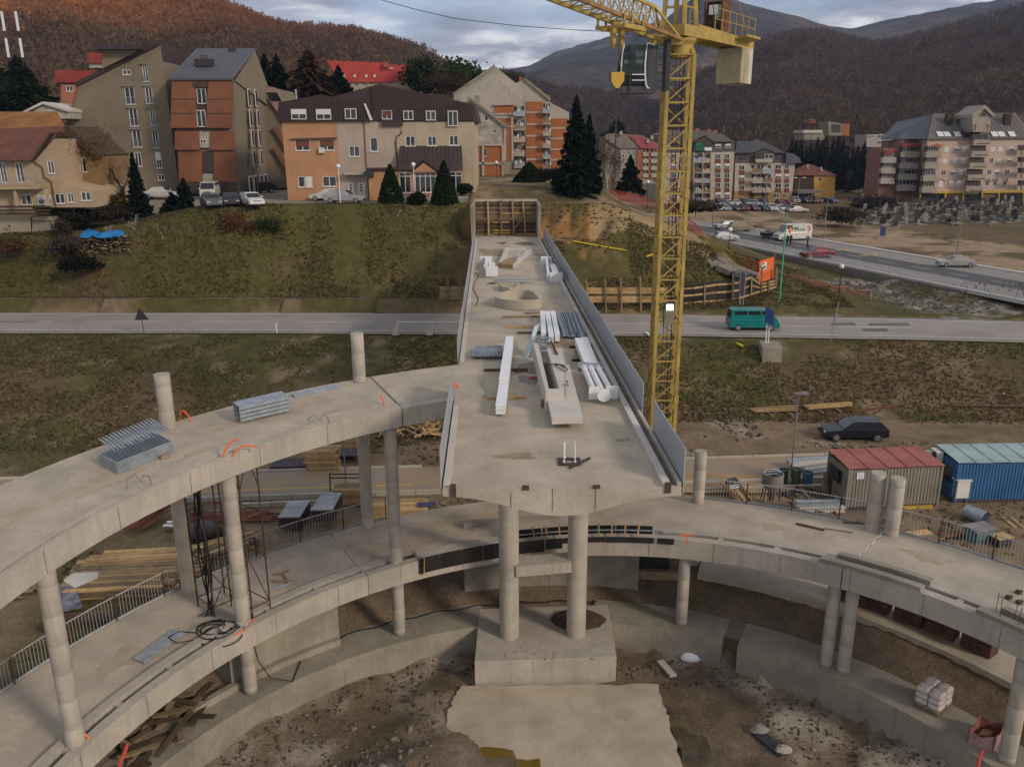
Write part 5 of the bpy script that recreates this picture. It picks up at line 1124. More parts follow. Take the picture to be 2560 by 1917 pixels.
cB=container('site_container','blue corrugated site container with a pale green roof',A2[0]+.1,A2[1]+.1,7.2,2.45,2.6,math.atan2(B2[1]-A2[1],B2[0]-A2[0]),corrb,tealroof,7)
b=MB();b.cube(-.06,-.02,.5,1.5,1.1,2.0);b.obj('window',glass('dark_pane'),cB)
acm=mat('ac_white',(.62,.60,.56),rough=.5,var=.05,bump=.02)
t=thing('air_conditioner','white air conditioner box on the left end of the blue container','air conditioner',A2+(-.3,2.0,-.6));b=MB();b.box(A2+(-.25,2.05,-.25),(.38,.85,.62));b.obj('case',acm,t)
b=MB();b.tube(A2+(-.445,1.95,-.25),A2+(-.46,1.95,-.25),.24,16);b.obj('fan_grille',dark_metal,t)
p=G('j',1385,950,0);t=thing('electric_box','white electric cabinet on thin legs in front of the blue container','cabinet',p);b=MB();b.box(p+(0,.3,.92),(.8,.5,1.1),.1);b.obj('case',acm,t);b=MB();b.box(p+(0,.3,1.5),(.92,.62,.07),.1);b.obj('lid',acm,t)
for sx in(-.35,.35):
 for sy in(.1,.5):b=MB();b.bar(p+(sx,sy,0),p+(sx,sy,.4),.04);b.obj('leg',galv,t)
b=MB();gpoly(b,'j',[(580,1000),(1010,985),(1000,948),(590,965)],.12,.03);tag(b.obj('yellow_board',mat('yellow_board',(.55,.36,.05),bump=.05)),'yellow board lying at the foot of the grey container','board')
# barrels
for i,(x,y,col,lab)in enumerate(((1197,700,(.03,.07,.055),'dark green barrel with water beside the lamp post'),(1372,690,(.10,.12,.075),'olive barrel right of the lamp post'),(1533,740,(.03,.10,.22),'blue barrel near the container door'))):
 p=G('i',x,y,0);t=thing('barrel',lab,'barrel',p,'barrels by the lamp post');b=MB();h=.92;r_=.30
 b.lathe([(r_,0),(r_,.28),(r_+.015,.30),(r_,.32),(r_,.58),(r_+.015,.60),(r_,.62),(r_,h),(r_-.03,h),(r_-.03,h-.1)],p,20);b.obj('drum',mat('barrel_%d'%i,col,rough=.5,var=.15,bump=.03),t,smooth=False)
 b=MB();b.lathe([(.01,h-.09),(r_-.035,h-.085),(.01,h-.08)],p,16);b.obj('water',mat('drum_water',(.12,.13,.13),rough=.08,bump=0),t)
 # concrete skip (hopper)
p=G('i',1030,985,0);t=thing('concrete_skip','round concrete pouring skip behind the railing','skip',p);skm=mat('skip_grey',(.28,.25,.22),rough=.6,metal=.2,var=.2,bump=.08)
b=MB();b.lathe([(.18,.75),(.62,1.25),(.62,1.95),(.56,1.95),(.56,1.3),(.14,.85)],p,22);b.obj('bowl',skm,t)
b=MB();b.lathe([(.2,.3),(.22,.76),(.15,.76),(.13,.3)],p,12);b.obj('spout',rust_dark,t)
for a in range(4):c_,s_=math.cos(a*1.57+.6),math.sin(a*1.57+.6);b=MB();b.tube(p+(c_*.75,s_*.75,0),p+(c_*.55,s_*.55,1.2),.035,6);b.obj('leg',rust_dark,t)
for s_ in(-1,1):b=MB();b.path([p+(-.6,0,1.95),p+(-.3,s_*.15,2.15),p+(.3,s_*.15,2.15),p+(.6,0,1.95)],.025,5);b.obj('handle',galv,t)
b=MB();b.bar(p+(-.55,-.2,1.92),p+(.55,.2,1.92),.05);b.bar(p+(-.4,.4,1.92),p+(.4,-.4,1.92),.05);b.obj('grid',galv,t)
# timber formwork leaning behind the railing
t=thing('timber_formwork','wooden formwork panel with long battens leaning behind the ramp railing','formwork',G('i',560,940,0))
for a,c_ in(((345,690),(575,950)),((430,740),(600,950)),((540,625),(765,950)),((560,790),(680,945))):b=MB();b.bar(G('i',*a,.95),G('i',*c_,.1),.10,.16);b.obj('batten',wood_new,t)
b=MB();b.ext([G('i',350,700,.9),G('i',500,940,.08),G('i',740,945,.08),G('i',545,640,.9)],(0,0,-.04));b.obj('board',wood_old,t)
b=MB();b.ext([G('i',425,660,.97),G('i',455,735,.9),G('i',560,690,.9),G('i',530,625,.97)],(0,0,.05));b.obj('purple_patch',sheetm,t)
for y0 in(710,745,775):b=MB();b.bar(G('i',470,y0,.9),G('i',600,y0-20,.9),.05);b.obj('wire_frame',white_paint,t)
# stack of pale beams behind the lamp post, bench-like beams near the ramp
t=thing('beam_stack','stack of pale grey beams fanned out left of the red-roofed container','beams',G('i',1500,480,0))
for i,(a,c_)in enumerate((((1275,410),(1860,365)),((1285,440),(1860,385)),((1335,490),(1860,420)),((1400,500),(1860,440)),((1500,530),(1860,470)),((1530,545),(1850,500)),((1510,590),(1840,540)))):z=.6-.07*i;b=MB();b.bar(G('i',*a,z),G('i',*c_,z),.36,.28);b.obj('beam',galv if i%3==0 else concrete_light,t)
t=thing('beam_stack','two grey steel beams stacked near the railing by the container corner','beams',G('i',1700,1060,0))
for a,c_,z in(((1380,960),(1990,945),.62),((1420,1040),(2060,1030),.3)):b=MB();p,q_=G('i',*a,z),G('i',*c_,z);b.bar(p,q_,.35,.05);b.bar(p-(0,0,.14),q_-(0,0,.14),.05,.26);b.bar(p-(0,0,.28),q_-(0,0,.28),.35,.05);b.obj('beam',galv if z>.5 else concrete_light,t)
b=MB();p=G('i',1800,880,0);b.ext([p+(-.3,0,0),p+(.35,.0,0),p+(.5,.5,1.3),p+(-.1,.5,1.35)],(0,.05,.02));tag(b.obj('plywood_sheet',wood_old),'plywood sheet leaning by the door of the red-roofed container','board')
heap('rubbish_heap','heap of scrap and rubble beside the container door',G('i',1450,850,0),1.6,.8,30,.8,[wood_dark,rust_dark,wood_old],.4,'scrap',.18,.06)
# gear beside the blue container
b=MB();p=G('j',1610,1210,0);b.tube(p+(-.35,.8,.42),p+(.25,-.2,.42),.42,20,None,False);b.tube(p+(-.35,.8,.42),p+(.25,-.2,.42),.38,20,None,False);tag(b.obj('drain_pipe',galv,None,True),'short grey drain pipe lying in the grass near the railing','pipe')
t=thing('scrap_crates','teal and grey boxes behind the railing at the right edge','boxes',G('j',1680,1500,0));p=G('j',1640,1440,0)
b=MB();b.box(p+(0,.2,.35),(1.3,.9,.7),.3);b.obj('box',mat('teal_box',(.09,.18,.19),rough=.7,var=.2,bump=.05),t)
b=MB();b.box(p+(0,.25,.75),(1.5,1.0,.07),.3);b.obj('lid',mat('lilac_lid',(.24,.21,.21),rough=.7,bump=.04),t)
b=MB();b.box(p+(.85,-.35,.5),(1.0,.7,.06),.3);b.obj('lid',wood_new,t);b=MB();b.box(p+(.85,-.35,.24),(.9,.6,.46),.3);b.obj('box',dark_metal,t)
for i,(x,y,m_)in enumerate(((820,1330,wood_new),(960,1390,wood_old),(1220,1340,rust))):b=MB();b.box(G('j',x,y,.25),(1.5,.6,.06),.2);tag(b.obj('rusty_sheet',m_),['orange plywood sheet behind the railing right of the twin stubs','brown sheet lying beside the orange plywood','rust brown sheet left of the teal boxes'][i],'sheet')
for i,(a,c_)in enumerate((((1930,1120),(2095,1255)),((2040,1120),(2212,1265)))):b=MB();b.bar(G('j',*a,.06),G('j',*c_,.06),.14,.06);tag(b.obj('plank',wood_new),['left','right'][i]+' one of two pale planks lying in the grass at the right edge','timber','planks in the grass')
# lamp post
def lamp_post(label,p,h,rad=.06,m=None,head='flat',group='street lamps',rz=0.0):
 t=thing('street_lamp',label,'lamp post',p,group);m=m or mat('lamp_grey',(.24,.24,.24),rough=.5,metal=.3,bump=.02);p=vec(p)
 b=MB();b.tube(p-(0,0,.2),p+(0,0,h),rad,10,rad*.7);b.obj('pole',m,t)
 if head=='flat':
  d=np.array((math.cos(rz),math.sin(rz),0));b=MB();b.bar(p+(0,0,h),p+(0,0,h+.12)+d*.25,.05);b.obj('arm',m,t);b=MB();b.bar(p+(0,0,h+.12)-d*.3,p+(0,0,h+.18)+d*.55,.32,.1);b.obj('lamp_head',m,t)
 elif head=='globe':
  b=MB();n=10;prof=[(.26*math.sin(math.pi*i/n)+.001,h+.24-.26*math.cos(math.pi*i/n))for i in range(n+1)];b.lathe(prof,p,18);b.obj('globe',mat('globe_white',(.72,.70,.67),rough=.35,var=.03,bump=0),t,smooth=True)
  b=MB();b.lathe([(.10,h-.06),(.12,h+.02),(.08,h+.05)],p,10);b.obj('collar',m,t)
 else:
  for s_ in(-1,1):b=MB();b.bar(p+(0,0,h),p+(s_*.9,0,h+.1),.06);b.obj('arm',m,t);b=MB();b.box(p+(s_*1.0,0,h+.1),(.6,.3,.14));b.obj('lamp_head',white_paint,t)
 return t
lamp_post('grey lamp post with a flat head standing beside the barrels',G('N',710,640,0),6.9*.82,.055,head='flat')
p=G('l',1130,730,0);b=MB();b.tube(p,p+(0,0,6.2),.055,8);tag(b.obj('steel_pole',mat('lamp_grey',(.24,.24,.24),rough=.5,metal=.3,bump=.02)),'thin grey steel pole rising beside the board stack under the upper ramp','pole')
# timber and steel on the bank behind the car
t=thing('plank_bundle','long bundle of yellow planks on the grass left of the black car','timber',gp('O',1230,1200))
for i in range(9):a,c_=gp('O',1010+8*i,1180+4*i,.1),gp('O',1400,1150+6*i,.1);b=MB();b.bar(a+(0,0,.07*(i%3)),c_+(0,0,.07*(i%3)),.2,.06);b.obj('plank',wood_new,t)
t=thing('plank_bundle','long bundle of yellow planks on the grass behind the black car','timber',gp('O',1640,1180))
for i in range(9):a,c_=gp('O',1440+6*i,1155+4*i,.1),gp('O',1830,1128+4*i,.1);b=MB();b.bar(a+(0,0,.07*(i%3)),c_+(0,0,.07*(i%3)),.2,.06);b.obj('plank',wood_new,t)
for i,(x,y)in enumerate(((1180,1222),(1335,1222),(1575,1200),(1715,1190))):p=gp('O',x,y);b=MB();b.box(p+(0,.0,.06),(.15,.9,.12),.3);tag(b.obj('bearer',wood_old),['leftmost','second','third','rightmost'][i]+' of four short bearers under the yellow plank bundles','timber','bearers under the planks')
t=thing('rail_pair','two long rusty steel rails on the grass behind the black car','rails',gp('O',2000,1170))
for a,c_ in(((1830,1200),(2200,1150)),((1860,1190),(2230,1142))):b=MB();b.bar(gp('O',*a,.08),gp('O',*c_,.08),.1,.1);b.obj('rail',rust,t)
b=MB();b.tube(gp('N',1740,163,.12),gp('N',2212,168,.12),.12,8);tag(b.obj('timber_pole',wood_dark),'long dark timber pole lying on the bank at the right','pole')
# sign on the concrete block
p=gp('O',1200,790);bl=[V('O',1125,700,70.2),V('O',1275,715,70.2)]
t=thing('concrete_block','concrete foundation block sticking out of the bank below the blue sign','block',(p[0],70,p[2]));zt_=bl[0][2]+.1;x0,x1=bl[0][0],bl[1][0]
b=MB();b.ext([(x0,69.6,zt_-3.2),(x1-.2,69.4,zt_-3.2),(x1,69.9,zt_-.3),(x1,69.9,zt_),(x0,70.1,zt_)],(.3,2.2,.12));b.obj('block',concrete_old,t)
t=thing('advert_sign','blue roadside sign on two white posts above the concrete block','sign',(x0+1,71,zt_));sgm=mat('sign_blue',(.025,.045,.16),rough=.4,var=.05,bump=.01)
Ys=71.0;c0=[V('O',1150,365,Ys),V('O',1218,408,Ys-1.0+.9),V('O',1212,525,Ys),V('O',1145,488,Ys)];b=MB();b.ext(c0,(.02,.12,0));b.obj('board',sgm,t)
for x in(1155,1175):b=MB();a,c_=V('O',x-5,655,Ys+.2),V('O',x+6,500,Ys+.2);b.tube(a,c_,.05,8);b.obj('post',white_paint,t)
def text(s,size,m,parent,mtx,name='lettering',ext=.006):
 cu=bpy.data.curves.new(name,'FONT');cu.body=s;cu.size=size;cu.extrude=ext;cu.align_x='CENTER';cu.align_y='CENTER';o=bpy.data.objects.new(name,cu);C.objects.link(o);cu.materials.append(m)
 dg=bpy.context.evaluated_depsgraph_get();me=bpy.data.meshes.new_from_object(o.evaluated_get(dg));bpy.data.objects.remove(o);o=bpy.data.objects.new(name,me);C.objects.link(o);me.materials.clear();me.materials.append(m)
 if parent:adopt(o,parent)
 o.matrix_local=(Matrix(mtx));return o
def face_m(c,xd,yd,off=.012):
 x,y=unit(xd),unit(yd);y=unit(y-x*(x@y));z=np.cross(x,y);c=vec(c)+z*off;return((x[0],y[0],z[0],c[0]),(x[1],y[1],z[1],c[1]),(x[2],y[2],z[2],c[2]),(0,0,0,1))
xd,yd=c0[1]-c0[0],c0[0]-c0[3];pos=lambda u,v_:c0[3]+(c0[2]-c0[3])*u+(c0[0]-c0[3])*v_
text('OSAJIK',.55,white_paint,t,face_m(pos(.5,.22),xd,yd,.03));b=MB();
for u0,u1,v0,v1 in((.3,.72,.52,.56),(.3,.72,.84,.88),(.3,.36,.52,.88),(.66,.72,.52,.88),(.42,.6,.6,.64),(.44,.5,.6,.8)):b.quad(*[pos(u,v_)-np.array((.0,.02,0))for u,v_ in((u0,v0),(u1,v0),(u1,v1),(u0,v1))])
b.obj('logo',white_paint,t)
# small road furniture along the near verge
p=G('H',995,232,ZR);t=thing('warning_sign','triangular road sign seen from behind on the near verge at the left','road sign',p);b=MB();b.tube(p,p+(-.05,0,2.2),.035,6);b.obj('post',rust_dark,t)
q_=p+(-.1,0,1.35);b=MB();b.ext([q_+(-.62,0,-.05),q_+(.62,.2,-.05),q_+(-.1,.05,1.15)],(0,.03,0));b.obj('plate',dark_metal,t)
t=thing('road_barrier','concrete posts with a rail beside the road, left of the deck','barrier',G('I',1350,105,ZR))
for x in(1350,1585):p=G('I',x,105,ZR);b=MB();b.ext([p+(-.35,0,0),p+(.25,0,0),p+(.42,0,1.25),p+(.12,0,1.35)],(0,.25,0));b.obj('post',concrete_light,t)
b=MB();b.tube(G('I',1365,105,ZR)+(.2,.1,1.25),G('I',1800,105,ZR)+(.2,.1,1.25),.04,6);b.obj('rail',white_paint,t)
p=G('O',1665,640,ZR);b=MB();b.tube(p,p+(.35,0,3.6),.04,6);b.tube(p+(.15,0,1.6),p+(.24,0,2.6),.09,6);tag(b.obj('thin_post',galv),'thin grey post leaning beside the road right of the blue sign','post')
for i,(x,y)in enumerate(((530,90),)):p=G('I',x,y,ZR);b=MB();b.tube(p,p+(0,0,.9),.05,6);b.box(p+(0,0,.85),(.14,.08,.2));tag(b.obj('marker_post',white_paint),'small white marker post on the near verge','post')
for i,(k,a,c_,lab)in enumerate((('O',(920,655),(970,680),'short yellow strip lying on the grass bank below the road'),('F',(1237,175),(1675,252),'long yellow board lying on the slope right of the abutment'),('F',(1842,303),(1928,272),'short yellow board on the slope beside the crane mast'),('O',(200,568),(235,598),'white lath lying on the verge beside the crane mast'))):
 b=MB();b.bar(gp(k,*a,.25),gp(k,*c_,.25),.16,.12);tag(b.obj('yellow_strip',mat('bright_yellow',(.70,.52,.03),rough=.6,bump=.02)if i<3 else white_paint),lab,'board')
# ---- buildings
def clip_convex(poly,out):
 """clip a polygon (list of (u, z)) by a convex outline given counter-clockwise"""
 for i in range(len(out)):
  a,c_=out[i],out[(i+1)%len(out)];res=[];f=lambda p:(c_[0]-a[0])*(p[1]-a[1])-(c_[1]-a[1])*(p[0]-a[0])
  for j in range(len(poly)):
   p,q_=poly[j],poly[(j+1)%len(poly)];fp,fq=f(p),f(q_)
   if fp>=-1e-9:res.append(p)
   if(fp>1e-9 and fq<-1e-9)or(fp<-1e-9 and fq>1e-9):t=fp/(fp-fq);res.append((p[0]+(q_[0]-p[0])*t,p[1]+(q_[1]-p[1])*t))
  poly=res
  if len(poly)<3:return[]
 return poly
class Face:
 """An upright facade seen from the front: plane at depth Y (turned by rz), outline and openings read from photo directions."""
 def __init__(s,Y,k,x=0.0,rz=0.0):s.p=np.array((x,Y,0.0));s.ux=np.array((math.cos(rz),math.sin(rz),0));s.n=np.array((math.sin(rz),-math.cos(rz),0));s.k=k
 def uz(s,x,y):p=PL(s.k,x,y,s.p,s.n);return float((p-s.p)@s.ux),float(p[2])
 def at(s,u,z,d=0.0):return s.p+s.ux*u+s.n*d+(0,0,z)
 def rect(s,x0,y0,x1,y1):
  a=[s.uz(x0,(y0+y1)/2)[0],s.uz(x1,(y0+y1)/2)[0],s.uz((x0+x1)/2,y1)[1],s.uz((x0+x1)/2,y0)[1]];return a
 def wall(s,t,out_px,m,holes=(),depth=10.0,zb=None,name='wall',back=True,top=True,topm=None):
  out=[s.uz(*p)for p in out_px]
  if zb is not None:out=[(u,zb if i in s.low else z)for i,(u,z)in enumerate(out)]if hasattr(s,'low')else out
  ar=sum(out[i][0]*out[(i+1)%len(out)][1]-out[(i+1)%len(out)][0]*out[i][1]for i in range(len(out)))
  if ar<0:out=out[::-1]
  us=sorted({round(v,4)for h in holes for v in h[:2]}|{min(p[0]for p in out)-1,max(p[0]for p in out)+1});zs_=sorted({round(v,4)for h in holes for v in h[2:4]}|{min(p[1]for p in out)-1,max(p[1]for p in out)+1})
  b=MB()
  for i in range(len(us)-1):
   for j in range(len(zs_)-1):
    um,zm=(us[i]+us[i+1])/2,(zs_[j]+zs_[j+1])/2
    if any(h[0]<um<h[1]and h[2]<zm<h[3]for h in holes):continue
    c_=clip_convex([(us[i],zs_[j]),(us[i+1],zs_[j]),(us[i+1],zs_[j+1]),(us[i],zs_[j+1])],out)
    if c_:b.quad(*[s.at(u,z)for u,z in c_])
  for h in holes:
   c_=[(h[0],h[2]),(h[1],h[2]),(h[1],h[3]),(h[0],h[3])]
   for i in range(4):p,q_=c_[i],c_[(i+1)%4];b.quad(s.at(*p),s.at(*q_),s.at(*q_,-.22),s.at(*p,-.22))
   b.quad(*[s.at(u,z,-.22)for u,z in c_])
  n=len(out)
  for i in range(n):
   p,q_=out[i],out[(i+1)%n];b.quad(s.at(*q_),s.at(*p),s.at(*p,-depth),s.at(*q_,-depth))
  if back:b.quad(*[s.at(u,z,-depth)for u,z in out[::-1]])
  return b.obj(name,m,t)
 def window(s,t,h,kind_='w',m=None,mull=1,name='window',d=-.10,sill=True):
  u0,u1,z0,z1=h[:4];m=m or win_white;f=min(.09,(u1-u0)*.12);b=MB()
  for a0,a1,c0,c1 in((u0,u1,z0,z0+f),(u0,u1,z1-f,z1),(u0,u0+f,z0+f,z1-f),(u1-f,u1,z0+f,z1-f)):b.ext([s.at(a0,c0,d),s.at(a1,c0,d),s.at(a1,c1,d),s.at(a0,c1,d)],s.n*.07)
  for i in range(mull):um=u0+(u1-u0)*(i+1)/(mull+1);b.ext([s.at(um-f*.5,z0+f,d),s.at(um+f*.5,z0+f,d),s.at(um+f*.5,z1-f,d),s.at(um-f*.5,z1-f,d)],s.n*.065)
  if sill:b.ext([s.at(u0-.08,z0-.06,-.05),s.at(u1+.08,z0-.06,-.05),s.at(u1+.08,z0,-.05),s.at(u0-.08,z0,-.05)],s.n*.15)
  o=b.obj(name,m,t);b=MB();b.quad(s.at(u0+f,z0+f,d+.02),s.at(u1-f,z0+f,d+.02),s.at(u1-f,z1-f,d+.02),s.at(u0+f,z1-f,d+.02));g=b.obj('pane',pane,None);adopt(g,o)
  if o.get('_org')is None:g.matrix_parent_inverse=o.matrix_parent_inverse.inverted()if False else Matrix.Identity(4)
  if kind_ in 'bcB':
   fr={'b':.5,'c':1.0,'B':.62}[kind_];mm=win_white if kind_!='B' else blind_brown;b=MB();zz=z1-f-(z1-z0-2*f)*fr;b.ext([s.at(u0+f*.6,zz,d+.03),s.at(u1-f*.6,zz,d+.03),s.at(u1-f*.6,z1-f*.4,d+.03),s.at(u0+f*.6,z1-f*.4,d+.03)],s.n*.05);g=b.obj('blind',mm,None);adopt(g,o)
  if kind_=='r':
   b=MB();
   for i in range(7):u=u0+(u1-u0)*i/6;b.bar(s.at(u,z0,.12),s.at(u,z0+(z1-z0)*.42,.12),.025)
   b.bar(s.at(u0,z0+(z1-z0)*.42,.12),s.at(u1,z0+(z1-z0)*.42,.12),.04);g=b.obj('window_rail',galv,None);adopt(g,o)
  return o
 def block(s,t,px_,m,d0=0.0,depth=.15,name='panel'):
  b=MB();P=[s.uz(*p)for p in px_];b.ext([s.at(u,z,d0)for u,z in P],-s.n*depth if depth<0 else s.n*depth);return b.obj(name,m,t)
 def wins(s,t,rects,**kw):
  hs=[]
  for r_ in rects:h=s.rect(*r_[:4]);hs.append(h)
  for h,r_ in zip(hs,rects):s.window(t,h,r_[4]if len(r_)>4 else 'w',mull=r_[5]if len(r_)>5 else 1,**kw)
  return hs
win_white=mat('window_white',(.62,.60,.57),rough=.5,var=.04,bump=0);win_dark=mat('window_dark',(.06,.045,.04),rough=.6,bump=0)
pane=mat('window_pane',(.045,.045,.05),rough=.12,bump=0,var=.4,scale=.35,rvar=.8,spec=.7);blind_brown=mat('blind_brown',(.16,.055,.035),rough=.7,var=.1,bump=.05,wave=('Z',9,0,.3))
def stucco(name,c,**k):return mat(name,c,rough=.9,var=k.get('var',.09),scale=k.get('scale',.3),bump=.08,bscale=9,streak=k.get('streak',.32),fine=.06,spot=k.get('spot',.15))
orange_w=stucco('orange_render',(.46,.24,.125));beige_w=stucco('beige_render',(.42,.335,.27));yell_w=stucco('cream_render',(.44,.355,.245));dark_roof=mat('dark_brown_roof',(.052,.030,.028),rough=.65,var=.12,scale=.5,bump=.03)
grey_w=stucco('grey_render',(.205,.165,.115),streak=.25);brown_pan=mat('brown_cladding',(.235,.088,.042),rough=.7,var=.14,scale=.4,bump=.05,streak=.3);slate=mat('slate_blue',(.085,.088,.105),rough=.6,var=.08,scale=.5,bump=.05)
white_w=stucco('old_white',(.40,.36,.305),streak=.45,spot=.3,var=.1);brick_w=mat('brick_red',(.36,.125,.045),rough=.9,var=.12,scale=.5,bump=.08,streak=.2);conc_band=stucco('concrete_band',(.43,.37,.31),streak=.3);tile_red=mat('red_tile',(.30,.05,.035),rough=.8,var=.15,scale=.6,bump=.15,bscale=4,rvar=.05);tile_brown=mat('brown_tile',(.16,.06,.04),rough=.85,var=.16,scale=.8,bump=.15)
def corr_sheet(t,f,top,zb,m,step=.30,dp=.05,depth=0.0,name='roof_sheet'):
 """vertical corrugated sheet on a facade: top = list of (u, z), flat bottom zb"""
 us=np.arange(top[0][0],top[-1][0],step/2);T_=[np.interp(u,[p[0]for p in top],[p[1]for p in top])for u in us];b=MB()
 for i in range(len(us)-1):
  d0=depth+(dp if i%2 else 0);q0,q1=us[i],us[i+1];b.quad(f.at(q0,zb,d0),f.at(q1,zb,d0),f.at(q1,T_[i+1],d0),f.at(q0,T_[i],d0));b.quad(f.at(q1,zb,depth),f.at(q1,zb,depth+dp),f.at(q1,T_[i+1],depth+dp),f.at(q1,T_[i+1],depth))
 return b.obj(name,m,t)
 # ---- orange house
t=thing('town_house','orange and beige three-storey house with a dark brown mansard roof above the bank','house',(-15,103,ZT));f=Face(103,'B')
top_w=[(742,570,838,658),(1222,588,1305,665),(1408,588,1490,668),(1590,588,1672,715,'r')]
hO=f.wins(t,[(325,828,445,918,'B'),(525,825,650,915,'B'),(348,1130,405,1220,'w',0),(410,1130,468,1220,'c',0),(550,1128,665,1215)])
f.wall(t,[(212,676),(668,676),(708,1340),(268,1340)],orange_w,hO,11)
hM=f.wins(t,[(770,878,858,968),(945,808,1008,925,'w',0)]);dr_=[f.rect(758,1178,810,1292),f.rect(835,1178,905,1322)]
f.wall(t,[(668,676),(1165,676),(1180,1340),(708,1340)],beige_w,hM+dr_,11)
for h,nm in zip(dr_,(0,1)):
 b=MB();b.ext([f.at(h[0],h[2],-.16),f.at(h[1],h[2],-.16),f.at(h[1],h[3],-.16),f.at(h[0],h[3],-.16)],f.n*.06);o=b.obj('door',win_white,t)
 for j in range(3):zc_=h[3]-.35-.32*j;um=(h[0]+h[1])/2;b=MB();b.ext([f.at(um-.12,zc_-.1,-.10),f.at(um+.12,zc_-.1,-.10),f.at(um+.12,zc_+.1,-.10),f.at(um-.12,zc_+.1,-.10)],f.n*.012);g=b.obj('door_pane',pane);adopt(g,o)
hR=f.wins(t,[(1238,795,1318,880),(1420,795,1495,878),(1600,792,1675,875)]);hr3=[f.rect(*top_w[3][:4])]
f.wall(t,[(1165,676),(1805,676),(1822,1300),(1180,1340)],yell_w,hR,11)
hG=[f.rect(1188,1098,1285,1268),f.rect(1315,1098,1490,1265),f.rect(1602,1092,1708,1268)]
por=Face(101.4,'B')
hG=[por.rect(1188,1098,1285,1268),por.rect(1315,1098,1490,1265),por.rect(1602,1092,1708,1268)]
por.wall(t,[(930,1085),(1718,1085),(1728,1330),(940,1330)],orange_w,hG,1.5,name='porch_wall')
for h,n_ in zip(hG,(1,3,1)):o=por.window(t,h,mull=n_,name='glazed_door');zz=h[2]+(h[3]-h[2])*.8;b=MB();b.ext([por.at(h[0],zz,-.09),por.at(h[1],zz,-.09),por.at(h[1],zz+.08,-.09),por.at(h[0],zz+.08,-.09)],por.n*.07);g=b.obj('transom',win_white);adopt(g,o)
b=MB();e0,e1=por.uz(1175,1080),por.uz(1712,1078);r0,r1=f.uz(1200,885),f.uz(1700,885);b.loft([[por.at(e0[0],e0[1],.25),por.at(e1[0],e1[1],.25),f.at(r1[0],r1[1],.02),f.at(r0[0],r0[1],.02)],[por.at(e0[0],e0[1]+.1,.25),por.at(e1[0],e1[1]+.1,.25),f.at(r1[0],r1[1]+.1,.02),f.at(r0[0],r0[1]+.1,.02)]]);b.obj('porch_roof',dark_roof,t)
for i in range(16):u=i/15;b=MB();b.bar(por.at(e0[0]+(e1[0]-e0[0])*u,e0[1]+.12,.25),f.at(r0[0]+(r1[0]-r0[0])*u,r0[1]+.12,.02),.05,.06);b.obj('roof_seam',dark_roof,t)
b=MB();a0,a1,ap=por.uz(1295,1095),por.uz(1500,1092),por.uz(1390,1015);b.ext([por.at(*a0,.35),por.at(*a1,.35),por.at(*ap,.35)],-por.n*1.2);b.obj('porch_gable',orange_w,t)
for a_,c_ in((por.uz(1270,1100),por.uz(1388,1000)),(por.uz(1388,1000),por.uz(1520,1098))):b=MB();b.ext([por.at(*a_,.5),por.at(*c_,.5),por.at(c_[0],c_[1]+.14,.5),por.at(a_[0],a_[1]+.14,.5)],-por.n*1.5);b.obj('porch_gable_roof',dark_roof,t)
b=MB();e0,e1=por.uz(920,1080),por.uz(1180,1076);b.ext([por.at(e0[0],e0[1],.3),por.at(e1[0],e1[1],.3),por.at(e1[0],e1[1]+.25,.3),por.at(e0[0],e0[1]+.25,.3)],-por.n*1.9);b.obj('flat_canopy',dark_roof,t)
f.block(t,[(740,1115),(905,1115),(905,1092),(740,1092)],concrete,.02,1.0,'door_canopy');f.block(t,[(288,826),(670,818),(670,808),(288,818)],win_dark,.02,.25,'blind_ledge')
f.block(t,[(1195,1340),(1760,1330),(1760,1285),(1195,1285)],concrete,1.6,.8,'terrace_step')
# mansard roofs
m1=[f.uz(x,y)for x,y in((178,678),(188,520),(545,455),(900,525),(970,672))];m2=[f.uz(x,y)for x,y in((640,676),(640,470),(1020,365),(1805,535),(1838,680))];zb1,zb2=m1[0][1],m2[0][1]
b=MB();b.ext([f.at(u,z,.3 if z<=zb1+.2 else.12)for u,z in m1],-f.n*8);b.obj('mansard_roof',dark_roof,t);b=MB();b.ext([f.at(u,z,.05 if z<=zb2+.2 else-.1)for u,z in m2],-f.n*12);b.obj('mansard_roof',dark_roof,t)
cs1=corr_sheet(t,f,[m1[1],m1[2],(m1[3][0]+.1,m1[3][1])],zb1+.02,dark_roof,.34,.06,.32,'corrugated_sheet');cs2=corr_sheet(t,f,[(f.uz(960,500)[0],f.uz(960,385)[1]),m2[2],m2[3]],zb2+.02,dark_roof,.34,.06,.1,'corrugated_sheet')
for r_,dd in(((300,575,425,660,'b'),.45),((505,575,628,662,'b'),.45),((742,570,838,658),.45),((1222,588,1305,665),.25),((1408,588,1490,668),.25),((1590,588,1672,715,'r'),.25),((1045,585,1128,660,'B'),.2)):f.window(t,f.rect(*r_[:4]),r_[4]if len(r_)>4 else 'w',d=dd)
f.block(t,[(898,530),(912,528),(972,665),(950,668)],win_white,.4,.12,'skylight_trim');f.block(t,[(1045,660),(1215,660),(1215,712),(1045,712)],dark_roof,.02,.35,'balcony_front')
b=MB();b.path([f.at(*f.uz(x,y),.12)for x,y in((1205,680),(1205,775),(1168,800),(1160,840),(1172,1050),(1178,1080))],.07,8);b.obj('downpipe',wood_dark,t)
b=MB();b.path([f.at(*f.uz(x,y),.1)for x,y in((895,680),(912,1000),(920,1090),(935,1320))],.05,6);b.obj('downpipe',wood_dark,t)
b=MB();p=por.at(*por.uz(945,1110),.2);b.box(p,(.9,.35,.7));b.obj('air_conditioner',dark_metal,t);b=MB();p=f.at(*f.uz(548,915),.2);b.box(p,(.65,.35,.6));b.obj('air_conditioner',acm,t)
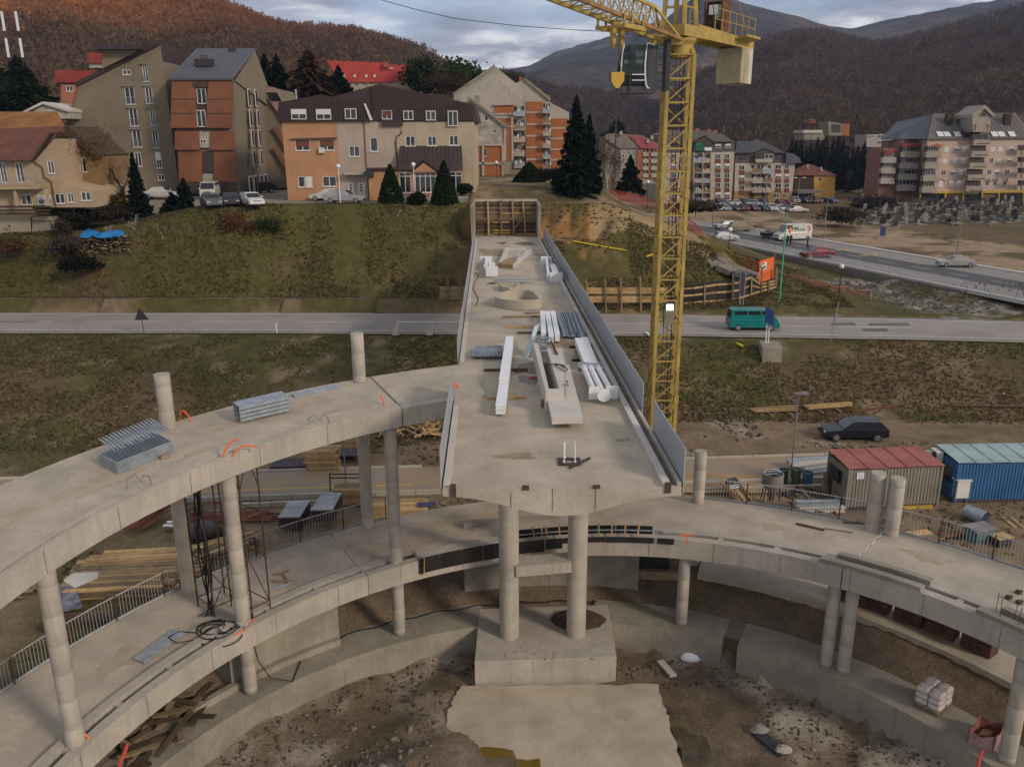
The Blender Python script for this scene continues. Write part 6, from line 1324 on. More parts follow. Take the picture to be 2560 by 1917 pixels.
b=MB();p=f.at(*f.uz(275,400),-3.0);b.tube(p-(0,0,4.5),p+(0,0,.0),.12,8);b.obj('flue',galv,t)
# ---- tall grey block with slanting roof
t=thing('apartment_block','tall grey-brown block with a steep slanting roof edge and slim windows','building',(-50,115,ZT));f=Face(115,'A')
hs=f.wins(t,[(845,482,903,518),(985,448,1020,565,'r'),(862,600,930,722,'r'),(1003,598,1052,716,'r'),(893,750,950,872,'r'),(1035,750,1072,868,'r'),(915,898,975,1018,'r'),(1052,895,1092,1022,'r'),(1075,1050,1112,1162,'b'),(930,1050,975,1150),(1090,1205,1135,1245)])
f.wall(t,[(540,585),(1105,290),(1105,290),(1240,1330),(395,1330),(470,860)][0:2]+[(1240,1330),(395,1330),(470,860)],grey_w,hs,15)
for h in hs[1:8]:f.block(t,[],grey_w)if False else None;b=MB();b.ext([f.at(h[0]-.15,h[3]+.08,-.05),f.at(h[1]+.15,h[3]+.08,-.05),f.at(h[1]+.15,h[3]+.2,-.05),f.at(h[0]-.15,h[3]+.2,-.05)],f.n*.35);b.obj('lintel',concrete_old,t)
e=[f.uz(525,570),f.uz(1108,275),f.uz(1108,310),f.uz(528,600)];b=MB();b.ext([f.at(u,z,.35)for u,z in e],-f.n*15.6);b.obj('roof_slab',dark_roof,t)
b=MB();a0,a1=f.uz(545,580),f.uz(468,862);b.ext([f.at(a0[0]-.15,a0[1],.1),f.at(a1[0]-.2,a1[1],.1),f.at(a1[0]+.02,a1[1],.1),f.at(a0[0]+.02,a0[1],.1)],-f.n*15.2);b.obj('side_cladding',brown_pan,t)
for x0,y0,x1,y1,dp in((700,320,1000,352,-4),(840,250,885,320,-7)):f.block(t,[(x0,y1),(x1,y1),(x1,y0),(x0,y0)],dark_roof,dp,-6.0 if dp>-5 else-1.2,'roof_upstand' if dp>-5 else 'chimney')
f.block(t,[(725,480),(960,360),(960,352),(725,352)],grey_w,-4.2,-5.0,'stair_tower')
rt=f.uz(1105,300);rb=f.uz(1240,1330);b=MB();b.quad(f.at(rt[0]+.06,rt[1],0),f.at(rt[0]+.06,rt[1]-4.3,0),f.at(rt[0]+.06,rt[1]-4.3,-14),f.at(rt[0]+.06,rt[1],-14));b.obj('side_cladding',dark_roof,t)
for i,dpt in enumerate((2.5,6.0)):b=MB();p=f.at(rt[0]+.05,rt[1]-5.4,-dpt);b.box(p,(.12,1.2,1.0));b.obj('window',win_white,t)
# ---- brown-panelled block with blue roof
t=thing('apartment_block','block with rust brown wall panels and a blue-grey sheet roof','building',(-40,112,ZT));f=Face(112,'A')
f.wall(t,[(1205,552),(1612,552),(1640,1342),(1235,1342)],grey_w,[],17)
for pts,d0,dp,m_ in(([(1205,560),(1362,560),(1375,885),(1195,885)],.05,.9,brown_pan),([(1452,560),(1612,560),(1600,885),(1440,885)],.05,.9,brown_pan),([(1362,680),(1452,680),(1440,885),(1375,885)],.05,.55,win_dark),([(1352,555),(1456,555),(1456,605),(1352,605)],.05,1.0,wood_dark),([(1215,905),(1382,905),(1385,1035),(1215,1035)],.05,.45,brown_pan),([(1460,905),(1618,905),(1622,1035),(1455,1035)],.05,.45,brown_pan),([(1382,905),(1460,905),(1455,1020),(1385,1020)],.05,.3,white_w),([(1238,1045),(1400,1045),(1395,1258),(1240,1250)],.05,.15,brown_pan),([(1478,1045),(1632,1045),(1640,1258),(1475,1250)],.05,.15,brown_pan),([(1402,1045),(1476,1045),(1472,1195),(1400,1195)],.02,.1,win_dark),([(1240,1258),(1395,1258),(1395,1340),(1245,1340)],.02,.1,win_dark),([(1480,1258),(1635,1258),(1635,1340),(1480,1340)],.02,.1,win_dark),([(1400,1200),(1470,1200),(1465,1310),(1400,1310)],.02,.12,concrete)):
 f.block(t,pts,m_,d0,dp,'wall_panel')
for r_,kd in(((1372,612,1438,720),'r'),((1372,762,1435,878),'r'),((1388,960,1430,992),'w')):f.window(t,f.rect(*r_),kd,d=.68 if r_[1]<900 else.38)
for yy in(690,788):f.block(t,[(1195,yy),(1365,yy),(1365,yy-5),(1195,yy-5)],dark_roof,.96,.02,'panel_joint');f.block(t,[(1448,yy),(1605,yy),(1605,yy-5),(1448,yy-5)],dark_roof,.96,.02,'panel_joint')
c0,c1=f.uz(1205,552),f.uz(1620,552);q_=PL('A',1780,348,(0,122,0),(0,1,0));zr=q_[2];b=MB()
rp=[f.at(c0[0]-.3,c0[1]-.1,1.2),f.at(c1[0]+.1,c1[1]-.1,1.2),f.at(c1[0]+.1,zr,-10),f.at(c0[0]-.3,zr,-10)];b.ext(rp,(0,0,.25));b.obj('roof',slate,t)
for i in range(1,14):u=i/14;b=MB();b.bar(rp[0]+(rp[1]-rp[0])*u+(0,0,.28),rp[3]+(rp[2]-rp[3])*u+(0,0,.28),.05,.06);b.obj('roof_seam',slate,t)
b=MB();b.add([f.at(c1[0],c1[1]-.1,0),f.at(c1[0],zr-.05,-10),f.at(c1[0],zr-6,-17),f.at(c1[0],c1[1]-3,-17)],[(0,1,2,3)]);b.obj('gable_wall',grey_w,t)
for x,y,w_,h_ in((1410,435,2.2,.9),(1605,365,.8,1.2)):p=PL('A',x,y,(0,115 if x<1500 else 121,0),(0,1,0));b=MB();b.box(p,(w_,1.0,h_));b.obj('chimney',dark_roof,t)
for i in range(4):p=PL('A',1385+14*i,395,(0,115,0),(0,1,0));b=MB();b.tube(p-(0,0,.5),p+(0,0,.3),.06,6);b.obj('vent_pipe',dark_roof,t)
wx=c1[0]+.06
for x,y0,y1,dpt in((1728,618,735,5.2),(1760,618,735,8.5),(1742,758,875,5.2),(1772,758,875,8.5),(1755,895,1010,5.2),(1788,895,1010,8.5),(1768,1035,1140,5.2),(1800,1035,1140,8.5)):
 p0,p1=PL('A',x,y0,(wx,0,0),(1,0,0)),PL('A',x,y1,(wx,0,0),(1,0,0));b=MB();b.cube(wx-.05,wx+.05,112+dpt-.5,112+dpt+.5,p1[2],p0[2]);o=b.obj('window',win_white,t);b=MB();b.cube(wx+.04,wx+.06,112+dpt-.4,112+dpt+.4,p1[2]+.1,p0[2]-.1);g=b.obj('pane',pane);adopt(g,o)
for dpt in(2.5,4.6,7.5,9.5):b=MB();b.cube(wx-.05,wx+.08,112+dpt-.7,112+dpt+.7,ZT,ZT+2.5);o=b.obj('shop_window',win_white,t);b=MB();b.cube(wx+.07,wx+.09,112+dpt-.55,112+dpt+.55,ZT+.2,ZT+2.3);g=b.obj('pane',pane);adopt(g,o)
# wing with the pink slanting skylight behind it
t=thing('apartment_block','grey wing with a slanting pink skylight between the brown block and the orange house','building',(-33,125,ZT));f=Face(126,'A')
f.wall(t,[(1775,585),(1905,612),(1960,900),(1990,1300),(1800,1300)],grey_w,[],10);f.block(t,[(1775,580),(1905,608),(1985,770),(1960,850),(1925,780)],mat('pink_sheet',(.36,.22,.21),rough=.5,bump=.03),.3,.2,'skylight_band')
b=MB();h=f.rect(1870,640,1930,700);b.ext([f.at(h[0],h[2],.52),f.at(h[1]+.4,h[2],.52),f.at(h[1]-.2,h[3],.52),f.at(h[0]-.5,h[3],.52)],f.n*.05);b.obj('skylight_pane',pane,t)
for y in(880,1020):f.block(t,[(1885,y),(1920,y-10),(1985,y+120),(1985,y+160)],brown_pan,.3,.3,'sloped_balcony')
# ---- house at the left edge
t=thing('family_house','beige house with a brown tiled half-hipped roof at the left edge','house',(-56,92,11));f=Face(92,'g')
cream=stucco('cream_house',(.40,.295,.19));ochre=stucco('ochre_house',(.25,.155,.07))
hs=f.wins(t,[(580,695,660,850),(455,1105,625,1225,'b'),(665,1090,790,1215),(820,1085,900,1200),(985,1070,1105,1180)],m=win_white)
f.wall(t,[(420,700),(660,425),(705,425),(760,960),(440,960)],cream,hs[:1],10);f.wall(t,[(440,958),(760,958),(1120,1060),(1155,1260),(445,1260)],cream,hs[1:],9)
f.wall(t,[(-120,700),(425,700),(445,1260),(-120,1260)],cream,[f.rect(0,715,80,965),f.rect(195,715,290,960),f.rect(250,1100,390,1230)],11)
for r_ in((0,715,80,965),(195,715,290,960),(250,1100,390,1230)):f.window(t,f.rect(*r_),m=win_white,mull=1,sill=False)
f.wall(t,[(-120,1255),(390,1255),(390,1640),(-120,1640)],stucco('cellar',(.33,.27,.2)),[],9)
f.wall(t,[(370,1380),(690,1370),(700,1640),(385,1640)],concrete_old,[f.rect(400,1420,640,1600)],6)
rt_=Face(98,'g');f2=Face(96.5,'g');f2 .wall(t,[(690,430),(870,300),(1250,640),(1215,1000),(790,1000)],ochre,[f2 .rect(805,700,890,950),f2 .rect(1000,660,1050,830)],6)
b=MB();h=f2 .rect(808,705,888,950);b.ext([f2 .at(h[0],h[2],-.1),f2 .at(h[1],h[2],-.1),f2 .at(h[1],h[3],-.1),f2 .at(h[0],h[3],-.1)],f2 .n*.05);b.obj('door',win_white,t);f2 .window(t,f2 .rect(1000,660,1050,830),mull=0)
# tiled roofs: rows of tiles as strips
def tiled(t,P,rows,m,name='tile_row'):
 """roof plane from four corners (eave left, eave right, ridge right, ridge left): overlapping rows"""
 P=[vec(p)for p in P]
 for i in range(rows):
  u0,u1=i/rows,(i+1.15)/rows;a,c_=P[0]+(P[3]-P[0])*u0,P[1]+(P[2]-P[1])*u0;d_,e_=P[0]+(P[3]-P[0])*min(u1,1),P[1]+(P[2]-P[1])*min(u1,1);b=MB();b.ext([a+(0,0,.07),c_+(0,0,.07),e_+(0,0,.01),d_+(0,0,.01)],(0,0,-.06));b.obj(name,m,t)
ev0,ev1,rg1,rg0=f.at(*f.uz(-150,690),.9),f.at(*f.uz(425,690),.9),PL('g',790,275,(0,96.5,0),(0,1,0)),PL('g',-150,310,(0,96.5,0),(0,1,0));tiled(t,[ev0,ev1,rg1,rg0],17,tile_brown)
ob=mat('orange_tile',(.30,.13,.035),rough=.85,var=.2,scale=.5,bump=.15);r2=[PL('g',-150,310,(0,96.6,0),(0,1,0)),PL('g',790,272,(0,96.6,0),(0,1,0)),PL('g',690,95,(0,101,0),(0,1,0)),PL('g',-150,98,(0,101,0),(0,1,0))];tiled(t,r2,10,ob)
b=MB();b.ext([f2 .at(*f2 .uz(800,360),.7),f2 .at(*f2 .uz(860,270),.7),f2 .at(*f2 .uz(1260,620),.7),f2 .at(*f2 .uz(1230,660),.7)],-f2 .n*7);b.obj('gable_roof',wood_dark,t)
b=MB();b.ext([f.at(*f.uz(420,695),.6),f.at(*f.uz(650,370),.6),f.at(*f.uz(790,355),.6),f.at(*f.uz(790,335),.6),f.at(*f.uz(640,350),.6),f.at(*f.uz(400,690),.6)],-f.n*.8);b.obj('barge_board',wood_dark,t)
f.block(t,[(-120,1010),(540,985),(540,1030),(-120,1035)],cream,.02,1.4,'balcony_slab');b=MB();
for i in range(22):u=f.uz(-100+29*i,985);b.bar(f.at(*u,1.3),f.at(u[0],u[1]+.95,1.3),.03)
for h in(.5,.95):a,c_=f.uz(-120,985),f.uz(525,985);b.bar(f.at(a[0],a[1]+h,1.3),f.at(c_[0],c_[1]+h,1.3),.04)
b.obj('balcony_rail',galv,t);b=MB();b.path([f.at(*f.uz(x,y),.15)for x,y in((420,700),(525,775),(545,890),(630,945),(650,1060),(690,1240))],.06,6);b.obj('downpipe',wood_dark,t)
b=MB();
for y in(1245,1290,1330):a,c_=f.uz(-100,y),f.uz(670,y-5);b.bar(f.at(*a,1.0),f.at(*c_,1.0),.12,.2)
b.obj('terrace_rail',wood_dark,t)
for x in(245,620):b=MB();a,c_=f.uz(x,1035),f.uz(x+40,1235);b.bar(f.at(*a,1.0),f.at(a[0],c_[1],1.0),.3);b.obj('pillar',cream,t)
# ---- background houses on the left
def simple_house(label,Y,k,wall_px,m,roof_px,rm,dep=9,wins=(),name='house',roof_dep=None):
 t=thing(name,label,'house');f=Face(Y,k);p=f.at(*f.uz(*wall_px[0]));t.location=tuple(p);t['_org']=[float(v)for v in p]
 hs=f.wins(t,wins)if wins else[];f.wall(t,wall_px,m,hs,dep);b=MB();b.ext([f.at(*f.uz(*q),.4)for q in roof_px],-f.n*(roof_dep or dep+.8));b.obj('roof',rm,t);return t,f
simple_house('white gabled house just behind the orange tiled roof',112,'g',[(265,180),(400,95),(540,5),(850,90),(850,180)],white_w,[(245,120),(530,-25),(860,70),(860,100),(540,5),(265,135)],concrete_light,8,[(585,62,640,84)])
simple_house('red house with a red roof behind the tall grey block',135,'A',[(420,760),(420,580),(560,580),(560,760)],stucco('salmon',(.42,.16,.1)),[(388,572),(640,572),(640,490),(388,485)],tile_red,9,[(455,592,503,632)])
simple_house('small magenta-red roofed house higher up the slope, left',190,'A',[(615,470),(615,420),(720,420),(720,470)],white_w,[(608,440),(725,440),(725,372),(608,366)],tile_red,9)
t,f=simple_house('long cream building with a bright red roof and small skylights behind the orange house',190,'B',[(740,430),(740,345),(1320,330),(1322,430)],stucco('cream_far',(.42,.33,.2)),[(700,352),(1130,352),(1130,345),(1330,335),(1285,210),(1108,208),(1060,190),(590,175)],mat('bright_red_roof',(.48,.06,.05),rough=.75,var=.1,scale=.3,bump=.08),12,[(1142,350,1170,375),(1195,350,1230,375),(1262,350,1292,375),(810,360,845,385),(760,360,775,385),(880,360,915,385)],name='apartment_house')
for x in(730,822,917,985):f.block(t,[(x-10,312),(x+10,312),(x+8,290),(x-10,290)],win_white,.42,.1,'skylight')
f.block(t,[(1062,232),(1095,232),(1095,190),(1062,190)],brick_w,.42,.8,'chimney');f.block(t,[(1108,245),(1140,245),(1140,235),(1108,235)],win_white,.42,.3,'ridge_vent')
for x in(792,855,925,1075):f.block(t,[(x,345),(x+6,345),(x+6,430),(x,430)],conc_band,.02,.2,'pilaster')
# ---- brick apartment row
def brick_unit(t,Y,gable,cols,base_y,k='C',dep=14):
 f=Face(Y,k);f.wall(t,gable,white_w,[],dep,name='gable_wall')
 for x0,x1,ys_ in cols:
  for i in range(len(ys_)-1):f.block(t,[(x0,ys_[i+1]-14),(x1,ys_[i+1]-14),(x1,ys_[i]),(x0,ys_[i])],brick_w,.02,.14,'brick_panel');f.block(t,[(x0-3,ys_[i+1]),(x1+3,ys_[i+1]),(x1+3,ys_[i+1]-14),(x0-3,ys_[i+1]-14)],conc_band,.02,.22,'floor_band')
 return f
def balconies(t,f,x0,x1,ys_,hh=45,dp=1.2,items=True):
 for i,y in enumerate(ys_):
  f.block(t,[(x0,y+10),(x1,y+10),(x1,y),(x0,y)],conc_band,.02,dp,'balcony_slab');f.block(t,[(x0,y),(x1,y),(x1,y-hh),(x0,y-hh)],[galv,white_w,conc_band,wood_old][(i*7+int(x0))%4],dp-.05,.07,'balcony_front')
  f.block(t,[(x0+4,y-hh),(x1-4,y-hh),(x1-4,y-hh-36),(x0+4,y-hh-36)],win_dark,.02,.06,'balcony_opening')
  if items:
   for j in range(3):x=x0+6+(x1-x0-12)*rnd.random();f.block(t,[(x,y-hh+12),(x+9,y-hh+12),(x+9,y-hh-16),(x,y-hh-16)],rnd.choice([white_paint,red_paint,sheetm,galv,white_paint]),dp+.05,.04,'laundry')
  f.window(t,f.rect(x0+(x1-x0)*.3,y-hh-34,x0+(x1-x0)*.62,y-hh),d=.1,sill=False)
t=thing('apartment_row','brick and white stepped apartment block with the damaged plaster end, left unit','building',(-3,150,15))
f=brick_unit(t,152,[(112,440),(450,215),(690,410),(690,440),(715,1130),(130,1130)],[],1130);b=MB();e=[f.uz(x,y)for x,y in((105,445),(452,205),(450,232),(112,460))];b.ext([f.at(u,z,.3)for u,z in e],-f.n*14);b.obj('roof_edge',concrete_old,t)
f=brick_unit(t,148,[(155,475),(440,285),(690,515),(700,1110),(175,1110)],[(452,612,[540,622]),(452,560,[650,725]),(568,612,[650,725,800])],1110)
f.block(t,[(448,545),(612,540),(612,524),(448,528)],conc_band,.02,.5,'cornice');balconies(t,f,612,702,[625,740,838,952,1050],40)
for y0 in(1010,):f.block(t,[(530,1160),(700,1160),(700,1005),(530,1005)],concrete_old,.5,.4,'annex')
f=Face(140,'C');hs=f.wins(t,[(368,630,398,672,'w',0),(436,738,466,778,'w',1),(362,900,386,962,'w',0)])
plast=mat('peeling_plaster',(.46,.43,.38),rough=.9,var=.05,scale=.55,bump=.15,col2=(.215,.175,.13));plast.node_tree.nodes
f.wall(t,[(232,470),(260,470),(548,715),(520,875),(285,875)],plast,hs[:2],9,name='plaster_wall');f.wall(t,[(284,875),(520,875),(525,1172),(290,1172)],brick_w,hs[2:],9,name='brick_wall')
for pts in([(284,878),(522,878),(522,862),(284,862)],[(288,1032),(522,1032),(522,1015),(288,1015)],[(348,1172),(368,1172),(366,875),(346,875)],[(512,1172),(528,1172),(526,875),(510,875)],[(528,1000),(548,1000),(548,720),(528,720)],[(592,1000),(608,1000),(604,640),(590,640)]):f.block(t,pts,conc_band,.02,.2,'concrete_band')
f.block(t,[(548,1000),(592,1000),(592,735),(548,735)],brick_w,.0,.1,'brick_panel');f.block(t,[(460,650),(560,650),(560,632),(460,632)],conc_band,.02,.5,'cornice')
b=MB();e=[f.uz(x,y)for x,y in((245,465),(555,708),(545,728),(240,488))];b.ext([f.at(u,z,.4)for u,z in e],-f.n*9.5);b.obj('roof_edge',concrete_old,t);f.block(t,[(280,515),(325,515),(325,460),(280,460)],concrete_old,-1.5,-.8,'chimney')
t=thing('apartment_row','brick and white stepped apartment block, middle unit with banded brick wall','building',(8,158,12))
f=brick_unit(t,158,[(612,370),(700,322),(908,492),(918,1130),(640,1130)],[(716,850,[512,608,706,802,898,996,1118])],1130);balconies(t,f,852,915,[600,690,785,885,975,1060],36)
b=MB();e=[f.uz(x,y)for x,y in((700,312),(915,485),(908,505),(697,332))];b.ext([f.at(u,z,.4)for u,z in e],-f.n*14);b.obj('roof_edge',concrete_old,t)
for x,y in((670,320),(825,425),(900,470),(465,240),(480,280)):f.block(t,[(x-14,y+20),(x+14,y+20),(x+14,y-16),(x-14,y-16)],brick_w,-2,-1.0,'chimney')
t=thing('apartment_row','brick and white stepped apartment block, right unit behind the spruce','building',(18,164,10))
f=brick_unit(t,164,[(905,515),(1068,600),(1075,1130),(925,1130)],[(918,1062,[652,738,825,914,1000,1090])],1130)
# ---- second row with weathered roofs
t=thing('apartment_row','distant brick row with grey and pink weathered roofs behind the crane chain','building',(22,205,6));f=Face(205,'D')
f.wall(t,[(575,1130),(690,1240),(700,1500),(575,1500)],grey_w,[],14);f.wall(t,[(695,1225),(1030,1225),(1030,1520),(700,1520)],white_w,[],12)
b=MB();b.ext([f.at(*f.uz(x,y),.4)for x,y in((570,1150),(640,1105),(870,1120),(1010,1190),(1010,1235),(850,1228),(690,1232))],-f.n*12);b.obj('roof',mat('weathered_roof',(.24,.2,.165),rough=.9,var=.15,scale=.5,bump=.1),t)
b=MB();b.ext([f.at(*f.uz(x,y),.55)for x,y in((770,1125),(870,1125),(1010,1195),(1005,1238),(860,1225))],f.n*.1);b.obj('roof_patch',mat('pink_roof',(.35,.09,.1),rough=.8,var=.1,bump=.05),t)
for x0,x1,m_ in((850,880,brick_w),(930,950,brick_w),(985,1005,brick_w),(835,850,brick_w)):f.block(t,[(x0,1500),(x1,1500),(x1,1240),(x0,1240)],m_,.02,.3,'brick_pier')
for y in(1265,1320,1380,1440):balconies(t,f,950,1003,[y+20],22,.6,False);balconies(t,f,882,928,[y+20],22,.5,False);f.window(t,f.rect(770,y-20,790,y+12),d=.1,sill=False);f.window(t,f.rect(810,y-20,830,y+12),d=.1,sill=False)
for x,y in((700,1098),(957,1135),(922,1165)):f.block(t,[(x-12,y+20),(x+12,y+20),(x+12,y-10),(x-12,y-10)],white_w,.6,.5,'chimney')
# ---- white and brown apartment blocks by the car park
def strips(t,f,x0,x1,yt,yb,n,m_=None,wm=win_white):
 h=(yb-yt)/n
 for i in range(n):
  y0=yt+h*i;f.block(t,[(x0,y0+h),(x1,y0+h),(x1,y0+h*.55),(x0,y0+h*.55)],brown_pan2,.02,.12,'wall_panel');f.window(t,f.rect(x0,y0+h*.05,x1,y0+h*.55),'wbw'[i%3],d=.06,sill=False)
brown_pan2=mat('maroon_panel',(.17,.05,.04),rough=.7,var=.12,bump=.04);apt=stucco('apartment_cream',(.47,.41,.33));attic=mat('attic_grey',(.115,.095,.09),rough=.8,var=.1,scale=.5,bump=.06,wave=('Z',3,0,.3));roofg=mat('grey_sheet_roof',(.15,.125,.12),rough=.75,var=.1,scale=.4,bump=.08)
t=thing('apartment_block','pale apartment block with maroon window strips, left one by the car park','building',(52,224,ZP));f=Face(224,'b')
f.wall(t,[(-260,395),(655,385),(615,1010),(-260,1010)],apt,[],15);f.wall(t,[(-260,400),(655,385),(655,255),(-260,270)],attic,[],15,name='attic_wall')
b=MB();b.ext([f.at(*f.uz(x,y),.8)for x,y in((-260,300),(130,265),(285,190),(400,265),(635,262),(520,180),(330,130),(-100,120),(-260,180))],-f.n*13);b.obj('roof',roofg,t)
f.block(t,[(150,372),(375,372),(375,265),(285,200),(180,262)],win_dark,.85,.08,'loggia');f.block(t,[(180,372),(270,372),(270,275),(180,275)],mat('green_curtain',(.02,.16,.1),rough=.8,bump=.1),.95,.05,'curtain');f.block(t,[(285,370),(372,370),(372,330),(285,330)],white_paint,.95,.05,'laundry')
for r_ in((420,290,490,340),(540,288,610,338),(-180,300,-120,345)):f.window(t,f.rect(*r_),'b',d=.1)
for x0,x1 in((425,488),(535,595),(-100,-40),(20,80)):strips(t,f,x0,x1,405,980,5)
balconies(t,f,160,255,[505,630,745,870,985],48,1.3);balconies(t,f,262,350,[505,630,745,870,985],48,1.3)
for x in(152,258,356):f.block(t,[(x-5,1005),(x+5,1005),(x+8,385),(x-2,385)],apt,.02,1.4,'balcony_wall')
for x,y in((225,110),(370,120),(440,130)):f.block(t,[(x-22,y+45),(x+22,y+45),(x+22,y-8),(x-22,y-8)],brick_w,-3,-1.5,'chimney')
t=thing('apartment_block','pale apartment block with ochre ground floor and dark attic, right one by the car park','building',(68,226,ZP));f=Face(226,'b')
f.wall(t,[(665,515),(1385,515),(1350,860),(655,860)],apt,[],15);f.wall(t,[(655,858),(1352,858),(1340,1005),(640,1005)],stucco('ochre_base',(.33,.2,.08)),[],15,name='base_wall')
f.wall(t,[(655,520),(1265,518),(1260,395),(655,395)],attic,[],15,name='attic_wall');b=MB();b.ext([f.at(*f.uz(x,y),.9)for x,y in((650,400),(850,395),(1010,340),(1130,392),(1260,400),(1000,255),(680,255))],-f.n*13);b.obj('roof',slate,t)
b=MB();b.ext([f.at(*f.uz(x,y),.9)for x,y in((1262,520),(1450,518),(1425,455),(1340,400),(1262,395))],-f.n*13);b.obj('roof',slate,t)
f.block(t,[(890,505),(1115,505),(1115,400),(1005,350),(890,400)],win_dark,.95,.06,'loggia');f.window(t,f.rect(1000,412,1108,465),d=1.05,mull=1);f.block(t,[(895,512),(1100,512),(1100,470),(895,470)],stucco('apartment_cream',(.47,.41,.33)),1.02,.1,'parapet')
for r_ in((720,420,790,472),(1160,420,1222,472),(655,420,670,470)):f.window(t,f.rect(*r_),d=.1,m=win_dark)
strips(t,f,712,775,540,900,3);strips(t,f,1145,1215,530,870,3);strips(t,f,1255,1310,530,870,3)
balconies(t,f,855,970,[635,750,862],55,1.3);balconies(t,f,980,1095,[635,750,862],55,1.3)
for r_ in((835,875,890,985),(985,875,1050,985)):f.block(t,[(r_[0],r_[3]),(r_[2],r_[3]),(r_[2],r_[1]),(r_[0],r_[1])],win_dark,.02,.05,'doorway')
for r_ in((1125,880,1190,940),(1235,880,1285,940)):f.window(t,f.rect(*r_),d=.1)
f.block(t,[(890,320),(950,320),(950,245),(890,245)],brick_w,-1,-1.5,'chimney')
# ---- yellow house with hipped roof, low pavilion
t=thing('family_house','yellow house with a hipped brown roof behind the car park','house',(88,240,ZP));f=Face(240,'b');yel=stucco('yellow_render',(.58,.33,.06))
hs=f.wins(t,[(1660,690,1705,742)]);f.wall(t,[(1612,665),(1868,665),(1855,935),(1612,935)],yel,hs,9);f.wall(t,[(1378,665),(1612,665),(1612,935),(1370,935)],wood_dark,[],9,name='side_wall')
b=MB();A_,B_,C_,D_=[f.at(*f.uz(x,y),d_)for x,y,d_ in((1365,668,.6),(1895,668,.6),(1895,668,-10),(1365,668,-10))];r1,r2=f.at(*f.uz(1560,548),-4.5),f.at(*f.uz(1640,538),-4.5);b.add([A_,B_,C_,D_,r1,r2],[(0,1,5,4),(1,2,5),(2,3,4,5),(3,0,4)]);b.obj('roof',tile_brown,t)
for x,y in((1552,555),(1716,590)):f.block(t,[(x-9,y+35),(x+9,y+35),(x+9,y-22),(x-9,y-22)],white_w,-1.5,-.6,'chimney')
t=thing('pavilion','low glazed pavilion with a flat grey roof left of the yellow house','pavilion',(78,230,ZP));f=Face(230,'b');f.wall(t,[(1345,865),(1620,860),(1615,935),(1345,940)],win_dark,[],4);f.block(t,[(1335,872),(1630,868),(1625,835),(1350,838)],roofg,.3,-5.0,'flat_roof')
for x in(1380,1420,1460,1500,1540,1580):f.block(t,[(x,935),(x+5,935),(x+5,868),(x,868)],white_paint,.02,.1,'post')
# ---- pink apartment block at the right
t=thing('apartment_block','big pink apartment block with grey roof and white balcony tower at the right','building',(125,226,ZP));f=Face(226,'a');pink=stucco('pink_render',(.54,.40,.325));maro=stucco('terracotta',(.25,.125,.085));par=stucco('parapet_grey',(.36,.305,.25));yelb=mat('yellow_band',(.55,.36,.04),bump=.03)
W_=[(950,555,1005,615,'c'),(1075,552,1128,612,'b'),(1165,550,1220,610,'c'),(932,692,985,752,'c'),(1047,692,1100,752,'c'),(1145,690,1198,752,'c'),(915,832,968,892),(1030,830,1080,890,'b'),(1122,828,1175,886,'c'),(1500,555,1552,612,'c'),(1595,552,1648,610,'c'),(1715,550,1772,608,'b'),(1482,690,1530,750),(1575,688,1625,748,'c'),(1695,685,1748,745,'b'),(1458,828,1508,886),(1548,825,1602,885,'b'),(1668,822,1722,880),(885,958,938,1030,'c'),(1005,955,1058,1028,'c'),(1098,952,1150,1025,'c'),(1432,950,1478,1018),(1525,948,1572,1015),(1645,945,1692,1012)]
hs=f.wins(t,W_);f.wall(t,[(745,468),(1980,455),(1980,1080),(800,1085),(850,1085)][0:4],pink,hs,14)
for h in hs[18:]:
 um=(h[0]+h[1])/2;r_=(h[1]-h[0])*.72;b=MB();b.path([f.at(um+r_*math.cos(a),h[3]-.2+r_*.8*math.sin(a),.06)for a in np.linspace(-.2,math.pi+.2,9)],.12,5);b.obj('window_arch',par,t)
f.wall(t,[(800,1085),(1980,1078),(1980,1215),(640,1215)],stucco('shop_base',(.16,.13,.11)),[],13,name='base_wall');f.block(t,[(765,1108),(1170,1104),(1170,1080),(765,1084)],yelb,.02,.5,'fascia');f.block(t,[(1385,1102),(1900,1096),(1900,1072),(1385,1076)],yelb,.02,.5,'fascia')
for x in(655,950,1160,1385,1582,1875):f.block(t,[(x-8,1210),(x+8,1210),(x+10,1095),(x-6,1095)],yelb,.3,.3,'pillar')
for x0,x1 in((680,850),(860,940),(1200,1380),(1600,1870)):f.block(t,[(x0,1200),(x1,1200),(x1,1112),(x0,1112)],pane,.02,.05,'shop_window')
f.block(t,[(965,1200),(1150,1200),(1150,1112),(965,1112)],maro,.02,.06,'shop_panel')
